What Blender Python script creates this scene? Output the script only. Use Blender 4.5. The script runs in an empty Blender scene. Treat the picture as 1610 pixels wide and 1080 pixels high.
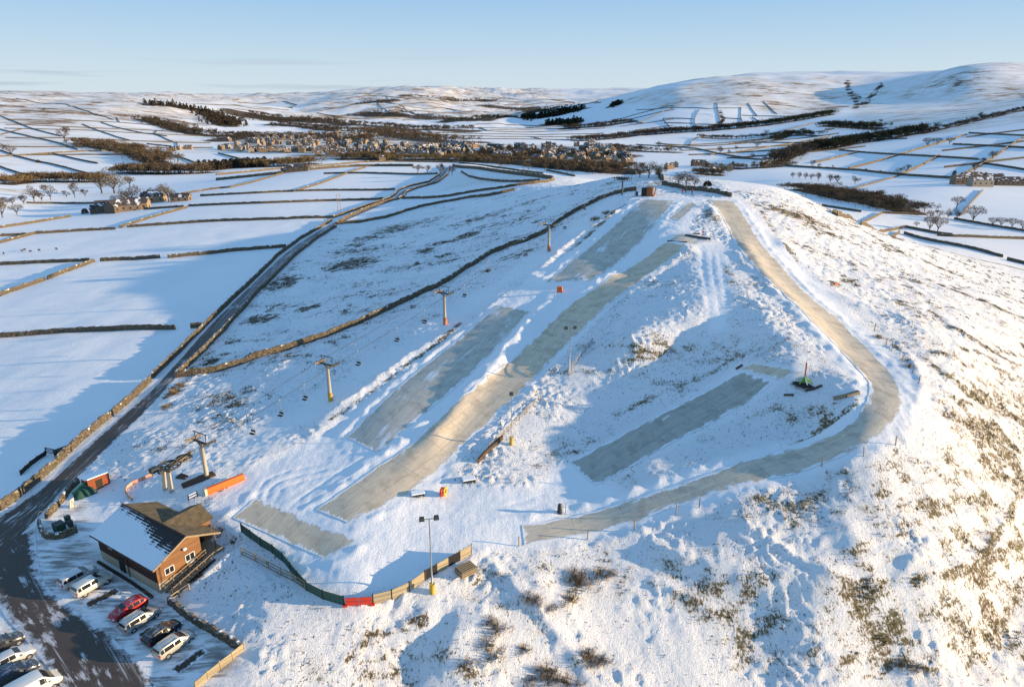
# woodland belts: key, line, half width in m, trees, height, tint, kind, label
B_ = [
 ('a', [(236, 165), (322, 174), (350, 188), (357, 198)], 34, 150, 6, 'twig_dark', 'conifer', 'dark conifer belt high on the left hillside'), ('b', [(228, 189), (263, 200), (312, 212)], 26, 120, 8, 'twig_dark', 'round', 'dark plantation below the conifer belt on the left hillside'), ('c', [(130, 226), (160, 232), (195, 238)], 18, 60, 10, 'twig', 'round', 'brown copse on the lower left hillside'), ('d', [(205, 236), (225, 248), (250, 258)], 16, 75, 13, 'twig', 'round', 'copse running down to the river on the left'),
 ('e', [(47, 285), (100, 286), (155, 286)], 9, 70, 14, 'twig', 'round', 'riverside belt left of the tall golden trees'), ('f', [(200, 272), (260, 274), (325, 272)], 14, 110, 15, 'twig', 'round', 'riverside wood behind the farmstead'), ('g', [(318, 268), (360, 264), (410, 262)], 12, 60, 12, 'twig_dark', 'conifer', 'mixed dark wood left of the field barn'), ('h', [(380, 263), (440, 262), (492, 258)], 10, 90, 12, 'twig_gold', 'round', 'golden belt behind the field barn'),
 ('i', [(330, 214), (400, 212), (345, 222)], 30, 90, 6, 'twig_dark', 'round', 'dark trees above the left end of the village'), ('j', [(540, 251), (580, 250), (620, 248)], 12, 60, 10, 'twig', 'round', 'trees at the lower edge of the village'), ('k', [(590, 252), (680, 251), (760, 254)], 16, 110, 9, 'twig_gold', 'round', 'brown belt beyond the plateau fields'), ('l', [(740, 252), (830, 258), (910, 266), (985, 271)], 22, 150, 11, 'twig', 'round', 'brown belt at the foot of the village, behind the hill'), ('m', [(860, 262), (930, 266), (985, 268)], 16, 90, 11, 'twig', 'round', 'second brown belt behind the hill crest'),
 ('n', [(480, 190), (560, 196), (640, 203), (720, 206)], 60, 170, 6, 'twig_dark', 'round', 'long dark belt across the valley beyond the village'), ('o', [(560, 207), (620, 212), (680, 222), (740, 224)], 40, 150, 8, 'twig', 'round', 'broad brown wood right behind the village'), ('p', [(390, 180), (440, 186), (480, 192)], 90, 150, 5, 'twig_dark', 'round', 'hazy dark wood in the far left valley'), ('q', [(430, 196), (480, 200), (540, 206)], 30, 90, 6, 'twig_dark', 'round', 'dark hedges above the village'),
 ('r', [(700, 192), (760, 189), (800, 185)], 40, 80, 5, 'conifer', 'round', 'dark belt in the far middle valley'), ('s', [(820, 185), (870, 180), (915, 172)], 45, 100, 6, 'conifer', 'conifer', 'dark conifer wood along the far river'), ('t', [(860, 197), (880, 194), (900, 196)], 30, 60, 7, 'conifer', 'conifer', 'dark block of conifers in the middle valley'), ('u', [(890, 203), (930, 200), (990, 192)], 26, 80, 6, 'twig_dark', 'round', 'hedgerow trees in the middle valley'),
 ('v', [(905, 222), (960, 218), (1000, 213)], 14, 90, 7, 'twig_dark', 'round', 'tree belt right of the village'), ('w', [(1000, 213), (1060, 209), (1115, 206), (1140, 203)], 10, 140, 8, 'twig_dark', 'round', 'dark belt below the fields of the round hill'), ('x', [(1139, 204), (1200, 198), (1270, 187), (1310, 180)], 12, 170, 8, 'conifer', 'round', 'dark wooded river bank below the bracken slope'), ('y', [(1220, 257), (1250, 244), (1290, 232)], 7, 90, 14, 'twig_dark', 'round', 'dark wood climbing from the valley hamlet, lower half'), ('z', [(1294, 236), (1340, 227), (1400, 218), (1452, 208)], 9, 170, 14, 'conifer', 'round', 'dark wood climbing from the valley hamlet, upper half'),
 ('aa', [(1294, 198), (1330, 200), (1385, 203)], 12, 90, 8, 'conifer', 'round', 'dark wood edge below the right moor'), ('ab', [(1448, 211), (1520, 194), (1620, 171)], 6, 110, 6, 'twig_dark', 'round', 'thin line of trees along the right slope'), ('ac', [(1264, 299), (1300, 306), (1350, 316), (1400, 326), (1430, 334)], 9, 230, 13, 'twig', 'round', 'brown leafless plantation behind the right shoulder of the hill'), ('ad', [(1100, 216), (1150, 219), (1205, 216), (1260, 208)], 8, 70, 6, 'twig_dark', 'round', 'hedges in the upper middle valley'),
 ('ae', [(1120, 262), (1160, 266), (1215, 263), (1232, 258)], 9, 45, 8, 'twig', 'round', 'garden trees of the valley hamlet'), ('af', [(1100, 273), (1130, 276)], 6, 30, 9, 'twig', 'round', 'brown copse before the valley hamlet'), ('ag', [(640, 151), (700, 156), (770, 158)], 60, 90, 3, 'twig_dark', 'round', 'dark plantation on the central hill'), ('ah', [(560, 165), (600, 160), (620, 158)], 40, 40, 3, 'twig_dark', 'round', 'thin copse on the central hill'), ('ai', [(570, 180), (640, 184), (720, 186)], 60, 80, 4, 'twig_dark', 'round', 'scattered trees at the foot of the central hill'),
 ('aj', [(760, 167), (830, 171), (880, 172)], 60, 80, 4, 'twig_dark', 'round', 'hazy trees on the far middle ridge'), ('ak', [(420, 214), (480, 216), (540, 214), (560, 222)], 40, 130, 6, 'twig_dark', 'round', 'garden trees in the sunny end of the village'), ('al', [(600, 236), (680, 238), (740, 240), (820, 246)], 40, 170, 6, 'twig_dark', 'round', 'garden trees in the middle of the village'), ('am', [(760, 240), (860, 240), (960, 246)], 40, 150, 6, 'twig_dark', 'round', 'garden trees in the shaded end of the village'), ('an', [(960, 232), (1000, 238), (1060, 240)], 14, 50, 7, 'twig_dark', 'round', 'trees beyond the right end of the village'),
 ('ao', [(1345, 172), (1348, 160), (1335, 142), (1330, 130)], 7, 14, 5, 'twig_dark', 'round', 'dark gully scrub on the right moor, left branch'), ('ap', [(1358, 165), (1372, 150), (1388, 132)], 6, 12, 4, 'twig_dark', 'round', 'dark gully scrub on the right moor, right branch'), ('aq', [(960, 168), (975, 163)], 20, 25, 5, 'conifer', 'conifer', 'small dark copse on the shaded side of the round hill'), ('ar', [(0, 290), (30, 288), (50, 286)], 8, 40, 12, 'twig_gold', 'round', 'golden trees at the left edge by the river'), ('as', [(1131, 200), (1137, 190), (1132, 180)], 4, 8, 6, 'twig_dark', 'round', 'trees on the wall of the round hill'),
 ('at', [(1290, 214), (1240, 213), (1215, 222)], 9, 40, 8, 'conifer', 'round', 'dark trees around the upper valley farm')]
import bpy, bmesh, math, random
import numpy as np
from mathutils import Vector, Matrix
random.seed(7); RNG = np.random.default_rng(7)
scn = bpy.context.scene
COL = scn.collection
R = math.radians

# ------------------------------------------------------------------ camera
CAM_H = 55.0; FPX = 1073.0; CX, CY = 805.0, 540.0; PITCH = R(19.2)
SP, CP = math.sin(PITCH), math.cos(PITCH)
cam_d = bpy.data.cameras.new("camera"); cam = bpy.data.objects.new("camera", cam_d); COL.objects.link(cam)
cam.location = (0, 0, CAM_H); cam.rotation_euler = (R(90) - PITCH, 0, 0)
cam_d.sensor_width = 36.0; cam_d.lens = FPX / 1610 * 36.0
cam_d.clip_start = 0.5; cam_d.clip_end = 40000
scn.camera = cam

def ray(px, py):
    px = np.asarray(px, float); py = np.asarray(py, float)
    u = (px - CX) / FPX; v = (CY - py) / FPX
    return u, CP + v * SP, -SP + v * CP

# ------------------------------------------------------------------ numpy noise
def _hash(ix, iy, seed):
    h = (ix.astype(np.int64) * 374761393 + iy.astype(np.int64) * 668265263 + seed * 974634777) & 0xFFFFFFFF
    h = ((h ^ (h >> 13)) * 1274126177) & 0xFFFFFFFF
    return (h ^ (h >> 16)) & 0xFFFFFFFF
def noise2(x, y, seed=0):
    x = np.asarray(x, float); y = np.asarray(y, float)
    ix = np.floor(x); iy = np.floor(y); fx = x - ix; fy = y - iy
    ux = fx * fx * fx * (fx * (fx * 6 - 15) + 10); uy = fy * fy * fy * (fy * (fy * 6 - 15) + 10)
    def g(dx, dy):
        a = _hash(ix + dx, iy + dy, seed) * (2 * math.pi / 4294967296.0)
        return np.cos(a) * (fx - dx) + np.sin(a) * (fy - dy)
    a = g(0, 0) * (1 - ux) + g(1, 0) * ux
    b = g(0, 1) * (1 - ux) + g(1, 1) * ux
    return (a * (1 - uy) + b * uy) * 1.5
def fbm(x, y, octv=4, seed=0, gain=0.5):
    s = 0; a = 1.0
    for k in range(octv):
        s = s + a * noise2(x * 2 ** k + 17.3 * k, y * 2 ** k - 9.1 * k, seed + k); a *= gain
    return s
def sstep(a, b, x):
    t = np.clip((x - a) / (b - a), 0, 1); return t * t * (3 - 2 * t)

# ------------------------------------------------------------------ terrain: surveyed spot heights, then a smooth surface through them
CTRL = []
def P(px, py, h):
    dx, dy, dz = ray(px, py); t = (h - CAM_H) / dz; CTRL.append((float(dx * t), float(dy * t), h))
def D(px, py, y):
    dx, dy, dz = ray(px, py); t = y / dy; CTRL.append((float(dx * t), y, float(CAM_H + dz * t)))
def W(x, y, h): CTRL.append((x, y, h))
# car park, lane, road
for a in [(20, 830, 0), (60, 950, -.3), (20, 1060, -.6), (150, 960, -.2), (240, 1060, -.3), (130, 740, 0), (190, 660, 0), (250, 600, 0), (350, 480, 0),
          (450, 390, 0), (520, 350, 0), (590, 320, .5), (640, 295, 1), (700, 265, 2.5), (150, 890, 0), (250, 935, 0), (300, 1010, .1), (375, 1040, .3)]: P(*a)
# fields to the left
for a in [(0, 720, -1.5), (100, 600, -1.5), (0, 560, -4), (200, 480, -2), (0, 450, -6), (300, 400, -2), (150, 400, -5), (0, 370, -9), (250, 340, -6),
          (420, 330, -2), (530, 300, -1), (400, 290, -3), (470, 268, -2), (560, 262, 0), (650, 262, 2), (180, 320, -11), (50, 325, -15), (320, 300, -6), (80, 345, -11)]: P(*a)
# lift line and left flank of the hill
for a in [(270, 770, 2), (325, 745, 2.6), (425, 690, 3.4), (520, 630, 4.6), (610, 570, 7), (700, 510, 9.8), (780, 450, 13.5), (863, 395, 18), (930, 345, 23), (977, 308, 27.5),
          (277, 594, .3), (330, 587, 1), (430, 556, 3), (560, 508, 6.2), (690, 452, 9.5), (790, 392, 14), (850, 370, 17), (892, 342, 20), (949, 311, 25),
          (450, 500, 2.0), (400, 520, 1.0), (550, 430, 3.0), (650, 400, 6.0), (600, 370, 3.0), (700, 360, 8), (750, 350, 11), (800, 330, 15), (680, 330, 5), (860, 310, 20), (900, 297, 23), (980, 278, 27.3),
          (230, 690, 1.2), (300, 660, 1.6), (180, 740, .8)]: P(*a)
for a in [(590, 347, 1.5), (653, 327, 3.5), (780, 307, 12), (830, 293, 15)]: P(*a)
# pistes
for a in [(350, 860, 2.1), (420, 800, 3), (500, 870, 3), (560, 930, 2.7), (650, 870, 3.1), (735, 868, 3.2), (700, 780, 3.6), (560, 800, 4), (640, 720, 5), (520, 720, 4), (600, 640, 6.2), (740, 620, 7.6),
          (700, 560, 8.8), (800, 490, 12.3), (860, 500, 12.2), (960, 450, 16.5), (850, 440, 15.2), (920, 420, 17.5), (980, 370, 22), (1040, 325, 27.2), (1020, 410, 18.9), (1060, 382, 22.6), (1100, 372, 23.3),
          (1017, 303, 28.3), (1075, 300, 28.6), (1130, 318, 28)]: P(*a)
# curving run on the right
for a in [(1180, 385, 22.4), (1240, 450, 18.6), (1320, 530, 15.2), (1385, 590, 13.6), (1410, 640, 13.3), (1340, 690, 11.4), (1200, 735, 8.0), (1000, 800, 4.6), (825, 842, 3.2)]: P(*a)
# mat D, pads, middle ridge
for a in [(915, 745, 4.4), (1050, 670, 7.8), (1190, 590, 12.3), (1245, 585, 13.8), (1300, 620, 12.8), (1000, 560, 12.2), (1100, 480, 17.8), (1080, 430, 19.0), (930, 590, 9.6), (1000, 620, 8.2), (850, 640, 7.4), (880, 700, 5.2), (760, 730, 4.6), (1200, 510, 17.0),
          (1300, 580, 14.2), (1120, 560, 12), (1280, 660, 10)]: P(*a)
# right flank
for a in [(1240, 300, 26.5), (1330, 345, 18), (1300, 400, 18.6), (1350, 460, 16.2), (1450, 520, 14.5), (1500, 600, 12.2), (1480, 680, 10.6), (1430, 760, 8.0), (1300, 800, 6.5), (1300, 900, 3.1), (1150, 850, 4.2), (1000, 880, 2.2), (1000, 1000, -1.2), (850, 920, 2.0), (850, 1040, -1.5), (1200, 1040, -2.6),
          (1450, 900, 2.6), (1400, 1050, -3.6), (1600, 1040, -5.6), (1600, 900, -2), (1600, 760, 2.0), (1600, 660, 4.5), (1600, 560, 6), (1550, 480, 8.6), (1450, 430, 12), (1400, 375, 14), (1500, 410, 6.5), (1600, 450, 1.0), (700, 1010, .4), (600, 1000, .4), (650, 1070, -1.6), (480, 1060, -.2), (420, 980, 1.4), (760, 900, 2.4)]: P(*a)
# beyond the hill, right valley fields
for a in [(1300, 330, -8), (1400, 350, -9), (1500, 380, -8.5), (1600, 408, -8), (1500, 345, -12), (1600, 350, -12), (1250, 310, -11), (1200, 296, -9), (1150, 288, -6)]: P(*a)
W(52, 299, 27); W(100, 262, 25.5); W(90, 330, 16); W(60, 370, 12); W(130, 300, 10); W(20, 500, 9); W(60, 620, -18); W(200, 330, -8); W(180, 600, -15)
W(0, 800, -20); W(-140, 860, -20); W(-300, 700, -14)
for a in [(860, 275, 11), (780, 265, 8), (730, 258, 4.5), (900, 279, 13)]: P(*a)
# valley floor, village
for a in [(540, 243, -22), (450, 232, -20), (640, 240, -23), (760, 246, -24), (900, 252, -24), (1000, 262, -22), (540, 212, -16), (700, 215, -20), (850, 225, -22), (1000, 235, -20), (1100, 245, -20), (1180, 265, -17), (1250, 275, -15), (1330, 290, -13)]: P(*a)
# left hillside
D(100, 300, 640); D(0, 300, 560); D(200, 285, 740); D(330, 268, 950)
for a in [(50, 260, 1000), (0, 220, 1350), (120, 225, 1350), (250, 240, 1250), (350, 225, 1600), (60, 185, 2000), (200, 195, 2000), (320, 200, 2200), (0, 155, 2700), (120, 156, 2900), (250, 156, 3100), (350, 165, 3300), (420, 180, 3200)]: D(*a)
D(0, 151, 3400); D(200, 152, 3900)
# central valley and far hills
for a in [(480, 197, 2600), (600, 200, 2500), (750, 200, 2600), (880, 205, 2300), (900, 190, 3000), (450, 170, 4600), (560, 180, 3700), (680, 180, 3600), (620, 155, 4700), (520, 158, 5000), (430, 150, 6200), (720, 168, 4700), (800, 178, 4400), (850, 162, 5600), (760, 150, 6300), (640, 137, 6300), (560, 143, 6300), (940, 160, 5600), (900, 145, 7200), (1000, 139, 8200), (700, 137, 7200), (480, 147, 7000), (350, 150, 6500), (250, 150, 5200)]: D(*a)
# right hills
for a in [(960, 185, 2900), (1000, 205, 2150), (1100, 208, 2000), (1060, 175, 2500), (1120, 165, 2550), (1200, 185, 2300), (1180, 150, 2800), (1260, 160, 2750), (1000, 166, 3000), (1060, 137, 3150), (1160, 122, 3400), (1290, 119, 3600), (1100, 140, 3050), (1330, 175, 2400), (1380, 128, 3300), (1330, 150, 2900),
          (1450, 150, 2650), (1600, 140, 2480), (1500, 112, 2780), (1610, 108, 2760), (1400, 175, 2050), (1600, 165, 1650), (1400, 200, 1500), (1600, 200, 1150), (1330, 215, 1450), (1200, 225, 1450), (1100, 225, 1650), (1450, 240, 900), (1600, 260, 680), (1330, 265, 820), (1500, 290, 560)]: D(*a)
W(-2600, 6000, 140); W(3000, 4500, 240); W(-3500, 3000, 120); W(2600, 2000, 190); W(2500, 2700, 200); W(2150, 2850, 186); W(2200, 2400, 175); W(1400, 900, 40); W(-1400, 700, -20); W(0, 9500, 215); W(-4000, 9500, 180); W(5000, 9500, 280); W(1200, 5000, 200); W(300, 9000, 240)
W(-90, 25, -2); W(0, 25, -6); W(90, 25, -12); W(-40, 45, -1); W(40, 45, -6); W(110, 60, -8); W(150, 110, -6); W(170, 180, -4); W(-160, 80, -4); W(-200, 180, -9); W(250, 250, -10); W(300, 120, -12); W(-300, 120, -10)
CT = np.array(CTRL)
def warp(x, y):
    yy = np.maximum(y, 5) + 20.0
    return np.stack([1.5 * x / yy, np.log(yy)], -1)
_wc = warp(CT[:, 0], CT[:, 1])
def _ker(r2): return 0.5 * r2 * np.log(r2 + 1e-9)
def _fit(lam=2e-4):
    n = len(CT); d = _wc[:, None, :] - _wc[None]; K = _ker((d ** 2).sum(-1)) + np.eye(n) * lam
    Pm = np.concatenate([np.ones((n, 1)), _wc], 1)
    A = np.zeros((n + 3, n + 3)); A[:n, :n] = K; A[:n, n:] = Pm; A[n:, :n] = Pm.T
    return np.linalg.solve(A, np.concatenate([CT[:, 2], np.zeros(3)]))
_sol = _fit()
def tps(x, y):
    q = warp(x.ravel(), y.ravel()); out = np.empty(len(q))
    for s in range(0, len(q), 20000):
        qq = q[s:s + 20000]; r2 = ((qq[:, None, :] - _wc[None]) ** 2).sum(-1)
        out[s:s + 20000] = _ker(r2) @ _sol[:-3] + _sol[-3] + qq @ _sol[-2:]
    return out.reshape(x.shape)

def axis(segs):
    v = [segs[0][0]]
    for (a, b, s0, g) in segs:
        s = s0
        while v[-1] < b - 1e-6:
            v.append(min(v[-1] + s, b) if b - v[-1] > 1.5 * s else b); s = s * (1 + g)
    return np.array(v)
_xr = axis([(95, 7500, .32, .024)])
_xl = -axis([(78, 7500, .32, .024)])[::-1]
XS = np.concatenate([_xl, axis([(-78, 95, .32, 0)])[1:-1], _xr])
YS = np.concatenate([axis([(22, 48, .9, 0)])[:-1], axis([(48, 135, .32, 0)]), axis([(135, 250, .48, 0)])[1:], axis([(250, 9500, .55, .016)])[1:]])
NX, NY = len(XS), len(YS)
GX, GY = np.meshgrid(XS, YS)

# coarse evaluation of the spline, then bicubic-ish resampling by two linear passes on a dense sub grid
def _coarse():
    cx = XS[::4] if (NX - 1) % 4 == 0 else np.append(XS[::4], XS[-1])
    cy = YS[::4] if (NY - 1) % 4 == 0 else np.append(YS[::4], YS[-1])
    gx, gy = np.meshgrid(cx, cy); z = tps(gx, gy)
    def cub(xc, zc, xn):          # Catmull-Rom along last axis with nonuniform knots
        m = np.gradient(zc, xc, axis=-1)
        i = np.clip(np.searchsorted(xc, xn, side='right') - 1, 0, len(xc) - 2)
        h = xc[i + 1] - xc[i]; t = (xn - xc[i]) / h
        return (zc[..., i] * (2 * t**3 - 3 * t**2 + 1) + m[..., i] * h * (t**3 - 2 * t**2 + t) + zc[..., i + 1] * (-2 * t**3 + 3 * t**2) + m[..., i + 1] * h * (t**3 - t**2))
    z = cub(cx, z, XS); z = cub(cy, z.T, YS).T
    return z
HZ = _coarse()
_ea = sstep(230, 480, GX) * (1 - sstep(380, 850, GY))      # the valley floor stays open towards the low sun
HZ = HZ * (1 - _ea) + np.minimum(HZ, -14.0) * _ea
_e2 = sstep(115, 200, GX) * (1 - sstep(95, 150, GY)); HZ = HZ * (1 - _e2) + np.minimum(HZ, -9.0) * _e2
_we = sstep(250, 500, -GX) * (1 - sstep(200, 420, GY)); HZ = HZ * (1 - _we) + np.minimum(HZ, -12.0) * _we

def H(x, y):
    x = np.asarray(x, float); y = np.asarray(y, float)
    i = np.clip(np.searchsorted(XS, x, side='right') - 1, 0, NX - 2); j = np.clip(np.searchsorted(YS, y, side='right') - 1, 0, NY - 2)
    fx = np.clip((x - XS[i]) / (XS[i + 1] - XS[i]), 0, 1); fy = np.clip((y - YS[j]) / (YS[j + 1] - YS[j]), 0, 1)
    return (HZ[j, i] * (1 - fx) + HZ[j, i + 1] * fx) * (1 - fy) + (HZ[j + 1, i] * (1 - fx) + HZ[j + 1, i + 1] * fx) * fy
def hit(px, py, tmin=45.0, tmax=9000.0):
    """ground points seen along survey rays"""
    px = np.atleast_1d(np.asarray(px, float)); py = np.atleast_1d(np.asarray(py, float))
    dx, dy, dz = ray(px, py)
    T = tmin * 1.004 ** np.arange(int(math.log(tmax / tmin) / math.log(1.004)) + 2)
    lo = np.empty(px.shape); hi = np.empty(px.shape)
    for q in range(0, len(px), 64):
        k = slice(q, q + 64); zz = CAM_H + dz[k, None] * T - H(dx[k, None] * T, dy[k, None] * T) < 0
        i = np.where(zz.any(1), zz.argmax(1), len(T) - 1); lo[k] = T[np.maximum(i - 1, 0)]; hi[k] = T[i]
    for _ in range(18):
        m = .5 * (lo + hi); b = CAM_H + dz * m - H(dx * m, dy * m) < 0
        hi = np.where(b, m, hi); lo = np.where(b, lo, m)
    m = .5 * (lo + hi)
    return np.stack([dx * m, dy * m, H(dx * m, dy * m)], -1)
def pts(lst): a = np.array(lst, float); return hit(a[:, 0], a[:, 1])
def g1(px, py): return Vector(hit(px, py)[0])
def resample(p, step):
    p = np.asarray(p, float); d = np.r_[0, np.cumsum(np.hypot(*(np.diff(p[:, :2], axis=0).T)))]
    n = max(2, int(round(d[-1] / step)) + 1); s = np.linspace(0, d[-1], n)
    return np.stack([np.interp(s, d, p[:, k]) for k in range(p.shape[1])], -1)
def smooth_line(p, step, it=2):
    p = np.asarray(p, float)
    for _ in range(it):
        q = np.empty((2 * len(p) - 2 + 2, p.shape[1])); q[0] = p[0]; q[-1] = p[-1]
        q[1:-1:2] = .75 * p[:-1] + .25 * p[1:]; q[2:-1:2] = .25 * p[:-1] + .75 * p[1:]
        p = q
    return resample(p, step)
def dist_line(poly, x, y):
    d = np.full(x.shape, 1e9)
    for a, b in zip(poly[:-1], poly[1:]):
        ab = b[:2] - a[:2]; L = ab @ ab + 1e-9
        t = np.clip(((x - a[0]) * ab[0] + (y - a[1]) * ab[1]) / L, 0, 1)
        d = np.minimum(d, np.hypot(x - a[0] - t * ab[0], y - a[1] - t * ab[1]))
    return d
def inside(poly, x, y):
    c = np.zeros(x.shape, bool); n = len(poly)
    for k in range(n):
        a = poly[k]; b = poly[(k + 1) % n]
        with np.errstate(divide='ignore', invalid='ignore'):
            c ^= ((a[1] > y) != (b[1] > y)) & (x < (b[0] - a[0]) * (y - a[1]) / (b[1] - a[1] + 1e-12) + a[0])
    return c
def window(poly, pad):
    a = np.asarray(poly); x0, y0 = a[:, 0].min() - pad, a[:, 1].min() - pad; x1, y1 = a[:, 0].max() + pad, a[:, 1].max() + pad
    i0, i1 = np.searchsorted(XS, [x0, x1]); j0, j1 = np.searchsorted(YS, [y0, y1])
    return slice(max(j0 - 1, 0), j1 + 1), slice(max(i0 - 1, 0), i1 + 1)
def area_mask(dst, poly, soft, val=1.0, mode=max):
    w = window(poly, soft * 2); x, y = GX[w], GY[w]
    pc = np.vstack([poly, poly[:1]]); d = dist_line(pc, x, y); d = np.where(inside(poly, x, y), -d, d)
    m = (1 - sstep(-soft, soft, d)) * val
    dst[w] = np.maximum(dst[w], m)
def line_mask(dst, line, width, val=1.0):
    w = window(line, width * 3); x, y = GX[w], GY[w]
    dst[w] = np.maximum(dst[w], np.exp(-(dist_line(line, x, y) / width) ** 2) * val)
# ------------------------------------------------------------------ banks and ditches of the hill
def ridge(px, h, w):
    ln = smooth_line(pts(px)[:, :2], 1.5); win = window(ln, w * 3); x, y = GX[win], GY[win]
    d = dist_line(ln, x, y)
    # taper at both ends
    e = np.minimum(np.hypot(x - ln[0, 0], y - ln[0, 1]), np.hypot(x - ln[-1, 0], y - ln[-1, 1]))
    HZ[win] += h * np.exp(-(d / w) ** 2) * (0.25 + 0.75 * sstep(0, 4 * w, e)) * (1 + .35 * noise2(x / (w * 1.5), y / (w * 1.5), 3))
for r_ in [
    ([(650, 730), (700, 665), (765, 590), (830, 510), (870, 465)], .8, 2.0),
    ([(1160, 372), (1205, 440), (1275, 512), (1340, 570)], .7, 2.4),
    ([(1290, 452), (1345, 478), (1420, 500)], 1.1, 3.0),
    ([(1225, 372), (1240, 405)], .9, 2.5),
    ([(900, 575), (985, 545), (1075, 520)], 1.2, 4.0),
    ([(1135, 570), (1180, 565), (1240, 568)], .9, 2.5),
    ([(1250, 640), (1330, 645), (1350, 610)], 1.0, 3.0),
    ([(820, 432), (860, 445), (930, 442), (1010, 430)], .7, 2.0),
    ([(1000, 400), (1030, 375), (1060, 360)], .5, 2.0),
    ([(1090, 330), (1115, 325), (1125, 350)], .9, 2.2),
    ([(985, 450), (1020, 435), (1075, 395)], .7, 2.0),
    ([(880, 740), (1000, 690), (1100, 640)], .5, 2.0),
    ([(1003, 851), (1057, 877), (1157, 911), (1370, 928)], .7, 1.6),
    ([(590, 930), (660, 925), (735, 895)], .35, 1.5),
    ([(600, 1075), (680, 1000), (750, 925)], -.7, 1.6),
    ([(1465, 1065), (1523, 1037), (1566, 1000), (1610, 934)], -1.0, 1.8),
    ([(1437, 925), (1495, 908), (1563, 878), (1610, 858)], .7, 1.2),
    ([(1546, 872), (1580, 829), (1603, 778)], .6, 1.2),
    ([(1457, 568), (1486, 598), (1535, 628), (1578, 644), (1610, 662)], -.9, 2.0),
    ([(1465, 490), (1490, 515), (1560, 555)], -.8, 2.0),
    ([(500, 660), (560, 625), (640, 560), (720, 515)], .6, 1.5),
    ([(850, 420), (905, 375), (950, 345), (985, 325)], .7, 1.5),
    ([(775, 870), (850, 925), (905, 985), (960, 1050)], .5, 2.0),
    ([(1180, 930), (1190, 1000), (1180, 1070)], -.9, 3.0),
    ([(385, 850), (430, 885), (480, 925)], -.5, 2.0),
    ([(440, 690), (540, 650), (600, 600)], .5, 2.5),
    ([(1320, 820), (1345, 860), (1370, 915)], .7, 1.6),
    ([(1390, 935), (1395, 975)], .8, 1.5),
    ([(402, 792), (408, 762), (440, 742), (505, 730)], -.10, .35), ([(416, 790), (424, 766), (452, 750), (520, 737)], -.10, .35), ([(432, 788), (440, 770), (468, 757), (540, 742)], -.08, .35),
    ([(450, 800), (520, 750), (580, 715)], -.08, .3), ([(470, 800), (540, 757), (600, 722)], -.08, .3), ([(700, 800), (780, 815), (860, 790)], -.07, .35), ([(690, 790), (770, 803), (860, 776)], -.07, .35),
    ([(1104, 392), (1106, 430), (1112, 470), (1118, 515)], -.05, .5), ([(1118, 392), (1122, 430), (1128, 470), (1135, 515)], -.05, .5), ([(1131, 400), (1138, 440), (1144, 480)], -.05, .5),
    ([(755, 870), (800, 915), (850, 965), (905, 1030), (940, 1080)], .45, .9), ([(1245, 690), (1225, 640), (1232, 612)], -.12, .6), ([(1440, 640), (1452, 600), (1430, 560)], .3, .8),
    ([(1150, 815), (1200, 850), (1280, 890), (1370, 925)], .35, .8), ([(1400, 930), (1440, 880), (1500, 830), (1560, 790)], .35, .8), ([(1000, 905), (1060, 930), (1130, 960)], .3, .7),
]: ridge(*r_)

# ------------------------------------------------------------------ mats (edges surveyed from the photograph: left edge, right edge, low end first)
MATS = {
 'A_low': dict(L=[(545, 688), (600, 632), (649, 588), (699, 551), (746, 511), (781, 480)], Rr=[(592, 712), (640, 671), (690, 632), (744, 585), (796, 531), (834, 489)]),
 'A_up': dict(L=[(858, 445), (905, 405), (960, 360), (1013, 314)], Rr=[(930, 442), (975, 410), (1030, 358), (1062, 316)]),
 'B': dict(L=[(497, 802), (600, 728), (640, 705), (705, 642), (800, 568), (834, 538), (880, 490), (950, 445), (1010, 405), (1048, 381)], Rr=[(548, 823), (640, 779), (680, 746), (739, 689), (799, 637), (854, 580), (890, 543), (965, 472), (1030, 425), (1078, 388)]),
 'C': dict(L=[(820, 826), (923, 806), (1000, 783), (1110, 748), (1204, 713), (1272, 697), (1327, 675), (1360, 642), (1368, 609), (1362, 593), (1313, 541), (1278, 508), (1204, 440), (1188, 421), (1158, 389), (1143, 352), (1113, 315)],
           Rr=[(824, 857), (900, 845), (980, 828), (1043, 804), (1111, 780), (1286, 731), (1354, 708), (1395, 680), (1420, 642), (1420, 615), (1395, 577), (1368, 552), (1330, 511), (1280, 473), (1248, 440), (1230, 419), (1193, 379), (1183, 357), (1153, 317)]),
 'D': dict(L=[(897, 727), (1000, 672), (1100, 620), (1163, 583)], Rr=[(936, 763), (1020, 718), (1120, 664), (1216, 601)]),
 'E': dict(L=[(366, 815), (402, 783)], Rr=[(512, 879), (564, 850)]),
 'pad': dict(L=[(1166, 581), (1182, 571)], Rr=[(1225, 598), (1262, 586)]),
 'deck': dict(L=[(1050, 379), (1066, 368)], Rr=[(1090, 386), (1122, 372)]),
 'B_top': dict(L=[(1052, 343), (1085, 318)], Rr=[(1068, 348), (1098, 322)]),
}
for k, m in MATS.items():
    a = pts(m['L'])[:, :2]; b = pts(m['Rr'])[:, :2]
    n = 60
    def rs(p):
        p = smooth_line(p, .5) if len(p) > 2 else p
        d = np.r_[0, np.cumsum(np.hypot(*np.diff(p, axis=0).T))]; s = np.linspace(0, d[-1], n); return np.stack([np.interp(s, d, p[:, i]) for i in (0, 1)], -1)
    m['lw'], m['rw'] = rs(a), rs(b); m['poly'] = np.vstack([m['lw'], m['rw'][::-1]])
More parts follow.
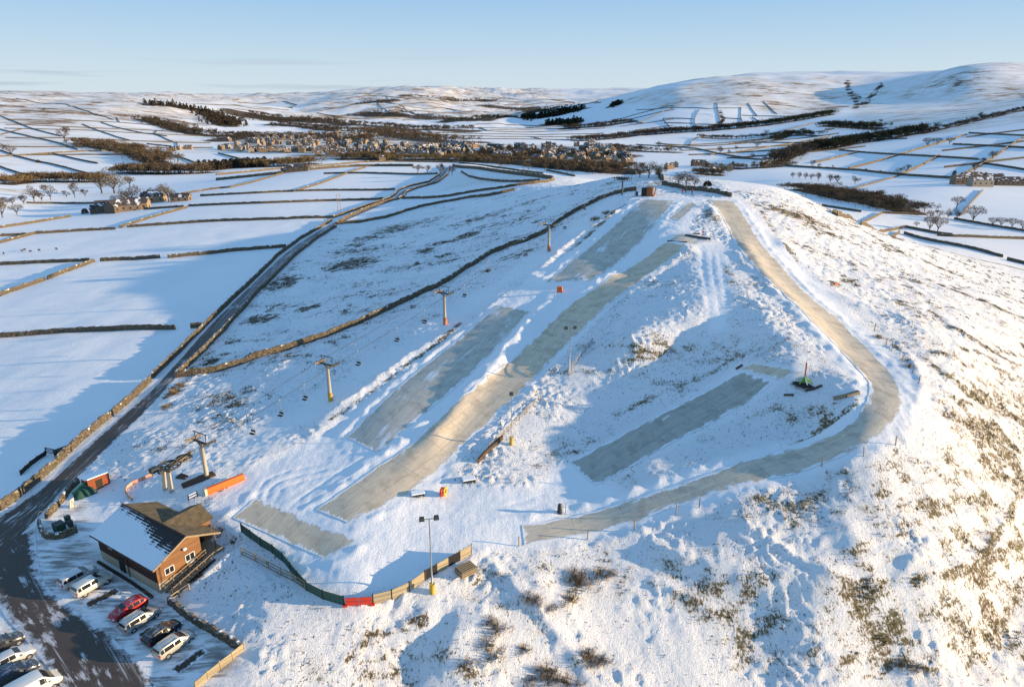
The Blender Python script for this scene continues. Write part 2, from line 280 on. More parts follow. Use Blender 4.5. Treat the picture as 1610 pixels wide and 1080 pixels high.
ROADS = {
 'road': dict(L=[(-90, 870), (0, 812), (60, 774), (125, 714), (200, 648), (250, 603), (322, 519), (384, 460), (455, 391), (524, 349), (590, 323), (622, 311), (632, 298), (690, 284), (700, 264)],
              Rr=[(-70, 960), (15, 868), (75, 797), (145, 728), (222, 655), (272, 600), (345, 519), (400, 463), (470, 392), (530, 353), (597, 324), (630, 312), (640, 300), (698, 284), (706, 264)]),
 'lane': dict(L=[(-30, 880), (-5, 955), (45, 1010), (85, 1062), (110, 1100)], Rr=[(55, 830), (62, 915), (115, 958), (180, 1000), (262, 1100)]),
}
for k, m in ROADS.items():
    a = pts(m['L'])[:, :2]; b = pts(m['Rr'])[:, :2]
    n = 700 if k == 'road' else 90
    def rs(p):
        p = smooth_line(p, .5); d = np.r_[0, np.cumsum(np.hypot(*np.diff(p, axis=0).T))]; s = np.linspace(0, d[-1], n); return np.stack([np.interp(s, d, p[:, i]) for i in (0, 1)], -1)
    m['lw'], m['rw'] = rs(a), rs(b); m['poly'] = np.vstack([m['lw'], m['rw'][::-1]])

# ------------------------------------------------------------------ ground masks (world space)
calm = np.zeros_like(HZ)          # 1 = groomed / level snow
flat = np.zeros_like(HZ)          # 1 = under a mat or a road: no roughness at all
for k, m in MATS.items(): area_mask(flat, m['poly'], 1.0)
for k, m in ROADS.items():
    P0 = m['poly'] if k == 'lane' else np.vstack([m['lw'][::8], m['rw'][::-8]])
    area_mask(flat, P0, 1.0)
def poly(lst): return pts(lst)[:, :2]
PISTE = [[(330, 800), (400, 730), (480, 700), (560, 640), (680, 555), (790, 470), (840, 430), (900, 390), (1000, 310), (1110, 310), (1070, 385), (980, 460), (900, 545), (820, 620), (730, 700), (700, 760), (830, 770), (900, 720), (960, 760), (1000, 790), (820, 860), (745, 868), (700, 900), (600, 930), (540, 935), (480, 905), (455, 870), (380, 830)],
         [(890, 728), (1160, 575), (1260, 580), (1220, 605), (940, 770)],
         [(1110, 312), (1165, 312), (1290, 445), (1440, 590), (1440, 660), (1380, 710), (1150, 785), (820, 862), (815, 820), (980, 780), (1220, 700), (1340, 640), (1345, 600), (1250, 490)],
         [(1095, 385), (1140, 385), (1150, 470), (1140, 520), (1115, 520), (1105, 460)]]
for q in PISTE: area_mask(calm, poly(q), 1.6)
FIELDS = [[(-300, 900), (0, 800), (60, 755), (150, 680), (240, 595), (310, 520), (360, 482), (450, 392), (520, 346), (620, 300), (700, 262), (580, 255), (440, 268), (280, 305), (60, 335), (-80, 345), (-400, 420)],
          [(530, 350), (660, 322), (830, 290), (880, 280), (860, 270), (720, 256), (704, 268), (640, 300)],
          [(40, 940), (60, 830), (130, 790), (155, 890), (260, 940), (380, 1025), (330, 1100), (-60, 1100)],
          [(60, 800), (130, 760), (190, 780), (150, 890)]]
for q in FIELDS: area_mask(calm, poly(q), 2.5, .93)
yard = np.zeros_like(HZ); area_mask(yard, poly(FIELDS[2]), 1.5)
LIFT = pts([(250, 775), (325, 745), (520, 630), (700, 510), (863, 395), (977, 308)])[:, :2]
line_mask(calm, LIFT, 5.0, .6)

veg = np.zeros_like(HZ)           # exposed grass / heather
def vp(lst, soft, val): area_mask(veg, poly(lst), soft, val)
def vl(lst, w, val): line_mask(veg, smooth_line(poly(lst), 2), w, val)
def vb(px, py, rx, ry, val, soft=1.5):
    c = g1(px, py); e = g1(px + rx, py); rr = (e - c).length
    f = g1(px, py - ry); r2 = (f - c).length
    w = window(np.array([[c.x - rr * 2, c.y - r2 * 2], [c.x + rr * 2, c.y + r2 * 2]]), 1)
    d = np.hypot((GX[w] - c.x) / rr, (GY[w] - c.y) / r2)
    veg[w] = np.maximum(veg[w], val * np.exp(-d ** 2))
# whole-hill moor background
hill = np.zeros_like(HZ)
area_mask(hill, poly([(277, 596), (400, 462), (529, 354), (660, 326), (830, 292), (990, 272), (1150, 300), (1240, 304), (1340, 345), (1500, 395), (1640, 440), (1700, 1100), (400, 1100), (380, 1030), (300, 930), (150, 800), (150, 735)]), 2.0)
dist = np.hypot(GX, GY)
near = sstep(1.0, .0, (dist - 330) / 150)
east = np.zeros_like(HZ)
area_mask(east, poly([(1240, 306), (1340, 347), (1500, 398), (1690, 450), (1760, 1120), (1250, 1120), (1290, 830), (1440, 740), (1470, 600), (1300, 440), (1190, 330)]), 4.0)
_fl = fbm((GX * .9 - GY * .35) / 26, (GX * .35 + GY * .9) / 7, 4, 23)
veg = np.maximum(veg, hill * (.40 + .20 * fbm(GX / 12, GY / 12, 3, 21) + .22 * _fl) * (1 - .9 * calm))
veg = np.maximum(veg, east * (.41 + .04 * sstep(125, 90, GY) + .22 * fbm(GX / 9, GY / 9, 4, 22)) * (1 - .9 * calm))
# left flank heather
for a in [(555, 415, 42, 10, .9), (620, 360, 30, 8, .85), (580, 375, 30, 6, .7), (668, 396, 12, 5, .9), (735, 370, 16, 5, .95), (700, 381, 25, 4, .8), (445, 445, 28, 14, .85), (487, 484, 18, 5, .95), (410, 503, 26, 7, 1),
          (697, 402, 12, 4, .8), (330, 570, 14, 9, .9), (560, 385, 18, 4, .7), (360, 540, 12, 5, .7), (302, 582, 10, 6, .9), (275, 615, 16, 16, .8), (265, 640, 10, 10, .7), (750, 345, 40, 6, .6), (660, 350, 50, 8, .6), (560, 395, 60, 10, .6), (640, 420, 60, 10, .5)]: vb(*a[:4], a[4] * 1.3)
# right moor
for a in [(1250, 338, 40, 8, 1), (1300, 366, 25, 6, .95), (1238, 395, 10, 16, .9), (1337, 442, 20, 10, .8), (1420, 478, 14, 5, 1), (1505, 662, 34, 24, .8), (1345, 870, 20, 44, .66), (1287, 880, 12, 20, .66), (1450, 470, 20, 10, .6), (1120, 338, 12, 14, .95), (1140, 425, 14, 20, .75), (1150, 445, 14, 16, .7), (1560, 720, 40, 40, .66), (1480, 750, 60, 40, .62), (1570, 820, 50, 50, .6), (1500, 900, 60, 40, .6), (1400, 720, 20, 10, .6)]: vb(*a[:4], a[4] * (.70 if a[1] > 600 else 1))
vl([(1406, 374), (1450, 385), (1500, 400), (1560, 412), (1625, 428)], 3.2, 1.0); vl([(1470, 445), (1530, 470), (1620, 505)], 2.6, .95); vl([(1458, 414), (1508, 433)], 2.0, .9)
vl([(1330, 350), (1380, 375), (1420, 400)], 1.6, .95); vl([(1525, 443), (1590, 466)], 1.6, .9); vl([(1465, 490), (1490, 515), (1560, 555), (1600, 575)], 1.5, .8)
vl([(1457, 566), (1486, 597), (1535, 628), (1578, 646), (1615, 664)], 1.3, .85); vl([(1437, 920), (1495, 905), (1563, 876), (1610, 855)], .7, .72); vl([(1546, 870), (1580, 827), (1603, 776)], .7, .8)
vl([(1190, 320), (1215, 360), (1240, 410)], 1.5, .7)
vl([(870, 420), (940, 355), (985, 322)], 1.6, .9); vl([(660, 560), (700, 530), (722, 508)], 1.0, 1.0); vl([(655, 563), (600, 605), (520, 660)], .9, .75); vl([(1280, 680), (1325, 655), (1350, 630)], .8, .95); vl([(1220, 705), (1290, 680)], .7, .8)
vl([(940, 590), (1000, 560), (1100, 565)], 1.6, .55); vl([(960, 655), (1060, 610), (1140, 570)], 1.5, .7); vl([(950, 760), (1050, 700), (1180, 630)], .8, .7); vl([(1015, 552), (1045, 538)], 1.0, .65)
vl([(580, 1000), (620, 985), (665, 974)], 1.0, .72); vl([(545, 1035), (585, 1005)], 1.4, .66); vl([(480, 1010), (560, 1000)], 1.5, .5)
for a in [(909, 909, 16, 14, .9), (943, 900, 9, 10, .9), (834, 940, 12, 7, .8), (897, 940, 12, 9, .75), (774, 980, 9, 14, .9), (769, 1020, 14, 16, .85), (823, 1017, 10, 10, .7), (860, 1057, 14, 16, .85), (889, 1071, 12, 12, .8), (923, 1029, 12, 12, .85), (734, 1037, 9, 14, .75), (829, 1069, 9, 12, .8), (1440, 1045, 10, 8, .8), (1415, 1040, 10, 6, .8)]: vb(*a)
veg = np.where(hill > 0, np.minimum(veg, 1.15) * np.clip(.95 + .5 * fbm((GX + .4 * GY) / 3.2, (GY - .4 * GX) / 2.0, 3, 26), .45, 1.4), veg)
veg *= (1 - .97 * np.maximum(flat, sstep(.75, 1, calm)))

# ------------------------------------------------------------------ roughness of the snow-covered moor
mask_n = near * (1 - flat)
w = np.where(mask_n > 0.001)
xx, yy, zz = GX[w], GY[w], HZ[w]; cm = calm[w]; vv = veg[w]; hl = hill[w]; es = east[w]
rough = hl * (1 - .96 * cm)
warpx = xx + 1.2 * noise2(xx / 3.1, yy / 3.1, 5); warpy = yy + 1.2 * noise2(xx / 3.1, yy / 3.1, 6)
lumps = 1 - np.abs(fbm(warpx / 3.2, warpy / 3.2, 3, 31)) * 2
tus = np.maximum(fbm(warpx / 1.35, warpy / 1.35, 2, 41), -.1)
fine = noise2(xx / .75, yy / .75, 51)
big = fbm(xx / 13, yy / 13, 3, 61)
# sheep-track terraces on the right flank
terr = np.sin((zz + .55 * fbm(xx / 7, yy / 7, 3, 71)) * 2 * math.pi / .95)
patch = np.clip(.55 + .9 * fbm(xx / 9, yy / 9, 2, 81), .15, 1.3)
tus2 = np.maximum(fbm((warpx * .8 + warpy * .6) / .66, (warpy * .8 - warpx * .6) / 1.15, 2, 44), -.15)
dz = rough * (.30 * big * 1.1 + patch * (.055 * lumps + .12 * tus + .27 * tus2 + .06 * fine)) + es * (1 - cm) * .07 * terr
dz += rough * (1 - es) * .10 * np.maximum(0, noise2(xx / 2.2, yy / 2.2, 43)) * patch
# groomed snow: gentle undulation, plus ridges along the fall line
dz += cm * hl * (.07 * fbm(xx / 5, yy / 5, 3, 91) + .03 * fbm(xx / .9, yy / 1.6, 2, 92))
dz += (1 - hl) * (.25 * fbm(xx / 24, yy / 24, 3, 95) + .03 * fbm(xx / 1.2, yy / 1.6, 2, 96))
HZ[w] += dz * mask_n[w]
# far relief
fm = 1 - sstep(0, 1, (dist - 900) / 1500)
HZ += (1 - fm) * ((22 - 11 * sstep(0, 600, GX)) * (fbm(GX / 520, GY / 520, 5, 101, .5) + .0 - .7 * np.abs(fbm(GX / 800, GY / 700, 4, 102, .5)))) * sstep(1200, 4000, dist)
# snow heaped along the edges of the mats
for k, m in MATS.items():
    if k in ('pad', 'deck', 'B_top'): continue
    for e in ('lw', 'rw'):
        ln = m[e]; out = ln + (ln - (m['rw'] if e == 'lw' else m['lw'])) / np.maximum(np.hypot(*(m['lw'] - m['rw']).T), 1e-3)[:, None] * 1.5
        wv = window(out, 4); x, y = GX[wv], GY[wv]; d = dist_line(out, x, y)
        HZ[wv] += np.clip(.12 + .22 * noise2(x / 2.2, y / 2.2, 111), 0, 1) * np.exp(-(d / .85) ** 2) * (1 - flat[wv])

# cut for the lodge and its stairs
_c0 = np.array([-42.0, 67.2]); _a = np.array([-.85, .527]) / np.hypot(.85, .527); _b = np.array([.527, .85]) / np.hypot(.85, .527)
_wl = window(np.array([[-62, 60], [-28, 90]]), 1); _A = (GX[_wl] - _c0[0]) * _a[0] + (GY[_wl] - _c0[1]) * _a[1]; _B = (GX[_wl] - _c0[0]) * _b[0] + (GY[_wl] - _c0[1]) * _b[1]
_m = sstep(-3.6, -2.0, _A) * (1 - sstep(13.2, 14.5, _A)) * sstep(-4, -2, _B) * (1 - sstep(8.8, 11, _B))
_lim = np.where(_A < 0, np.clip(-.12 + .245 * np.maximum(_B - .6, 0), -.2, 1.4), np.where(_B < 6, -.1, 1.3)); HZ[_wl] = HZ[_wl] * (1 - _m) + np.minimum(HZ[_wl], _lim) * _m
_m = sstep(-4.6, -3.4, _A) * (1 - sstep(-2.6, -1.9, _A)) * sstep(.5, 2, _B) * (1 - sstep(7, 9, _B)); HZ[_wl] += .35 * _m

# ------------------------------------------------------------------ far vegetation: heather on moors
fv = np.zeros_like(HZ)
def fvb(px, py, rx, ry, val):
    c = g1(px, py); e = g1(px + rx, py); rr = (e - c).length; f = g1(px, py - ry); f2 = g1(px, py + ry); r2 = max(20, .5 * (f - f2).length)
    w_ = window(np.array([[c.x - rr * 2, c.y - r2 * 2], [c.x + rr * 2, c.y + r2 * 2]]), 1)
    fv[w_] = np.maximum(fv[w_], val * np.exp(-(((GX[w_] - c.x) / rr) ** 2 + ((GY[w_] - c.y) / r2) ** 2)))
for a in [(100, 190, 50, 5, 1), (60, 158, 60, 3, .7), (200, 173, 40, 2.5, .8), (120, 175, 40, 4, .45), (1230, 165, 40, 8, .95), (1180, 150, 35, 5, .9), (1270, 172, 30, 6, 1), (1135, 147, 8, 3, 1), (1450, 185, 50, 6, .75), (1370, 195, 40, 5, .7), (1530, 178, 50, 5, .6), (1330, 168, 10, 5, 1), (680, 155, 60, 3, .9), (600, 165, 60, 4, .5), (800, 165, 40, 3, .5), (480, 182, 40, 5, .6), (30, 300, 30, 5, .7), (20, 278, 25, 6, .8)]: fvb(*a)
far_m = np.zeros_like(HZ)
for q, vv__ in (([(345, 238), (352, 220), (400, 210), (480, 207), (620, 212), (760, 226), (900, 228), (1000, 240), (990, 260), (860, 262), (700, 252), (520, 252)], .62), ([(-60, 152), (120, 153), (240, 158), (345, 172), (330, 200), (200, 190), (80, 200), (-60, 195)], .52), ([(-60, 195), (200, 195), (330, 215), (340, 240), (180, 255), (-60, 262)], .30), ([(420, 190), (480, 160), (600, 142), (760, 146), (860, 158), (840, 180), (700, 186), (540, 186)], .44), ([(1010, 165), (1060, 140), (1160, 124), (1300, 121), (1340, 160), (1310, 182), (1165, 170), (1040, 172)], .46), ([(1330, 190), (1345, 150), (1450, 116), (1640, 104), (1640, 190), (1450, 215)], .40), ([(700, 230), (712, 256), (905, 280), (870, 290), (640, 312), (640, 290)], .34)):
    tmp = np.zeros_like(HZ); area_mask(tmp, poly(q), 40.0, vv__ * 1.3); far_m = np.maximum(far_m, tmp)
veg = np.maximum(veg, np.maximum(fv, far_m * (1 + .5 * fbm(GX / 300, GY / 300, 3, 131))))
_mo = sstep(30, 90, HZ) * sstep(1200, 1800, dist); veg = np.maximum(veg, _mo * (.62 - .22 * sstep(0, 800, GX) + .28 * fbm(GX / 420, GY / 300, 4, 133)))
wood = np.zeros_like(HZ)
for b_ in B_:
    if b_[2]: line_mask(wood, resample(pts(b_[1])[:, :2], 12), b_[2] * 1.5, 1.0)
    else: area_mask(wood, poly(b_[1]), 8.0)
# ------------------------------------------------------------------ materials
class N:
    """small node helper"""
    def __init__(s, name):
        s.m = bpy.data.materials.new(name); s.m.use_nodes = True; s.t = s.m.node_tree; s.n = s.t.nodes; s.l = s.t.links
        s.b = s.n['Principled BSDF']; s.b.inputs['Specular IOR Level'].default_value = .25
        s.tc = s.n.new('ShaderNodeTexCoord'); s.geo = s.n.new('ShaderNodeNewGeometry')
    def link(s, a, b): s.l.new(a, b)
    def val(s, sock, v):
        if hasattr(v, 'default_value') or isinstance(v, bpy.types.NodeSocket): s.l.new(v, sock)
        else: sock.default_value = v
    def noise(s, scale, detail=4, rough=.55, vec=None, dist=0.0, out='Fac'):
        n = s.n.new('ShaderNodeTexNoise'); n.inputs['Scale'].default_value = scale; n.inputs['Detail'].default_value = detail; n.inputs['Roughness'].default_value = rough; n.inputs['Distortion'].default_value = dist
        s.l.new(vec if vec else s.geo.outputs['Position'], n.inputs['Vector']); return n.outputs[out]
    def voro(s, scale, feature='F1', vec=None, out='Distance', rnd=1.0):
        n = s.n.new('ShaderNodeTexVoronoi'); n.feature = feature; n.inputs['Scale'].default_value = scale; n.inputs['Randomness'].default_value = rnd
        s.l.new(vec if vec else s.geo.outputs['Position'], n.inputs['Vector']); return n.outputs[out]
    def map(s, vec, scale=(1, 1, 1), loc=(0, 0, 0), rot=(0, 0, 0)):
        n = s.n.new('ShaderNodeMapping'); n.inputs['Scale'].default_value = scale; n.inputs['Location'].default_value = loc; n.inputs['Rotation'].default_value = rot
        s.l.new(vec, n.inputs['Vector']); return n.outputs[0]
    def math(s, op, a, b=0.0, c=None, clamp=False):
        n = s.n.new('ShaderNodeMath'); n.operation = op; n.use_clamp = clamp; s.val(n.inputs[0], a); s.val(n.inputs[1], b)
        if c is not None: s.val(n.inputs[2], c)
        return n.outputs[0]
    def step(s, x, a, b):
        n = s.n.new('ShaderNodeMapRange'); n.interpolation_type = 'SMOOTHSTEP'; s.val(n.inputs[0], x); s.val(n.inputs[1], a); s.val(n.inputs[2], b); return n.outputs[0]
    def mix(s, f, a, b, mode='MIX'):
        n = s.n.new('ShaderNodeMix'); n.data_type = 'RGBA'; n.blend_type = mode; s.val(n.inputs[0], f)
        for k, v in ((6, a), (7, b)):
            if isinstance(v, tuple): n.inputs[k].default_value = v + (1,) if len(v) == 3 else v
            else: s.l.new(v, n.inputs[k])
        return n.outputs[2]
    def ramp(s, x, stops):
        n = s.n.new('ShaderNodeValToRGB'); e = n.color_ramp.elements
        while len(e) < len(stops): e.new(.5)
        for k, (p, c) in enumerate(stops): e[k].position = p; e[k].color = tuple(c) + (1,)
        s.l.new(x, n.inputs[0]); return n.outputs[0]
    def attr(s, name, out='Fac'):
        n = s.n.new('ShaderNodeAttribute'); n.attribute_name = name; return n.outputs[out]
    def sep(s, v):
        n = s.n.new('ShaderNodeSeparateXYZ'); s.l.new(v, n.inputs[0]); return n.outputs
    def comb(s, x, y, z):
        n = s.n.new('ShaderNodeCombineXYZ'); s.val(n.inputs[0], x); s.val(n.inputs[1], y); s.val(n.inputs[2], z); return n.outputs[0]
    def bump(s, h, strength=.5, dist=.1, normal=None):
        n = s.n.new('ShaderNodeBump'); n.inputs['Strength'].default_value = strength; n.inputs['Distance'].default_value = dist; s.l.new(h, n.inputs['Height'])
        if normal is not None: s.l.new(normal, n.inputs['Normal'])
        s.l.new(n.outputs[0], s.b.inputs['Normal']); return n.outputs[0]
    def color(s, c):
        if isinstance(c, tuple): s.b.inputs['Base Color'].default_value = c + (1,)
        else: s.l.new(c, s.b.inputs['Base Color'])
        return s
    def rough(s, v): s.val(s.b.inputs['Roughness'], v); return s
    def metal(s, v): s.b.inputs['Metallic'].default_value = v; return s

SNOW = (.86, .875, .90)
def haze(s, col):
    """light haze with distance over far ground: part of the ground's own tint, in world space"""
    p = s.sep(s.geo.outputs['Position'])
    d = s.step(p[1], 900, 9000)
    return s.mix(s.math('MULTIPLY', d, .0), col, (.5, .6, .72))

def ground_material():
    s = N('snowy moorland')
    vegA, calmA, yardA = s.attr('veg'), s.attr('calm'), s.attr('yard')
    pos = s.geo.outputs['Position']; xyz = s.sep(pos)
    dcam = s.math('SQRT', s.math('ADD', s.math('MULTIPLY', xyz[0], xyz[0]), s.math('MULTIPLY', xyz[1], xyz[1])))
    farf = s.step(dcam, 350, 900)
    n1 = s.noise(1.1, 8, .7); n2 = s.noise(.12, 4, .6)
    terrv = s.comb(s.math('MULTIPLY', xyz[0], .35), s.math('MULTIPLY', xyz[1], .35), s.math('MULTIPLY', xyz[2], 2.6))
    n3 = s.noise(1.0, 6, .66, vec=terrv); hf = s.noise(1.0, 5, .72, vec=s.map(pos, rot=(0, 0, .7), scale=(3.6, 1.7, 2.4)), dist=.6)
    nn = s.math('ADD', s.math('MULTIPLY', n1, .22), s.math('ADD', s.math('MULTIPLY', n3, .24), s.math('MULTIPLY', hf, .56)))
    nf = s.noise(1.0, 8, .72, vec=s.map(pos, scale=(.012, .03, .03)))
    nn = s.mix(farf, nn, nf)
    nnv = s.sep(nn)[0]
    nz = s.sep(s.geo.outputs['Normal'])[2]
    steep = s.math('MULTIPLY', s.step(nz, .96, .80), .12)
    th = s.math('SUBTRACT', .80, s.math('ADD', s.math('MULTIPLY', vegA, .40), s.math('MULTIPLY', steep, s.step(vegA, .05, .3))))
    th = s.math('MAXIMUM', th, .455)
    grass = s.step(nnv, th, s.math('ADD', th, .07))
    # single stems and tufts through thin snow
    spk = s.noise(3.4, 3, .6, vec=s.map(pos, rot=(0, 0, .7), scale=(1, .55, 1)), dist=.4)
    sp2 = s.step(s.math('ADD', spk, s.math('MULTIPLY', n2, .25)), s.math('SUBTRACT', .825, s.math('MULTIPLY', vegA, .19)), s.math('SUBTRACT', .875, s.math('MULTIPLY', vegA, .19)))
    sp2 = s.math('MULTIPLY', sp2, s.math('SUBTRACT', 1.0, farf))
    grass = s.math('MAXIMUM', grass, s.math('MULTIPLY', sp2, .85))
    grass = s.math('MULTIPLY', grass, s.step(vegA, .03, .2))
    gn = s.noise(2.3, 6, .7); g2 = s.noise(.07, 3, .5)
    gcol = s.ramp(gn, [(.25, (.055, .04, .02)), (.5, (.16, .118, .056)), (.68, (.26, .195, .095)), (.85, (.36, .28, .15))])
    gcol = s.mix(s.step(g2, .48, .6), gcol, s.ramp(gn, [(.3, (.075, .06, .026)), (.6, (.20, .16, .07)), (.85, (.31, .25, .12))]))
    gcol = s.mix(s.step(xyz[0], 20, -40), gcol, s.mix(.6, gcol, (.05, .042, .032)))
    gcol = s.mix(farf, gcol, s.ramp(gn, [(.3, (.17, .105, .07)), (.7, (.30, .205, .14))]))
    woodA = s.attr('wood'); wn_ = s.noise(.09, 5, .7)
    wf = s.step(s.math('ADD', woodA, s.math('MULTIPLY', s.math('SUBTRACT', wn_, .5), .9)), .42, .60)
    grass = s.math('MAXIMUM', grass, wf); gcol = s.mix(wf, gcol, s.mix(gn, (.045, .033, .024), (.12, .09, .062)))
    # snow: faint tints, thin snow where grass stems show
    sn = s.noise(3.5, 5, .7); sl = s.noise(.045, 4, .6)
    snow = s.mix(s.step(sl, .35, .7), (.905, .905, .905), (.86, .865, .875))
    thin = s.math('MULTIPLY', s.step(nnv, s.math('SUBTRACT', th, .12), s.math('ADD', th, .02)), s.step(vegA, .2, .6))
    snow = s.mix(s.math('MULTIPLY', thin, .35), snow, (.52, .44, .33))
    snow = s.mix(s.math('MULTIPLY', s.math('MULTIPLY', farf, s.step(vegA, .1, .7)), s.step(nnv, .38, .62)), snow, (.62, .53, .43))
    # car park: driven slush
    p2 = s.map(pos, rot=(0, 0, R(-38)), scale=(.25, 1.6, 1))
    sl2 = s.noise(1.0, 6, .65, vec=p2); sl3 = s.noise(.22, 3, .5)
    slush = s.math('MULTIPLY', s.step(s.math('ADD', s.math('MULTIPLY', sl2, .6), s.math('MULTIPLY', sl3, .4)), .45, .60), yardA)
    snow = s.mix(s.math('MULTIPLY', slush, .85), snow, (.16, .13, .105))
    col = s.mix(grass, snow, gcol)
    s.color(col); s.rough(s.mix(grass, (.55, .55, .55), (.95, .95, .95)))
    # fine bumps: wind crust, tufts
    b1 = s.noise(2.1, 8, .74); b2 = s.noise(1.0, 5, .7, vec=s.map(pos, rot=(0, 0, .7), scale=(7, 3.2, 5))); trk = s.noise(1.0, 4, .6, vec=s.map(pos, rot=(0, 0, R(-34)), scale=(1.6, .14, 1)))
    amp = s.math('SUBTRACT', 1.0, s.math('MULTIPLY', calmA, .66))
    hgt = s.math('MULTIPLY', s.math('ADD', b1, s.math('MULTIPLY', b2, .42)), amp)
    hgt = s.math('ADD', hgt, s.math('MULTIPLY', s.math('MULTIPLY', trk, calmA), .16))
    hgt = s.math('ADD', hgt, s.math('MULTIPLY', s.math('MULTIPLY', slush, -.25), 1))
    hgt = s.math('MULTIPLY', hgt, s.math('SUBTRACT', 1.0, s.step(dcam, 250, 800)))
    s.bump(hgt, .9, .34)
    return s.m
M = {}
M['ground'] = ground_material()

def mesh_obj(name, verts, faces, mats=(), parent=None, smooth=False, mat_ids=None, attrs=None):
    me = bpy.data.meshes.new(name)
    verts = np.asarray(verts, float); 
    if isinstance(faces, np.ndarray) and faces.ndim == 2:
        nf, k = faces.shape
        me.vertices.add(len(verts)); me.vertices.foreach_set('co', verts.ravel())
        me.loops.add(nf * k); me.loops.foreach_set('vertex_index', faces.ravel().astype(np.int32))
        me.polygons.add(nf); me.polygons.foreach_set('loop_start', np.arange(0, nf * k, k, dtype=np.int32)); me.polygons.foreach_set('loop_total', np.full(nf, k, np.int32))
    else:
        me.from_pydata([tuple(v) for v in verts], [], [tuple(f) for f in faces])
    for m in mats: me.materials.append(m)
    if mat_ids is not None: me.polygons.foreach_set('material_index', np.asarray(mat_ids, np.int32))
    me.polygons.foreach_set('use_smooth', np.full(len(me.polygons), bool(smooth)))
    for k, a in (attrs or {}).items():
        at = me.attributes.new(k, 'FLOAT', 'POINT'); at.data.foreach_set('value', np.asarray(a, np.float32).ravel())
    me.update(calc_edges=True); me.validate()
    o = bpy.data.objects.new(name, me); COL.objects.link(o)
    if parent: o.parent = parent
    return o
def grid_faces(nr, nc):
    i = np.arange(nr * nc).reshape(nr, nc)
    return np.stack([i[:-1, :-1].ravel(), i[:-1, 1:].ravel(), i[1:, 1:].ravel(), i[1:, :-1].ravel()], -1)
g = mesh_obj('ground', np.stack([GX.ravel(), GY.ravel(), HZ.ravel()], -1), grid_faces(NY, NX), [M['ground']], smooth=True,
             attrs=dict(veg=veg, calm=calm, yard=yard, wood=wood))
g['kind'] = 'structure'

# ------------------------------------------------------------------ sky and sun
SUN_EL, SUN_AZ = R(10.0), math.atan2(.995, -.09)
world = bpy.data.worlds.new("World"); scn.world = world; world.use_nodes = True
wt = world.node_tree; wn = wt.nodes; wl = wt.links
bg = wn['Background']
sky = wn.new('ShaderNodeTexSky'); sky.sky_type = 'NISHITA'; sky.sun_disc = False; sky.sun_elevation = SUN_EL; sky.sun_rotation = SUN_AZ
sky.altitude = 300; sky.air_density = 1.0; sky.dust_density = .6; sky.ozone_density = 2.0
def setup_sky():
    tc = wn.new('ShaderNodeTexCoord'); sp = wn.new('ShaderNodeSeparateXYZ'); wl.new(tc.outputs['Generated'], sp.inputs[0])
    rmp = wn.new('ShaderNodeValToRGB'); e = rmp.color_ramp.elements
    SK = 10.0     # the gradient is given in display units; the Background runs at .1
    stops = [(.0, (.71, .81, .88)), (.045, (.62, .775, .89)), (.125, (.395, .63, .89)), (.22, (.33, .57, .87)), (.5, (.24, .47, .80)), (1, (.17, .38, .72))]
    while len(e) < len(stops): e.new(.5)
    for k, (p, c) in enumerate(stops): e[k].position = p; e[k].color = c + (1,)
    wl.new(sp.outputs[2], rmp.inputs[0])
    mul = wn.new('ShaderNodeVectorMath'); mul.operation = 'SCALE'; mul.inputs['Scale'].default_value = SK; wl.new(rmp.outputs[0], mul.inputs[0])
    mx = wn.new('ShaderNodeMix'); mx.data_type = 'RGBA'; mx.inputs[0].default_value = .9
    wl.new(sky.outputs[0], mx.inputs[6]); wl.new(mul.outputs[0], mx.inputs[7])
    # thin bands of cloud low over the horizon
    mp = wn.new('ShaderNodeMapping'); mp.inputs['Scale'].default_value = (2.2, 2.2, 60); wl.new(tc.outputs['Generated'], mp.inputs['Vector'])
    nz = wn.new('ShaderNodeTexNoise'); nz.inputs['Scale'].default_value = 1.6; nz.inputs['Detail'].default_value = 5; wl.new(mp.outputs[0], nz.inputs['Vector'])
    band = wn.new('ShaderNodeMapRange'); band.interpolation_type = 'SMOOTHSTEP'; band.inputs[1].default_value = .53; band.inputs[2].default_value = .72; wl.new(nz.outputs['Fac'], band.inputs[0])
    el = wn.new('ShaderNodeMapRange'); el.interpolation_type = 'SMOOTHSTEP'; el.inputs[1].default_value = .075; el.inputs[2].default_value = .035; wl.new(sp.outputs[2], el.inputs[0])
    le = wn.new('ShaderNodeMapRange'); le.interpolation_type = 'SMOOTHSTEP'; le.inputs[1].default_value = .25; le.inputs[2].default_value = -.35; wl.new(sp.outputs[0], le.inputs[0])
    m1 = wn.new('ShaderNodeMath'); m1.operation = 'MULTIPLY'; wl.new(band.outputs[0], m1.inputs[0]); wl.new(el.outputs[0], m1.inputs[1])
    m2 = wn.new('ShaderNodeMath'); m2.operation = 'MULTIPLY'; wl.new(m1.outputs[0], m2.inputs[0]); wl.new(le.outputs[0], m2.inputs[1])
    m3 = wn.new('ShaderNodeMath'); m3.operation = 'MULTIPLY'; wl.new(m2.outputs[0], m3.inputs[0]); m3.inputs[1].default_value = .75
    cl = wn.new('ShaderNodeMix'); cl.data_type = 'RGBA'; wl.new(m3.outputs[0], cl.inputs[0]); wl.new(mx.outputs[2], cl.inputs[6]); cl.inputs[7].default_value = (4.6, 5.5, 6.6, 1)
    wl.new(cl.outputs[2], bg.inputs['Color']); bg.inputs['Strength'].default_value = .1
setup_sky()
sd = bpy.data.lights.new('sun', 'SUN'); so = bpy.data.objects.new('sun', sd); COL.objects.link(so)
sd.energy = 8.5; sd.angle = R(.5); sd.color = (1, .745, .45)
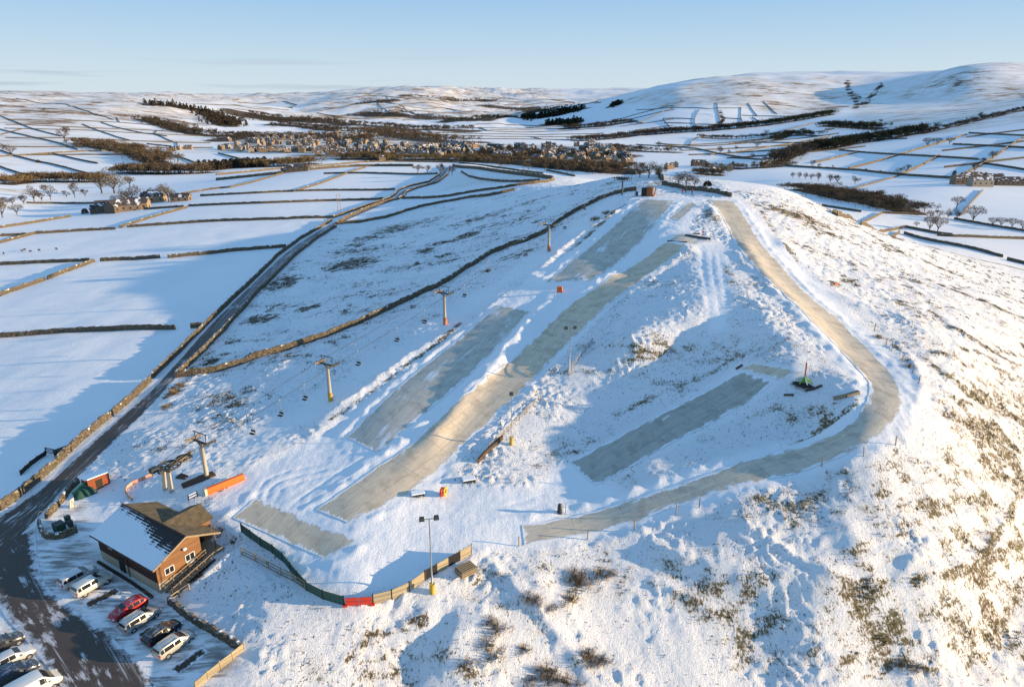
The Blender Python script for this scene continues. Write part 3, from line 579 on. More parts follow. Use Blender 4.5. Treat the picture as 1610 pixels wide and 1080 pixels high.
tosun = Vector((math.sin(SUN_AZ) * math.cos(SUN_EL), math.cos(SUN_AZ) * math.cos(SUN_EL), math.sin(SUN_EL)))
so.rotation_euler = tosun.to_track_quat('Z', 'Y').to_euler(); so.location = (200, -50, 120)
scn.view_settings.view_transform = 'Standard'; scn.view_settings.look = 'None'; scn.view_settings.exposure = 0; scn.view_settings.gamma = 1
scn.cycles.max_bounces = 5; scn.cycles.diffuse_bounces = 3; scn.cycles.use_denoising = True
# ------------------------------------------------------------------ mats and roads, draped on the ground
def strip(name, m, mat, dz, across=14, along=None, mats2=None):
    L, Rr = m['lw'], m['rw']
    if along:
        k = np.linspace(0, len(L) - 1, along); L = np.stack([np.interp(k, np.arange(len(L)), L[:, i]) for i in (0, 1)], -1); Rr = np.stack([np.interp(k, np.arange(len(m['rw'])), m['rw'][:, i]) for i in (0, 1)], -1)
    t = np.linspace(0, 1, across); xy = L[:, None, :] * (1 - t)[None, :, None] + Rr[:, None, :] * t[None, :, None]
    if name == 'ski_mat':
        jl = noise2(L[:, 0] / 1.7, L[:, 1] / 1.7, 301) * .2; jr = noise2(Rr[:, 0] / 1.7, Rr[:, 1] / 1.7, 302) * .2; dl = (Rr - L) / np.maximum(np.hypot(*(Rr - L).T), 1e-6)[:, None]
        L = L + dl * jl[:, None]; Rr = Rr + dl * jr[:, None]; xy = L[:, None, :] * (1 - t)[None, :, None] + Rr[:, None, :] * t[None, :, None]
    z = H(xy[..., 0], xy[..., 1]) + dz
    s = np.r_[0, np.cumsum(np.hypot(*np.diff((L + Rr) / 2, axis=0).T))]
    wid = np.hypot(*(L - Rr).T)
    A = np.broadcast_to(t[None], z.shape); S = np.broadcast_to(s[:, None], z.shape); Wd = np.broadcast_to(wid[:, None], z.shape)
    edge = np.minimum(A, 1 - A) * Wd; end = np.minimum(S, s[-1] - S)
    return mesh_obj(name, np.stack([xy[..., 0].ravel(), xy[..., 1].ravel(), z.ravel()], -1), grid_faces(*z.shape), [mat], smooth=True,
                    attrs=dict(across=(A * Wd), along=S, edge=edge, rim=end))
def mat_material(name, tone, snowiness=.3, streak=1.0):
    s = N(name); ac, al, ed, rm = s.attr('across'), s.attr('along'), s.attr('edge'), s.attr('rim')
    v = s.comb(ac, al, 0.0)
    # long combing streaks down the fall line
    st = s.noise(1.0, 6, .65, vec=s.map(v, scale=(1.5, .10, 1))); bl = s.noise(.35, 5, .6, vec=v); fn = s.noise(5, 3, .7, vec=v)
    st2 = s.noise(1.0, 4, .6, vec=s.map(v, scale=(5.5, .35, 1), loc=(9, 2, 0))); c = s.mix(s.math('ADD', s.math('MULTIPLY', s.step(st, .3, .7), .6), s.math('MULTIPLY', s.step(st2, .32, .68), .4)), tuple(x * .80 for x in tone), tuple(min(1, x * 1.12) for x in tone))
    c = s.mix(s.math('MULTIPLY', s.step(bl, .46, .66), .8), c, tuple(x * .62 for x in tone)); bl2 = s.noise(1.6, 5, .7, vec=s.map(v, scale=(1, .6, 1), loc=(1, 4, 0))); c = s.mix(s.math('MULTIPLY', s.step(bl2, .5, .7), .5), c, tuple(x * .7 for x in tone))
    c = s.mix(s.math('MULTIPLY', s.step(fn, .35, .75), .25), c, tuple(x * 1.45 for x in tone))
    # panel seams
    seam_a = s.math('PINGPONG', al, 3.4); seam_b = s.math('PINGPONG', ac, 1.25)
    wob = s.math('MULTIPLY', s.noise(.8, 3, .5, vec=v), .12)
    sa = s.step(s.math('ADD', seam_a, wob), .13, .06); sb = s.step(s.math('ADD', seam_b, wob), .11, .055)
    seam = s.math('MULTIPLY', s.math('MAXIMUM', sa, sb), s.step(s.noise(.25, 2, .5, vec=v), .40, .5))
    c = s.mix(s.math('MULTIPLY', seam, .75), c, tuple(x * .33 for x in tone))
    # snow blown in from the sides and in drifts
    en = s.noise(.9, 5, .65, vec=s.map(v, scale=(1, .4, 1)))
    edm = s.step(s.math('ADD', s.math('MINIMUM', ed, rm), s.math('MULTIPLY', en, -3.2)), -1.05, -1.5)
    dr = s.step(s.math('ADD', s.noise(.17, 5, .6, vec=s.map(v, scale=(1.4, .5, 1), loc=(3, 7, 0))), s.math('MULTIPLY', st, .35 * streak)), .98 - snowiness * .42, 1.06 - snowiness * .30)
    sn = s.math('MAXIMUM', edm, s.math('MULTIPLY', dr, .9))
    c = s.mix(sn, c, SNOW)
    s.color(c).rough(.85); s.bump(s.math('ADD', s.math('MULTIPLY', sn, .6), s.math('ADD', s.math('MULTIPLY', fn, .3), s.math('MULTIPLY', seam, -.5))), .5, .06)
    return s.m
TAN = (.69, .575, .425); GREY = (.60, .545, .46)
M['mat_tan'] = mat_material('worn tan bristle mat', TAN, .30)
M['mat_mix'] = mat_material('grey beige bristle mat', (.61, .535, .425), .36)
M['mat_grey'] = mat_material('grey bristle mat', GREY, .45)
M['mat_snowy'] = mat_material('snow dusted bristle mat', (.58, .54, .46), .62)
M['mat_dark'] = mat_material('dark bristle mat', (.46, .44, .38), .12)
def tag(o, label=None, cat=None, group=None, kind=None):
    if label: o['label'] = label
    if cat: o['category'] = cat
    if group: o['group'] = group
    if kind: o['kind'] = kind
    return o
G = 'artificial ski mats on the hill'
tag(strip('ski_mat', MATS['A_low'], M['mat_snowy'], .05), 'broad snow-streaked ski mat beside the lift line, halfway up the hill', 'ski mat', G)
tag(strip('ski_mat', MATS['A_up'], M['mat_snowy'], .05), 'upper ski mat running down from the brown hilltop hut', 'ski mat', G)
tag(strip('ski_mat', MATS['B'], M['mat_tan'], .055, 18, 160), 'long straight tan ski mat down the middle of the hill', 'ski mat', G)
tag(strip('ski_mat', MATS['C'], M['mat_mix'], .055, 18, 240), 'long curving ski mat sweeping round the right side of the hill', 'ski mat', G)
tag(strip('ski_mat', MATS['D'], M['mat_dark'], .05), 'short dark grey ski mat in the shaded hollow', 'ski mat', G)
tag(strip('ski_mat', MATS['E'], M['mat_tan'], .05), 'tan ski mat on the flat at the foot of the runs near the lodge', 'ski mat', G)
tag(strip('ski_mat', MATS['pad'], M['mat_tan'], .06), 'small tan mat patch above the dark mat beside the tow carousel', 'ski mat', G)
tag(strip('ski_mat', MATS['deck'], M['mat_snowy'], .06), 'snowy launch pad at the head of the straight tan mat', 'ski mat', G)
tag(strip('ski_mat', MATS['B_top'], M['mat_snowy'], .06), 'narrow snowy mat strip beside the hilltop start', 'ski mat', G)
def tarmac():
    s = N('wet winter tarmac'); ac, al, ed = s.attr('across'), s.attr('along'), s.attr('edge')
    v = s.comb(ac, al, 0.0)
    st = s.noise(1, 5, .6, vec=s.map(v, scale=(1.3, .05, 1))); bl = s.noise(.25, 5, .6); fn = s.noise(6, 3, .6)
    c = s.mix(bl, (.045, .034, .028), (.12, .092, .074)); c = s.mix(s.math('MULTIPLY', s.step(fn, .5, .8), .5), c, (.17, .14, .115)); c = s.mix(s.math('MULTIPLY', s.step(al, 60, 150), .55), c, (.22, .21, .21))
    en = s.noise(.8, 5, .65)
    sn = s.math('MAXIMUM', s.step(s.math('ADD', ed, s.math('MULTIPLY', en, -4.0)), -1.0, -2.0), s.math('MULTIPLY', s.step(s.math('ADD', st, s.math('MULTIPLY', s.step(al, 40, 190), .10)), .58, .74), .7))
    pt = s.noise(1.0, 6, .7, vec=s.map(v, scale=(1.1, .22, 1), loc=(5, 1, 0))); big = s.noise(.12, 3, .5); sn = s.math('MAXIMUM', sn, s.math('MULTIPLY', s.step(s.math('ADD', s.math('MULTIPLY', pt, .7), s.math('MULTIPLY', big, .45)), .62, .70), .7))
    s.color(s.mix(sn, c, (.74, .74, .76))).rough(s.mix(bl, (.45, .45, .45), (.85, .85, .85))); s.bump(s.math('ADD', fn, s.math('MULTIPLY', sn, .8)), .3, .04)
    return s.m
M['tarmac'] = tarmac()
tag(strip('road', ROADS['road'], M['tarmac'], .035, 9), kind='structure')
tag(strip('car_park_lane', ROADS['lane'], M['tarmac'], .045, 24), kind='structure')
# ------------------------------------------------------------------ building kit
def rot2(v, a): c, s_ = math.cos(a), math.sin(a); return (v[0] * c - v[1] * s_, v[0] * s_ + v[1] * c)
class MB:
    def __init__(s): s.v = []; s.f = []; s.m = []
    def add(s, vs, fs, mat=0):
        b = len(s.v); s.v += [tuple(v) for v in vs]; s.f += [tuple(i + b for i in f) for f in fs]; s.m += [mat] * len(fs); return s
    def box(s, c, d, rz=0, mat=0, taper=1.0):
        x, y, z = d[0] / 2, d[1] / 2, d[2] / 2; vs = []
        for (a, b, e) in ((-1, -1, -1), (1, -1, -1), (1, 1, -1), (-1, 1, -1), (-1, -1, 1), (1, -1, 1), (1, 1, 1), (-1, 1, 1)):
            k = taper if e > 0 else 1; q = rot2((a * x * k, b * y * k), rz); vs.append((c[0] + q[0], c[1] + q[1], c[2] + e * z))
        return s.add(vs, [(0, 3, 2, 1), (4, 5, 6, 7), (0, 1, 5, 4), (1, 2, 6, 5), (2, 3, 7, 6), (3, 0, 4, 7)], mat)
    def bar(s, p, q, w, h=None, mat=0):
        p, q = Vector(p), Vector(q); d = (q - p); 
        if d.length < 1e-6: return s
        d.normalize(); h = h or w
        up = Vector((0, 0, 1)) if abs(d.z) < .95 else Vector((1, 0, 0)); sx = d.cross(up).normalized() * w / 2; sz = sx.normalized().cross(d) * h / 2
        vs = [p - sx - sz, p + sx - sz, p + sx + sz, p - sx + sz, q - sx - sz, q + sx - sz, q + sx + sz, q - sx + sz]
        return s.add(vs, [(0, 1, 2, 3), (7, 6, 5, 4), (0, 4, 5, 1), (1, 5, 6, 2), (2, 6, 7, 3), (3, 7, 4, 0)], mat)
    def tube(s, path, rad, n=8, mat=0, closed=False, cap=True):
        path = [Vector(p) for p in path]; rad = rad if isinstance(rad, (list, tuple)) else [rad] * len(path); vs = []; fs = []
        for k, p in enumerate(path):
            a = path[k - 1] if (k or closed) else p; b = path[(k + 1) % len(path)] if (k + 1 < len(path) or closed) else p
            d = (b - a).normalized(); up = Vector((0, 0, 1)) if abs(d.z) < .9 else Vector((1, 0, 0)); x = d.cross(up).normalized(); y = x.cross(d)
            for j in range(n):
                t = 2 * math.pi * j / n; vs.append(p + (x * math.cos(t) + y * math.sin(t)) * rad[k])
        m = len(path)
        for k in range(m if closed else m - 1):
            for j in range(n):
                a = k * n + j; b = k * n + (j + 1) % n; c = ((k + 1) % m) * n; fs.append((a, b, c + (j + 1) % n, c + j))
        if cap and not closed: fs.append(tuple(range(n))); fs.append(tuple(range((m - 1) * n, m * n))[::-1])
        return s.add(vs, fs, mat)
    def prism(s, prof, h0, h1, fn, mat=0):
        """profile (a,b) extruded between h0 and h1; fn(a,b,h) -> xyz"""
        n = len(prof); vs = [fn(a, b, h0) for a, b in prof] + [fn(a, b, h1) for a, b in prof]
        fs = [tuple(range(n))[::-1], tuple(range(n, 2 * n))] + [(i, (i + 1) % n, n + (i + 1) % n, n + i) for i in range(n)]
        return s.add(vs, fs, mat)
    def xf(s, fn): s.v = [tuple(fn(v)) for v in s.v]; return s
    def build(s, name, mats, parent=None, smooth=False):
        mats = mats if isinstance(mats, (list, tuple)) else [mats]
        return mesh_obj(name, s.v, s.f, mats, parent, smooth, s.m)
def empty(name, loc, rz=0, label=None, cat=None, group=None):
    o = bpy.data.objects.new(name, None); o.location = loc; o.rotation_euler = (0, 0, rz); o.empty_display_size = .3; COL.objects.link(o); return tag(o, label, cat, group)
KIDS = {}
def dup(root, loc, rz=0, scale=None, label=None, group=None):
    r = root.copy(); COL.objects.link(r); r.location = loc; r.rotation_euler = (0, 0, rz)
    if scale: r.scale = scale if isinstance(scale, tuple) else (scale,) * 3
    if label: r['label'] = label
    if group: r['group'] = group
    for ch in list(root.children):
        c = ch.copy(); COL.objects.link(c); c.parent = r
        for gch in ch.children: d = gch.copy(); COL.objects.link(d); d.parent = c
    return r
def simple(name, c, rough=.6, var=.25, scale=3.0, metal=0.0, bump=0.0, spec=.3, snow=0.0):
    s = N(name); n = s.noise(scale, 5, .6, vec=s.tc.outputs['Object'])
    col = s.mix(n, tuple(x * (1 - var) for x in c), tuple(min(1, x * (1 + var)) for x in c))
    if snow:
        nz = s.sep(s.geo.outputs['Normal'])[2]; sn = s.noise(1.6, 4, .6, vec=s.tc.outputs['Object'])
        f = s.step(s.math('ADD', nz, s.math('MULTIPLY', s.math('SUBTRACT', sn, .5), 1.2)), 1.15 - snow * .6, 1.2 - snow * .6); col = s.mix(f, col, SNOW)
    s.color(col).rough(rough).metal(metal); s.b.inputs['Specular IOR Level'].default_value = spec
    if bump: s.bump(s.noise(scale * 4, 4, .6, vec=s.tc.outputs['Object']), bump, .03)
    return s.m
def planks(name, c, period=.16, axis=2, var=.35, snow=0):
    s = N(name); xyz = s.sep(s.tc.outputs['Object']); pos = s.math('DIVIDE', xyz[axis], period)
    cell = s.math('FLOOR', pos); fr = s.math('FRACT', pos)
    wn_ = s.n.new('ShaderNodeTexWhiteNoise'); wn_.noise_dimensions = '1D'; s.l.new(cell, wn_.inputs['W'])
    gr = s.noise(2.0, 5, .6, vec=s.map(s.tc.outputs['Object'], scale=(1, 1, 1) if axis != 2 else (1.2, 1.2, 9)))
    col = s.mix(wn_.outputs['Value'], tuple(x * (1 - var) for x in c), tuple(x * (1 + var) for x in c)); col = s.mix(s.math('MULTIPLY', gr, .5), col, tuple(x * .5 for x in c))
    gap = s.step(fr, .14, .05); col = s.mix(s.math('MULTIPLY', gap, .75), col, tuple(x * .15 for x in c))
    if snow:
        nz = s.sep(s.geo.outputs['Normal'])[2]; col = s.mix(s.step(s.math('ADD', nz, s.math('MULTIPLY', gr, snow)), 1.2, 1.3), col, SNOW)
    s.color(col).rough(.8); s.bump(s.math('SUBTRACT', gr, s.math('MULTIPLY', gap, 1.5)), .4, .02); return s.m
def stone_material(name, cs, sc=3.2):
    s = N(name); pv = s.map(s.geo.outputs['Position'], scale=(1, 1, 1.9))
    vc = s.voro(sc, 'F1', vec=pv, out='Color'); ve = s.voro(sc, 'DISTANCE_TO_EDGE', vec=pv)
    r = s.sep(vc)[0]; col = s.ramp(r, [(0, cs[0]), (.5, cs[1]), (1, cs[2])]); n = s.noise(6, 4, .65); col = s.mix(s.math('MULTIPLY', n, .5), col, tuple(x * .5 for x in cs[0]))
    col = s.mix(s.step(ve, .09, .02), col, (.012, .011, .009)); l = s.noise(.6, 3, .6); col = s.mix(s.math('MULTIPLY', s.step(l, .5, .7), .4), col, (.10, .105, .04))
    s.color(col).rough(.9); s.bump(s.math('MULTIPLY', s.step(ve, 0, .2), 1), .8, .08); return s.m
M['stone'] = stone_material('dry stone', [(.10, .082, .06), (.23, .185, .13), (.38, .305, .21)])
M['snowcap'] = simple('snow cap', (.86, .875, .9), .6, .03)
def capstones():
    s = N('copestones with patchy snow'); n = s.noise(1.1, 5, .7); vc = s.voro(3.2, 'F1', out='Color'); c = s.ramp(s.sep(vc)[0], [(0, (.08, .065, .048)), (1, (.28, .225, .155))]); s.color(s.mix(s.step(n, .53, .60), c, SNOW)).rough(.9); s.bump(n, .6, .08); return s.m
M['cope'] = capstones()
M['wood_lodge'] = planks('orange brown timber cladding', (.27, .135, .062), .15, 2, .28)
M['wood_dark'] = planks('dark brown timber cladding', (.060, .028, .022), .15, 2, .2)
M['wood_base'] = simple('tan rendered base', (.40, .34, .24), .9, .22, 2.5, bump=.3)
M['wood_pale'] = planks('weathered fence boards', (.44, .36, .235), .18, 2, .25)
M['wood_rail'] = simple('weathered rail', (.30, .23, .15), .85, .3, 4)
M['wood_black'] = simple('dark stained timber', (.035, .028, .022), .8, .4, 4)
M['trim'] = simple('brown trim', (.05, .03, .022), .6, .2)
M['frame_white'] = simple('white window frame', (.7, .7, .68), .5, .05)
M['glass'] = simple('dark window glass', (.02, .024, .03), .08, .2, spec=.6)
M['steel'] = simple('galvanised steel', (.33, .34, .34), .5, .2, 2, metal=.5)
M['steel_dark'] = simple('dark painted steel', (.055, .06, .062), .5, .3, 2, metal=.3)
M['rust'] = simple('rusty tan steel', (.22, .16, .10), .7, .35, 2)
M['yellow'] = simple('yellow pad', (.60, .37, .06), .7, .25)
M['orange'] = simple('orange padding', (.82, .16, .03), .55, .12, 1.5, bump=.1)
M['pad_rust'] = simple('faded orange pad', (.52, .19, .08), .75, .25, 2); M['red'] = simple('red plastic barrier', (.62, .05, .025), .45, .12, 1.5)
M['black'] = simple('black rubber', (.018, .018, .02), .7, .3)
M['green_net'] = simple('dark green netting', (.045, .095, .075), .8, .3, 3)
M['green'] = simple('green tarpaulin', (.06, .36, .10), .5, .3, 2)
M['green_dark'] = simple('dark green plastic', (.02, .07, .05), .5, .2, 2)
M['cream'] = simple('cream panel', (.62, .56, .42), .7, .1)
M['brown_mat'] = simple('brown mat', (.09, .06, .04), .9, .4, 2)
M['wood_red'] = planks('red brown shed boards', (.30, .085, .04), .15, 2, .2); M['lime'] = simple('lime green paint', (.20, .42, .04), .5, .2); M['wood_hut'] = planks('hut boards', (.36, .15, .06), .2, 0, .2); M['roof_hut'] = simple('felt roof', (.16, .115, .08), .9, .3, 2); M['drum'] = simple('blue drum', (.04, .10, .20), .5, .2)
def roof_left():
    s = N('tiled roof under thin snow'); o = s.tc.outputs['UV']; pos = s.attr('ra'), s.attr('rb')
    row = s.math('FRACT', s.math('DIVIDE', pos[1], .33)); col_ = s.math('FRACT', s.math('DIVIDE', pos[0], .36))
    v = s.comb(pos[0], pos[1], 0.0)
    n = s.noise(.9, 5, .7, vec=s.map(v, scale=(1, .55, 1))); n2 = s.noise(5, 3, .6, vec=v)
    # bare near the ridge, most of it toward the car park end
    bare = s.math('ADD', s.math('MULTIPLY', s.math('ADD', pos[1], s.math('MULTIPLY', s.step(pos[0], 9.5, 1.5), 1.9)), .20), s.math('MULTIPLY', n, .75))
    f = s.step(s.math('SUBTRACT', bare, s.math('MULTIPLY', s.step(row, .55, .95), .16)), 1.18, 1.27)
    tile = s.mix(n2, (.02, .018, .018), (.055, .046, .042))
    sn = s.mix(s.math('MULTIPLY', s.step(row, .8, 1.0), .45), (.80, .825, .86), (.5, .52, .56))
    s.color(s.mix(f, sn, tile)).rough(.7); s.bump(s.math('ADD', s.math('MULTIPLY', row, -.6), s.math('MULTIPLY', s.math('PINGPONG', col_, .5), .5)), .6, .05); return s.m
def roof_right():
    s = N('mossy brown roof tiles'); pos = s.attr('ra'), s.attr('rb'); row = s.math('FRACT', s.math('DIVIDE', pos[1], .33)); v = s.comb(pos[0], pos[1], 0.0)
    n = s.noise(1.2, 5, .7, vec=v); fn = s.noise(7, 3, .6, vec=v)
    c = s.ramp(n, [(.3, (.07, .055, .035)), (.55, (.15, .115, .07)), (.75, (.20, .165, .085))]); c = s.mix(s.math('MULTIPLY', s.step(row, .2, .0), .6), c, (.03, .025, .02)); c = s.mix(s.step(fn, .66, .75), c, (.035, .03, .025))
    s.color(c).rough(.9); s.bump(s.math('ADD', s.math('MULTIPLY', row, -.6), s.math('MULTIPLY', fn, .3)), .5, .05); return s.m
M['roof_l'], M['roof_r'] = roof_left(), roof_right()

# ------------------------------------------------------------------ dry stone walls
def wall_mesh(line, step, h, w, rng, cap=.45):
    p = resample(line, step); n = len(p)
    t = np.gradient(p[:, :2], axis=0); t /= np.maximum(np.hypot(*t.T), 1e-6)[:, None]; nr = np.stack([-t[:, 1], t[:, 0]], -1)
    mb = MB(); base = H(p[:, 0], p[:, 1]); rows = []
    k1 = rng.normal(0, .045, (n, 6)); hh = h * (1 + .07 * noise2(np.arange(n) * step / 3.0, np.zeros(n), 5) * 2) + rng.normal(0, .05, n); cope = rng.uniform(0.02, .2, n)
    prof = [(-.5, -.35), (-.36, .82), (-.27, 1.0), (.27, 1.0), (.36, .82), (.5, -.35)]
    V = np.zeros((n, 6, 3))
    for q, (a, b) in enumerate(prof):
        off = a * w + k1[:, q]; V[:, q, 0] = p[:, 0] + nr[:, 0] * off; V[:, q, 1] = p[:, 1] + nr[:, 1] * off
        V[:, q, 2] = base + (hh * b if b > 0 else b) + (cope if b == 1.0 else 0)
    f = []; mid = []
    for i in range(n - 1):
        for q in range(5):
            f.append((i * 6 + q, (i + 1) * 6 + q, (i + 1) * 6 + q + 1, i * 6 + q + 1)); mid.append(1 if q == 2 or (q in (1, 3) and rng.random() < cap * .4) else 0)
    f += [(0, 1, 2, 3, 4, 5), tuple(range((n - 1) * 6, n * 6))[::-1]]; mid += [0, 0]
    return V.reshape(-1, 3), f, mid
WALLG = 'dry stone walls'
def wall(px, label, h=1.3, w=.55, name='stone_wall', cap=.45, step=None):
    ln = pts(px)[:, :2]; d = np.hypot(*ln.mean(0)); L = np.hypot(*np.diff(ln, axis=0).T).sum()
    if len(px) > 2: ln = smooth_line(ln, max(.5, d / 300), 1)
    step = step or (.42 if d < 170 else .8 if d < 320 else 1.6 if d < 600 else d / 260)
    rng = np.random.default_rng(int(sum((i_ + 1) * (a_ * 31 + b_) for i_, (a_, b_) in enumerate(px))) % 2**32)
    v, f, m = wall_mesh(ln, step, h, w, rng, cap)
    return tag(mesh_obj(name, v, f, [M['stone'], M['cope']], mat_ids=m), label, 'stone wall', kind='thing')
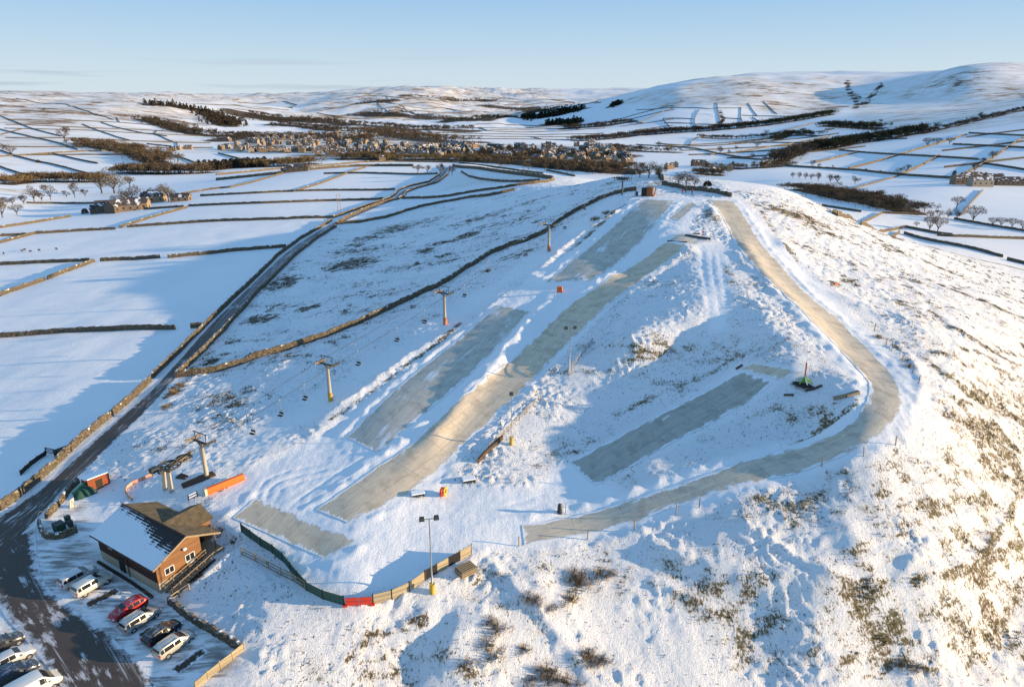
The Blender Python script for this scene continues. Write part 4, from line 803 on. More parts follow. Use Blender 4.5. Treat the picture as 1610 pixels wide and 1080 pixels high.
for px, lb in [
 ([(0, 531), (75, 525), (174, 520), (276, 518)], 'dry stone wall across the lower left field ending at a gap beside the road'),
 ([(300, 516), (318, 515)], 'short stone wall stub joining the road wall beyond the field gap'),
 ([(0, 466), (72, 441)], 'sunlit golden stone wall at the left picture edge, below the gateway'),
 ([(75, 440), (110, 426), (149, 412)], 'sunlit golden stone wall slanting up to a field corner'),
 ([(0, 417), (60, 414), (142, 411)], 'dark stone wall running level from the left edge to the golden wall corner'),
 ([(158, 411), (200, 409), (252, 406)], 'dark stone wall between two field gaps'),
 ([(264, 406), (330, 400), (397, 393), (450, 389)], 'dark stone wall in the hill shadow reaching the road'),
 ([(0, 383), (30, 375), (56, 368)], 'short golden wall rising from the left edge above the sheep'),
 ([(0, 372), (42, 370)], 'short dark wall at the left edge above the golden wall'),
 ([(57, 368), (120, 364), (182, 361)], 'dark wall across the field above the sheep'),
 ([(200, 358), (270, 353), (330, 349), (430, 346), (524, 343)], 'long dark wall along the top of the hill shadow to the road'),
 ([(188, 359), (240, 342), (295, 327)], 'golden wall slanting up below the farmstead'),
 ([(226, 330), (289, 326)], 'dark wall just below the farmstead'),
 ([(296, 325), (397, 321), (450, 319), (530, 316), (603, 314)], 'long level wall from below the farmstead to the bend in the road'),
 ([(0, 359), (60, 350), (112, 341)], 'low golden wall to the left of the farmstead'),
 ([(42, 320), (100, 320), (164, 320)], 'dark wall in the field behind the farmstead'),
 ([(286, 306), (340, 297), (370, 295), (449, 273), (466, 268)], 'golden wall curving from the farmstead to the field barn'),
 ([(315, 309), (397, 305), (449, 302), (530, 300), (621, 299)], 'second level wall above the bend in the road'),
 ([(462, 302), (520, 284), (575, 264)], 'golden wall slanting across the fields right of the barn'),
 ([(340, 284), (422, 276), (466, 270)], 'dark wall running up to the field barn from the left'),
 ([(487, 268), (573, 262), (650, 262)], 'thin wall from the field barn toward the road end trees'),
 ([(509, 274), (600, 273), (688, 274)], 'thin wall through the last fields left of the road end'),
 ([(340, 276), (440, 266), (514, 261), (588, 254), (720, 256)], 'farthest wall along the edge of the plateau fields'),
 ([(0, 803), (47, 769), (117, 702), (194, 640)], 'sunlit golden wall along the left side of the road, nearest the car park'),
 ([(194, 640), (237, 599)], 'tall bright stretch of the left road wall below its step'),
 ([(240, 595), (319, 517), (380, 459), (452, 389), (522, 347)], 'long dark wall on the left side of the road in the hill shadow'),
 ([(524, 343), (588, 321), (618, 311), (630, 296), (688, 284), (698, 264)], 'wall on the left of the winding far end of the road'),
 ([(277, 594), (314, 560), (389, 480), (402, 464), (479, 389), (529, 357)], 'wall on the right of the road below the heather slope'),
 ([(529, 353), (554, 338), (603, 318), (633, 313), (641, 300), (702, 284), (708, 262)], 'wall on the right of the winding far end of the road'),
 ([(280, 593), (329, 587), (379, 573), (428, 556), (488, 538), (580, 504), (622, 481), (689, 452), (749, 414), (789, 392), (841, 375), (870, 357), (890, 342), (933, 320), (949, 311), (1001, 300)], 'long wall climbing the hill beside the chairlift'),
 ([(532, 353), (591, 347), (653, 327), (715, 315), (780, 307), (809, 300)], 'dark wall over the top of the shaded heather slope'),
 ([(632, 313), (688, 312), (740, 303), (800, 295), (854, 288), (871, 284)], 'wall between the sunny field and the shaded hillside'),
 ([(712, 262), (760, 268), (804, 274), (869, 283)], 'thin wall fanning out right of the road end, middle one'),
 ([(725, 271), (742, 281), (804, 288), (849, 285)], 'thin curved wall in the sunlit fields right of the road end'),
 ([(722, 257), (780, 264), (829, 271), (854, 274)], 'thin upper wall in the sunlit fields right of the road end'),
 ([(859, 269), (904, 278)], 'short wall stub at the right end of the sunlit fields'),
 ([(985, 271), (1004, 272), (1041, 284)], 'dark wall on the crest behind the top lift station'),
 ([(1041, 291), (1078, 299), (1150, 310)], 'dark wall across the hilltop behind the people'),
 ([(1292, 324), (1354, 334)], 'upper short dark wall in the fields right of the hill'),
 ([(1309, 337), (1371, 335), (1434, 338)], 'golden wall below the brown plantation'),
 ([(1316, 340), (1400, 353), (1497, 371)], 'long dark wall slanting down behind the bare twin tree'),
 ([(1353, 354), (1414, 366)], 'short dark wall just over the right shoulder of the hill'),
 ([(1421, 368), (1500, 386), (1576, 405)], 'heavy dark wall running down to the right behind the moor'),
 ([(1583, 409), (1640, 422)], 'dark wall stub at the right picture edge'),
 ([(1473, 371), (1508, 373), (1640, 377)], 'pale golden wall crossing the right hand field'),
 ([(1500, 345), (1560, 356), (1640, 369)], 'dark wall along the row of bare trees at the right edge'),
 ([(1508, 340), (1545, 300)], 'wall of the lane climbing to the right hand farm'),
 ([(1235, 262), (1334, 267), (1409, 276), (1496, 282), (1580, 286), (1640, 289)], 'dark roadside wall across the right valley'),
 ([(1280, 257), (1349, 240)], 'slanting wall left of the shaded valley fields'),
 ([(1334, 266), (1416, 244), (1451, 233), (1520, 212)], 'slanting wall through the middle of the shaded valley fields'),
 ([(1319, 237), (1349, 240), (1404, 244), (1476, 248), (1538, 252)], 'level wall across the shaded valley fields'),
 ([(1416, 275), (1478, 245)], 'slanting wall right of the shaded valley fields'),
 ([(1342, 297), (1404, 280), (1416, 276)], 'hedged wall slanting below the valley road'),
 ([(1511, 277), (1570, 243), (1608, 217)], 'tree lined wall climbing behind the right hand farm'),
 ([(1498, 228), (1560, 231), (1640, 236)], 'level wall high on the right slope'),
 ([(1523, 210), (1640, 216)], 'topmost level wall on the right slope'),
 ([(0, 182), (45, 202), (97, 215)], 'highest curving wall at the left picture edge'),
 ([(0, 204), (45, 215), (87, 224), (122, 236)], 'second curving wall down the left hillside'),
 ([(0, 237), (37, 250), (94, 261), (139, 274)], 'dark wall slanting down the lower left hillside'),
 ([(0, 263), (55, 280)], 'short dark wall at the left edge above the river trees'),
 ([(25, 156), (99, 163), (139, 177), (179, 189)], 'long thin wall over the top of the left moor'),
 ([(130, 196), (174, 213), (206, 222)], 'thin wall down the middle of the left hillside'),
 ([(159, 193), (216, 209), (263, 215)], 'thin wall below the lower plantation on the left hillside'),
 ([(0, 247), (99, 240), (194, 237)], 'level wall across the lower left hillside'),
 ([(82, 242), (154, 258)], 'thin wall slanting between two lower left fields'),
 ([(243, 237), (281, 247), (313, 259)], 'dark wall slanting below the left hamlet'),
 ([(343, 242), (400, 256)], 'wall slanting below the left end of the village'),
 ([(231, 227), (270, 231)], 'short wall above the left hamlet'),
 ([(1000, 174), (1096, 173), (1166, 171)], 'wall along the foot of the sunny round hill'),
 ([(1100, 173), (1090, 190), (1098, 204)], 'curved wall down the fields of the round hill, left of the tree lined one'),
 ([(1127, 162), (1131, 190), (1139, 201)], 'tree lined wall down the fields of the round hill'),
 ([(1165, 169), (1165, 192), (1179, 198)], 'right hand curved wall down the fields of the round hill'),
 ([(1073, 164), (1000, 195)], 'slanting wall on the shaded left of the round hill'),
 ([(1042, 188), (1058, 206)], 'short wall at the bottom left of the round hill fields'),
 ([(1042, 187), (1090, 188)], 'upper cross wall in the left field of the round hill'),
 ([(1044, 194), (1090, 195)], 'lower cross wall in the left field of the round hill'),
 ([(1095, 196), (1135, 197)], 'cross wall in the middle field of the round hill'),
 ([(1135, 186), (1165, 188)], 'cross wall in the right field of the round hill'),
 ([(1166, 182), (1230, 183), (1285, 184)], 'long cross wall below the brown bracken slope'),
 ([(1183, 185), (1200, 195)], 'short slanting wall below the bracken slope'),
 ([(1176, 163), (1190, 182)], 'dark wall in the bracken slope, left one'),
 ([(1200, 160), (1222, 180)], 'dark wall in the bracken slope, right one'),
 ([(1085, 230), (1087, 220), (1110, 214)], 'bent wall around a sunlit field left of the river trees'),
 ([(1000, 228), (1086, 233), (1131, 243), (1190, 252)], 'curving wall across the middle valley'),
 ([(1146, 227), (1231, 216)], 'thin wall above the valley trees'),
 ([(1158, 240), (1231, 228), (1305, 215)], 'thin wall slanting up the middle valley'),
 ([(1116, 245), (1131, 242)], 'tiny wall spur in the middle valley'),
 ([(1208, 212), (1280, 194)], 'thin wall on the upper middle valley fields'),
 ([(581, 160), (615, 178)], 'dark wall on the central hill, left one'),
 ([(607, 153), (652, 180)], 'dark wall on the central hill, right one'),
 ([(470, 183), (560, 178), (640, 184)], 'thin wall across the central hillside'),
 ([(500, 172), (560, 163)], 'upper thin wall on the central hillside'),
 ([(770, 205), (850, 203), (930, 200)], 'thin wall across the far middle valley'),
]: wall(px, lb, h=1.3 if pts([px[0]])[0][1] < 600 else 2.2, w=.55 if pts([px[0]])[0][1] < 600 else 1.3)
for px, lb in [
 ([(266, 948), (300, 975), (345, 1000), (379, 1022)], 'snow topped stone wall along the bank above the car park'),
 ([(63, 826), (66, 838), (75, 847), (96, 847), (122, 836)], 'low curved stone wall around the bins by the road'),
 ([(73, 816), (94, 794), (112, 769), (124, 759)], 'low stone wall between the road and the tarpaulin heap'),
]: wall(px, lb, h=.85, w=.55, cap=.75)

def field_net(px, spacing, ang, seed, label, cross=.5):
    rng = np.random.default_rng(seed); pg = poly(px); c = pg.mean(0); d1 = np.array([math.cos(ang), math.sin(ang)]); d2 = np.array([-d1[1], d1[0]]); q = pg - c; e1, e2 = np.abs(q @ d1).max(), np.abs(q @ d2).max(); n = 0
    def put(a, b):
        s_ = np.linspace(0, 1, 40); ln = a[None] * (1 - s_)[:, None] + b[None] * s_[:, None]; wob = 14 * noise2(ln[:, 0] / 160, ln[:, 1] / 160, seed); ln = ln + d2[None] * wob[:, None]; ins = inside(pg, ln[:, 0], ln[:, 1]); k = 0
        while k < 40:
            if ins[k]:
                m_ = k
                while m_ + 1 < 40 and ins[m_ + 1]: m_ += 1
                if m_ - k >= 5:
                    seg = ln[k:m_ + 1]; dd = np.hypot(*seg.mean(0)); v, f, mm = wall_mesh(seg, max(6, dd / 220), 1.9 * max(1, dd / 2200), 1.1 * max(1, dd / 2000), rng, .2); tag(mesh_obj('stone_wall', v, f, [M['stone_far'], M['stone_far']], mat_ids=mm), label, 'stone wall', 'networks of distant field walls', 'thing')
                k = m_ + 1
            else: k += 1
    pos_ = np.arange(-e2, e2, spacing) + rng.uniform(-.25, .25, len(np.arange(-e2, e2, spacing))) * spacing
    for o in pos_: put(c + d2 * o - d1 * e1 * rng.uniform(.6, 1), c + d2 * o + d1 * e1 * rng.uniform(.6, 1))
    for o, o2 in zip(pos_[:-1], pos_[1:]):
        for u in np.arange(-e1, e1, spacing * 1.7) + rng.uniform(0, spacing):
            if rng.random() < cross: put(c + d2 * o + d1 * u, c + d2 * o2 + d1 * (u + rng.normal(0, 15)))
M['stone_far'] = simple('distant wall stone', (.10, .085, .066), .9, .3, .5)
field_net([(0, 168), (120, 174), (230, 194), (330, 216), (338, 236), (200, 250), (60, 258), (0, 236)], 190, .5, 11, 'short thin wall in the network of fields on the upper left hillside', .6)
field_net([(440, 190), (520, 164), (640, 148), (740, 166), (800, 184), (700, 192), (560, 190)], 250, .8, 12, 'thin wall in the network of fields on the far central hill', .5)
field_net([(600, 206), (760, 193), (900, 190), (960, 205), (880, 224), (740, 220)], 170, .2, 13, 'thin wall in the flat valley fields beyond the village', .6)
field_net([(960, 190), (1000, 176), (1060, 166), (1062, 200), (980, 208)], 170, .3, 14, 'thin wall in the shaded fields left of the round hill', .5)
field_net([(1020, 226), (1200, 216), (1310, 202), (1440, 216), (1330, 236), (1200, 254), (1080, 245)], 120, .35, 15, 'thin hedge-like wall in the middle valley fields', .5)
field_net([(1450, 250), (1520, 216), (1610, 185), (1660, 230), (1660, 282), (1510, 278)], 130, .15, 16, 'thin wall in the network of fields on the right slope', .5)
field_net([(480, 158), (350, 160), (250, 158), (300, 172), (420, 178)], 330, .6, 17, 'faint wall on the hazy moors at the far left', .4)
field_net([(780, 158), (900, 158), (960, 172), (880, 180), (800, 176)], 330, .6, 18, 'faint wall on the hazy middle ridge', .4)
# ------------------------------------------------------------------ lodge: a runs along the long car park wall, b along the gable
C0 = np.array([-42.0, 67.2]); AD = np.array([-.85, .527]); AD /= np.hypot(*AD); BD = np.array([-AD[1], AD[0]]) * -1
if BD[0] < 0: BD = -BD
def lp(a, b, z): q = C0 + AD * a + BD * b; return (q[0], q[1], z)
LZ = float(H(*C0))
lodge = empty('timber_lodge', (C0[0], C0[1], 0), 0, 'brown timber lodge with a snowy roof beside the car park', 'lodge')
def lbuild(mb, name, mat, parent=None, attrs=None, sm=False):
    mb.xf(lambda v: (v[0] - C0[0], v[1] - C0[1], v[2])); o = mb.build(name, mat, lodge if parent is None else parent, sm)
    for k, a in (attrs or {}).items(): at = o.data.attributes.new(k, 'FLOAT', 'POINT'); at.data.foreach_set('value', np.asarray(a, np.float32))
    return o
LA, EV, AP, SB = 12.7, 3.95, 5.75, 8.0       # length, eaves, apex, gable width
ab = lambda z: (lambda a, b, h: lp(a, b, h))
base = MB().prism([(.05, .05), (LA - .05, .05), (LA - .05, SB - .05), (.05, SB - .05)], -1.2, 1.35, lambda a, b, h: lp(a, b, h)); lbuild(base, 'base_wall', M['wood_base'])
# upper walls: the gable ends are pale orange timber, the car park side dark brown
gz = [(0, 1.35), (5.9, 1.35), (5.9, 3.95 + .9), (SB / 2, AP - .12), (0, EV - .1)]
gab = MB(); gab.prism([(b, z) for b, z in gz], 0, .18, lambda b, z, a: lp(a, b, z))
lbuild(gab, 'gable_wall', M['wood_lodge'])
gab = MB().prism([(0, 1.35), (SB, 1.35), (SB, EV - .1), (SB / 2, AP - .12), (0, EV - .1)], LA - .18, LA, lambda b, z, a: lp(a, b, z)); lbuild(gab, 'gable_wall', M['wood_lodge'])
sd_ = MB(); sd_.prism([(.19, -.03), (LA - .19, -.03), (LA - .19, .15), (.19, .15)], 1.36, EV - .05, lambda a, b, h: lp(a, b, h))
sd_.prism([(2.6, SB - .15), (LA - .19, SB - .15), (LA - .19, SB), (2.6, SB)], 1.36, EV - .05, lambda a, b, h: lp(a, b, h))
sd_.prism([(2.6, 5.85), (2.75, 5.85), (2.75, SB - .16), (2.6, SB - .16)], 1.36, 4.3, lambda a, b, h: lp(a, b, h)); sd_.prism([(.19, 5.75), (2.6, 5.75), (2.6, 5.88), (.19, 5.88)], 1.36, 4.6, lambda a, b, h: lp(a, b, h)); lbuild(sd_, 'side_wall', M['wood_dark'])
flo = MB(); flo.prism([(-.9, 5.9), (2.7, 5.9), (2.7, SB + .5), (-.9, SB + .5)], 1.42, 1.6, lambda a, b, h: lp(a, b, h)); lbuild(flo, 'porch_floor', M['wood_rail'])
pp = MB()
for (a, b) in ((.06, SB - .12),): pp.bar(lp(a, b, 1.6), lp(a, b, EV + .05), .15)
lbuild(pp, 'porch_post', M['wood_lodge'])
def slab(pa, n=26, m=12, th=.14):
    """roof slope from eave line (2 pts) to ridge line (2 pts)"""
    e0, e1, r0, r1 = [np.array(p, float) for p in pa]; t = np.linspace(0, 1, n); s = np.linspace(0, 1, m)
    up = e0 + (e1 - e0) * t[:, None]; rd = r0 + (r1 - r0) * t[:, None]; g_ = up[:, None] * (1 - s)[None, :, None] + rd[:, None] * s[None, :, None]
    ra = np.broadcast_to(t[:, None] * np.linalg.norm(e1 - e0), (n, m)); rb = np.broadcast_to(s[None] * np.linalg.norm(r0 - e0), (n, m))
    v = g_.reshape(-1, 3); lo = v - [0, 0, th]; f = [tuple(q) for q in grid_faces(n, m)]; N_ = n * m
    per = [i * m for i in range(n)] + [(n - 1) * m + j for j in range(1, m)] + [i * m + m - 1 for i in range(n - 2, -1, -1)] + [j for j in range(m - 2, 0, -1)]
    f += [tuple(i + N_ for i in q[::-1]) for q in f]; f += [(per[k], per[(k + 1) % len(per)], per[(k + 1) % len(per)] + N_, per[k] + N_) for k in range(len(per))]
    mb = MB(); mb.add(np.vstack([v, lo]), f); return mb, dict(ra=np.r_[ra.ravel(), ra.ravel()], rb=np.r_[rb.ravel(), rb.ravel()])
OV = .45
def lz(b): return EV + (AP - EV) * b / (SB / 2)
mb, at = slab([lp(-OV, -.55, lz(-.55)), lp(LA + OV, -.55, lz(-.55)), lp(-OV, SB / 2, AP), lp(LA + OV, SB / 2, AP)]); lbuild(mb, 'car_park_roof_slope', M['roof_l'], attrs=at)
mb, at = slab([lp(-OV, SB + .5, lz(-.5)), lp(LA + OV, SB + .5, lz(-.5)), lp(-OV, SB / 2, AP), lp(LA + OV, SB / 2, AP)]); lbuild(mb, 'piste_roof_slope', M['roof_r'], attrs=at)
sm_ = MB().bar(lp(5.6, -.5, lz(-.5) + .03), lp(5.6, 3.2, lz(3.2) + .03), .09, .07); lbuild(sm_, 'roof_seam', M['snowcap'])
rc = MB().tube([lp(-OV, SB / 2, AP + .02), lp(LA + OV, SB / 2, AP + .02)], .11, 8); lbuild(rc, 'ridge_tiles', M['trim'])
# cross gable
XA, XW, XE = 4.85, 2.5, 9.6; XZ, XEz = 5.62, 4.42
wing = MB(); wing.prism([(XA - XW + .3, 1.2), (XA + XW - .3, 1.2), (XA + XW - .3, XEz), (XA, XZ - .15), (XA - XW + .3, XEz)], SB - .3, XE - .35, lambda a, z, b: lp(a, b, z)); lbuild(wing, 'wing_wall', M['wood_lodge'])
for sgn in (-1, 1):
    mb, at = slab([lp(XA + sgn * XW, XE, XEz - .05), lp(XA + sgn * XW, 4.8, XEz - .05), lp(XA, XE, XZ), lp(XA, 4.3, XZ)], 18, 8); lbuild(mb, 'wing_roof_slope', M['roof_r'], attrs=at)
bb = MB()
for (p, q) in ((lp(-OV - .02, -.55, lz(-.55) - .05), lp(-OV - .02, SB / 2, AP - .05)), (lp(-OV - .02, SB + .5, lz(-.5) - .05), lp(-OV - .02, SB / 2, AP - .05))): bb.bar(p, q, .05, .22)
lbuild(bb, 'barge_board', M['wood_rail'])
gt = MB().tube([lp(-OV, -.62, lz(-.62) - .05), lp(LA + OV, -.62, lz(-.62) - .05)], .07, 6); gt.tube([lp(6.2, -.6, 3.4), lp(6.2, -.1, 3.2), lp(6.2, -.1, -.1)], .06, 6); lbuild(gt, 'gutter', M['trim'])
def window(face, c, w, h, frame='frame_white', bars=1):
    """face: 'g' gable (a=0), 's' car park side (b=0), 'w' wing end"""
    def pt(u, z, d): return lp(-d, c[0] + u, z) if face == 'g' else lp(c[0] + u, -.03 - d, z) if face == 's' else lp(c[0] + u, XE - .35 + d, z)
    fr = MB(); gl = MB()
    for (u, z, ww, hh) in ((0, h / 2, w, .08), (0, -h / 2, w, .08), (-w / 2, 0, .08, h), (w / 2, 0, .08, h)) + tuple((-w / 2 + w * (k + 1) / (bars + 1), 0, .06, h) for k in range(bars)):
        fr.prism([(u - ww / 2, z - hh / 2), (u + ww / 2, z - hh / 2), (u + ww / 2, z + hh / 2), (u - ww / 2, z + hh / 2)], -.02, .07, lambda a, b, d: pt(a, c[1] + b, d))
    gl.prism([(-w / 2, -h / 2), (w / 2, -h / 2), (w / 2, h / 2), (-w / 2, h / 2)], -.02, .03, lambda a, b, d: pt(a, c[1] + b, d))
    f_ = lbuild(fr, 'window', M[frame]); lbuild(gl, 'pane', M['glass'], f_); return f_
window('g', (1.55, 2.35), 1.15, .85); window('g', (4.3, 2.55), 1.2, .9)
pn = MB().prism([(3.75, 1.6), (4.85, 1.6), (4.85, 2.05), (3.75, 2.05)], -.06, .02, lambda b, z, a: lp(a, b, z)); lbuild(pn, 'white_panel', M['frame_white'])
window('s', (1.8, 3.0), .7, .6, 'trim', 0); window('s', (5.2, 3.0), .7, .6, 'trim', 0); window('s', (9.8, 3.0), .8, .7, 'frame_white', 1); window('w', (XA, 2.9), 1.5, 1.0)
sw = MB().prism([(XE - 1.05, 2.5), (XE - .45, 2.5), (XE - .45, 3.5), (XE - 1.05, 3.5)], XA - XW + .22, XA - XW + .31, lambda b, z, a: lp(a, b, z)); lbuild(sw, 'window', M['glass'])
dr = MB().prism([(7.2, .02), (8.3, .02), (8.3, 2.05), (7.2, 2.05)], -.09, .1, lambda a, z, b: lp(a, b, z)); lbuild(dr, 'door', M['black'])
fl = MB(); fl.box(lp(-.22, 3.7, 4.1), (.4, .3, .3), math.atan2(BD[1], BD[0])); fl.bar(lp(0, 3.7, 4.0), lp(-.2, 3.7, 4.1), .06); lbuild(fl, 'floodlight', M['frame_white'])
lt = MB(); lt.prism([(LA, .5), (LA + 1.1, .5), (LA + 1.1, 2.4), (LA, 2.4)], -.4, 2.3, lambda a, b, h: lp(a, b, h)); lbuild(lt, 'lean_to', M['wood_black'])
# stairs up to the porch, along the gable
st = empty('timber_stairs', lp(-1, 0, 0), 0, 'dark timber stairs with rails climbing to the lodge porch', 'stairs')
SO = np.array(lp(-1, 0, 0))
def sbuild(mb, n, m): return mb.xf(lambda v: (v[0] - SO[0], v[1] - SO[1], v[2] - SO[2])).build(n, m, st)
tr = MB(); NS = 11
for k in range(NS):
    b = .6 + 5.4 * k / NS; z = .15 + 1.45 * k / (NS - 1); tr.prism([(-1.75, b), (-.42, b), (-.42, b + .46), (-1.75, b + .46)], z - .06, z, lambda a, bb_, h: lp(a, bb_, h))
sbuild(tr, 'tread', M['wood_rail'])['kind'] = 'stuff'
for a in (-1.8, -.37):
    sg = MB(); sg.bar(lp(a, .5, -.05), lp(a, 6.4, 1.5), .08, .28); sbuild(sg, 'stringer', M['wood_black'])
    rl = MB(); rl.bar(lp(a, .4, 1.05), lp(a, 6.2, 2.55), .08, .09); rl.bar(lp(a, .4, .6), lp(a, 6.2, 2.1), .05, .08); rl.bar(lp(a, 6.2, 2.55), lp(a, 8.4, 2.6), .08, .09) if a < -1 else None
    for k in range(6): b = .45 + 5.7 * k / 5; z = .02 + 1.5 * k / 5; rl.bar(lp(a, b, z - .2), lp(a, b, z + 1.08), .09)
    sbuild(rl, 'handrail', M['wood_rail'])

# ------------------------------------------------------------------ cars
def paint(name, c, rough=.28, metal=.35):
    s = N(name); n = s.noise(1.3, 4, .6, vec=s.tc.outputs['Object']); nz = s.sep(s.geo.outputs['Normal'])[2]
    col = s.mix(n, tuple(x * .85 for x in c), c); z = s.sep(s.tc.outputs['Object'])[2]
    col = s.mix(s.math('MULTIPLY', s.step(z, .7, .2), .6), col, (.10, .085, .07))           # road dirt on the sills
    fr = s.noise(2.2, 5, .7, vec=s.tc.outputs['Object']); col = s.mix(s.math('MULTIPLY', s.math('MULTIPLY', s.step(fr, .45, .65), s.step(nz, .75, .95)), .35), col, (.75, .77, .8))
    s.color(col).rough(rough).metal(metal); s.b.inputs['Specular IOR Level'].default_value = .5; s.b.inputs['Coat Weight'].default_value = .4; return s.m
M['tyre'] = simple('tyre', (.02, .02, .02), .9, .2); M['rim'] = simple('alloy rim', (.4, .4, .42), .35, .1, metal=.7); M['lampred'] = simple('tail lamp', (.45, .02, .02), .3, .1); M['lampclear'] = simple('headlamp', (.75, .75, .72), .2, .05)
def make_car(kind, pm):
    """x forward, length 4.3 m; body is a loft of cross sections"""
    #          x,   half width, sill z, belt z, roof z, roof half width
    if kind == 'estate': S = [(-2.2, .72, .42, .80, .82, .60), (-2.12, .84, .26, .92, .98, .66), (-1.95, .87, .22, .86, 1.30, .62), (-1.55, .88, .22, .87, 1.42, .62), (-.4, .89, .22, .87, 1.44, .63), (.35, .89, .22, .86, 1.40, .62), (.75, .89, .22, .93, 1.25, .62), (1.15, .88, .22, .92, .97, .70), (1.75, .85, .22, .84, .88, .66), (2.08, .74, .26, .70, .74, .56), (2.18, .60, .38, .60, .62, .48)]
    elif kind == 'suv': S = [(-2.2, .74, .48, .88, .90, .62), (-2.12, .86, .32, 1.02, 1.08, .68), (-1.9, .90, .28, .94, 1.46, .66), (-1.5, .91, .28, .95, 1.55, .66), (-.4, .92, .28, .95, 1.57, .67), (.35, .92, .28, .94, 1.53, .65), (.8, .92, .28, 1.02, 1.36, .65), (1.15, .91, .28, 1.0, 1.08, .74), (1.75, .88, .28, .94, .98, .70), (2.08, .78, .32, .80, .84, .60), (2.2, .62, .44, .68, .70, .5)]
    elif kind == 'hatch': S = [(-2.0, .70, .42, .82, .85, .58), (-1.93, .83, .26, .95, 1.02, .64), (-1.6, .86, .22, .88, 1.34, .60), (-1.1, .87, .22, .89, 1.43, .60), (-.3, .88, .22, .88, 1.44, .61), (.3, .88, .22, .87, 1.39, .60), (.85, .88, .22, .93, 1.16, .62), (1.2, .87, .22, .92, .96, .68), (1.7, .84, .22, .82, .86, .62), (1.98, .72, .26, .68, .71, .54), (2.06, .58, .38, .58, .6, .46)]
    else: S = [(-2.6, .86, .45, 1.1, 1.9, .80), (-2.55, .95, .3, 1.15, 2.0, .86), (-2.3, .98, .28, 1.15, 2.05, .88), (-1.0, .98, .28, 1.15, 2.07, .88), (.6, .98, .28, 1.15, 2.05, .86), (1.05, .98, .28, 1.14, 1.95, .84), (1.55, .98, .28, 1.12, 1.45, .82), (1.95, .97, .28, 1.08, 1.15, .80), (2.3, .93, .28, .98, 1.02, .74), (2.5, .84, .32, .82, .86, .62), (2.58, .68, .45, .68, .7, .5)]
    V = []; ring = 10
    for (x, w, z0, zb, zr, wr) in S:
        zm = z0 + (zb - z0) * .55; wt = w * .93 if zr - zb > .12 else w * .88
        half = [(w * .82, z0), (w, z0 + (zm - z0) * .5), (w * 1.0, zm), (wt, zb), (wr, zr)]
        V += [(x, y, z) for y, z in half] + [(x, -y, z) for y, z in half[::-1]]
    F = []; MI = []
    for i in range(len(S) - 1):
        for j in range(ring):
            F.append((i * ring + j, i * ring + (j + 1) % ring, (i + 1) * ring + (j + 1) % ring, (i + 1) * ring + j))
    F += [tuple(range(ring))[::-1], tuple(range((len(S) - 1) * ring, len(S) * ring))]
    root = empty('parked_car' if kind != 'van' else 'parked_van', (0, 0, 0))
    body = mesh_obj('body', V, F, [pm], root, True)
    md = body.modifiers.new('edges', 'BEVEL'); md.width = .035; md.segments = 2; md.limit_method = 'ANGLE'; md.angle_limit = R(28)
    # glazing set just proud of the cabin sides
    nC = [i for i, q in enumerate(S) if q[4] - q[3] > .3]; gl = MB(); a0, a1 = nC[0], nC[-1]
    def side(i, t, sg, off=.012):
        x, w, z0, zb, zr, wr = S[i]; wt = w * .93; return (x, sg * (wt + (wr - wt) * t + off), zb + (zr - zb) * t + off * .4)
    rows = list(range(a0, a1 + 1)) if kind != 'van' else [i for i in range(a0, a1 + 1) if S[i][0] > .3]
    for sg in (-1, 1):
        for i, k in zip(rows[:-1], rows[1:]):
            p = [side(i, .08, sg), side(k, .08, sg), side(k, .88, sg), side(i, .88, sg)]
            c = sum((Vector(q) for q in p), Vector()) / 4; p = [c + (Vector(q) - c) * .93 for q in p]; gl.add(p, [(0, 1, 2, 3) if sg < 0 else (3, 2, 1, 0)])
    def cross(i, k, t0, t1, off):
        (x0, w0, _, zb0, zr0, wr0), (x1, w1, _, zb1, zr1, wr1) = S[i], S[k]
        def q(t, sg): return (x0 + (x1 - x0) * t + off[0], sg * (wr0 + (wr1 - wr0) * t) * .9, zr0 + (zr1 - zr0) * t + off[1])
        gl.add([q(t0, 1), q(t1, 1), q(t1, -1), q(t0, -1)], [(0, 1, 2, 3)])
    f0 = a1 - 1 if kind != 'van' else a1 - 1
    for i in range(f0 - (0 if kind != 'van' else 1), f0 + 2): 
        if i + 1 < len(S) and S[i][4] - S[i + 1][4] > .12: cross(i, i + 1, .04, .96, (.02, .02))
    if kind != 'van': cross(a0 - 1, a0, .15, .9, (-.02, .02))
    gl.build('windows', M['glass'], root)
    wb = 1.32 if kind != 'van' else 1.65; xo = .02 if kind != 'van' else .0; rw = .32 if kind != 'suv' else .36
    for sx in (-1, 1):
        for sy in (-1, 1):
            c = Vector((sx * wb + xo, sy * (.80 if kind != 'van' else .88), rw)); ty = MB(); rm = MB(); n = 14
            ring_ = [(.60 * rw, -.1), (rw, -.1), (rw, .1), (.6 * rw, .1)]; vs = []
            for k in range(n):
                t = 2 * math.pi * k / n; vs += [(c.x + r_ * math.cos(t), c.y + d_, c.z + r_ * math.sin(t)) for r_, d_ in ring_]
            ty.add(vs, [(k * 4 + q, k * 4 + (q + 1) % 4, ((k + 1) % n) * 4 + (q + 1) % 4, ((k + 1) % n) * 4 + q) for k in range(n) for q in range(4)]); w_ = ty.build('wheel', M['tyre'], root)
            rm.tube([c + Vector((0, sy * .02, 0)), c + Vector((0, sy * .085, 0))], .62 * rw, 12); rm.build('rim', M['rim'], w_)
    xf_, xr_ = S[-3][0], S[1][0]
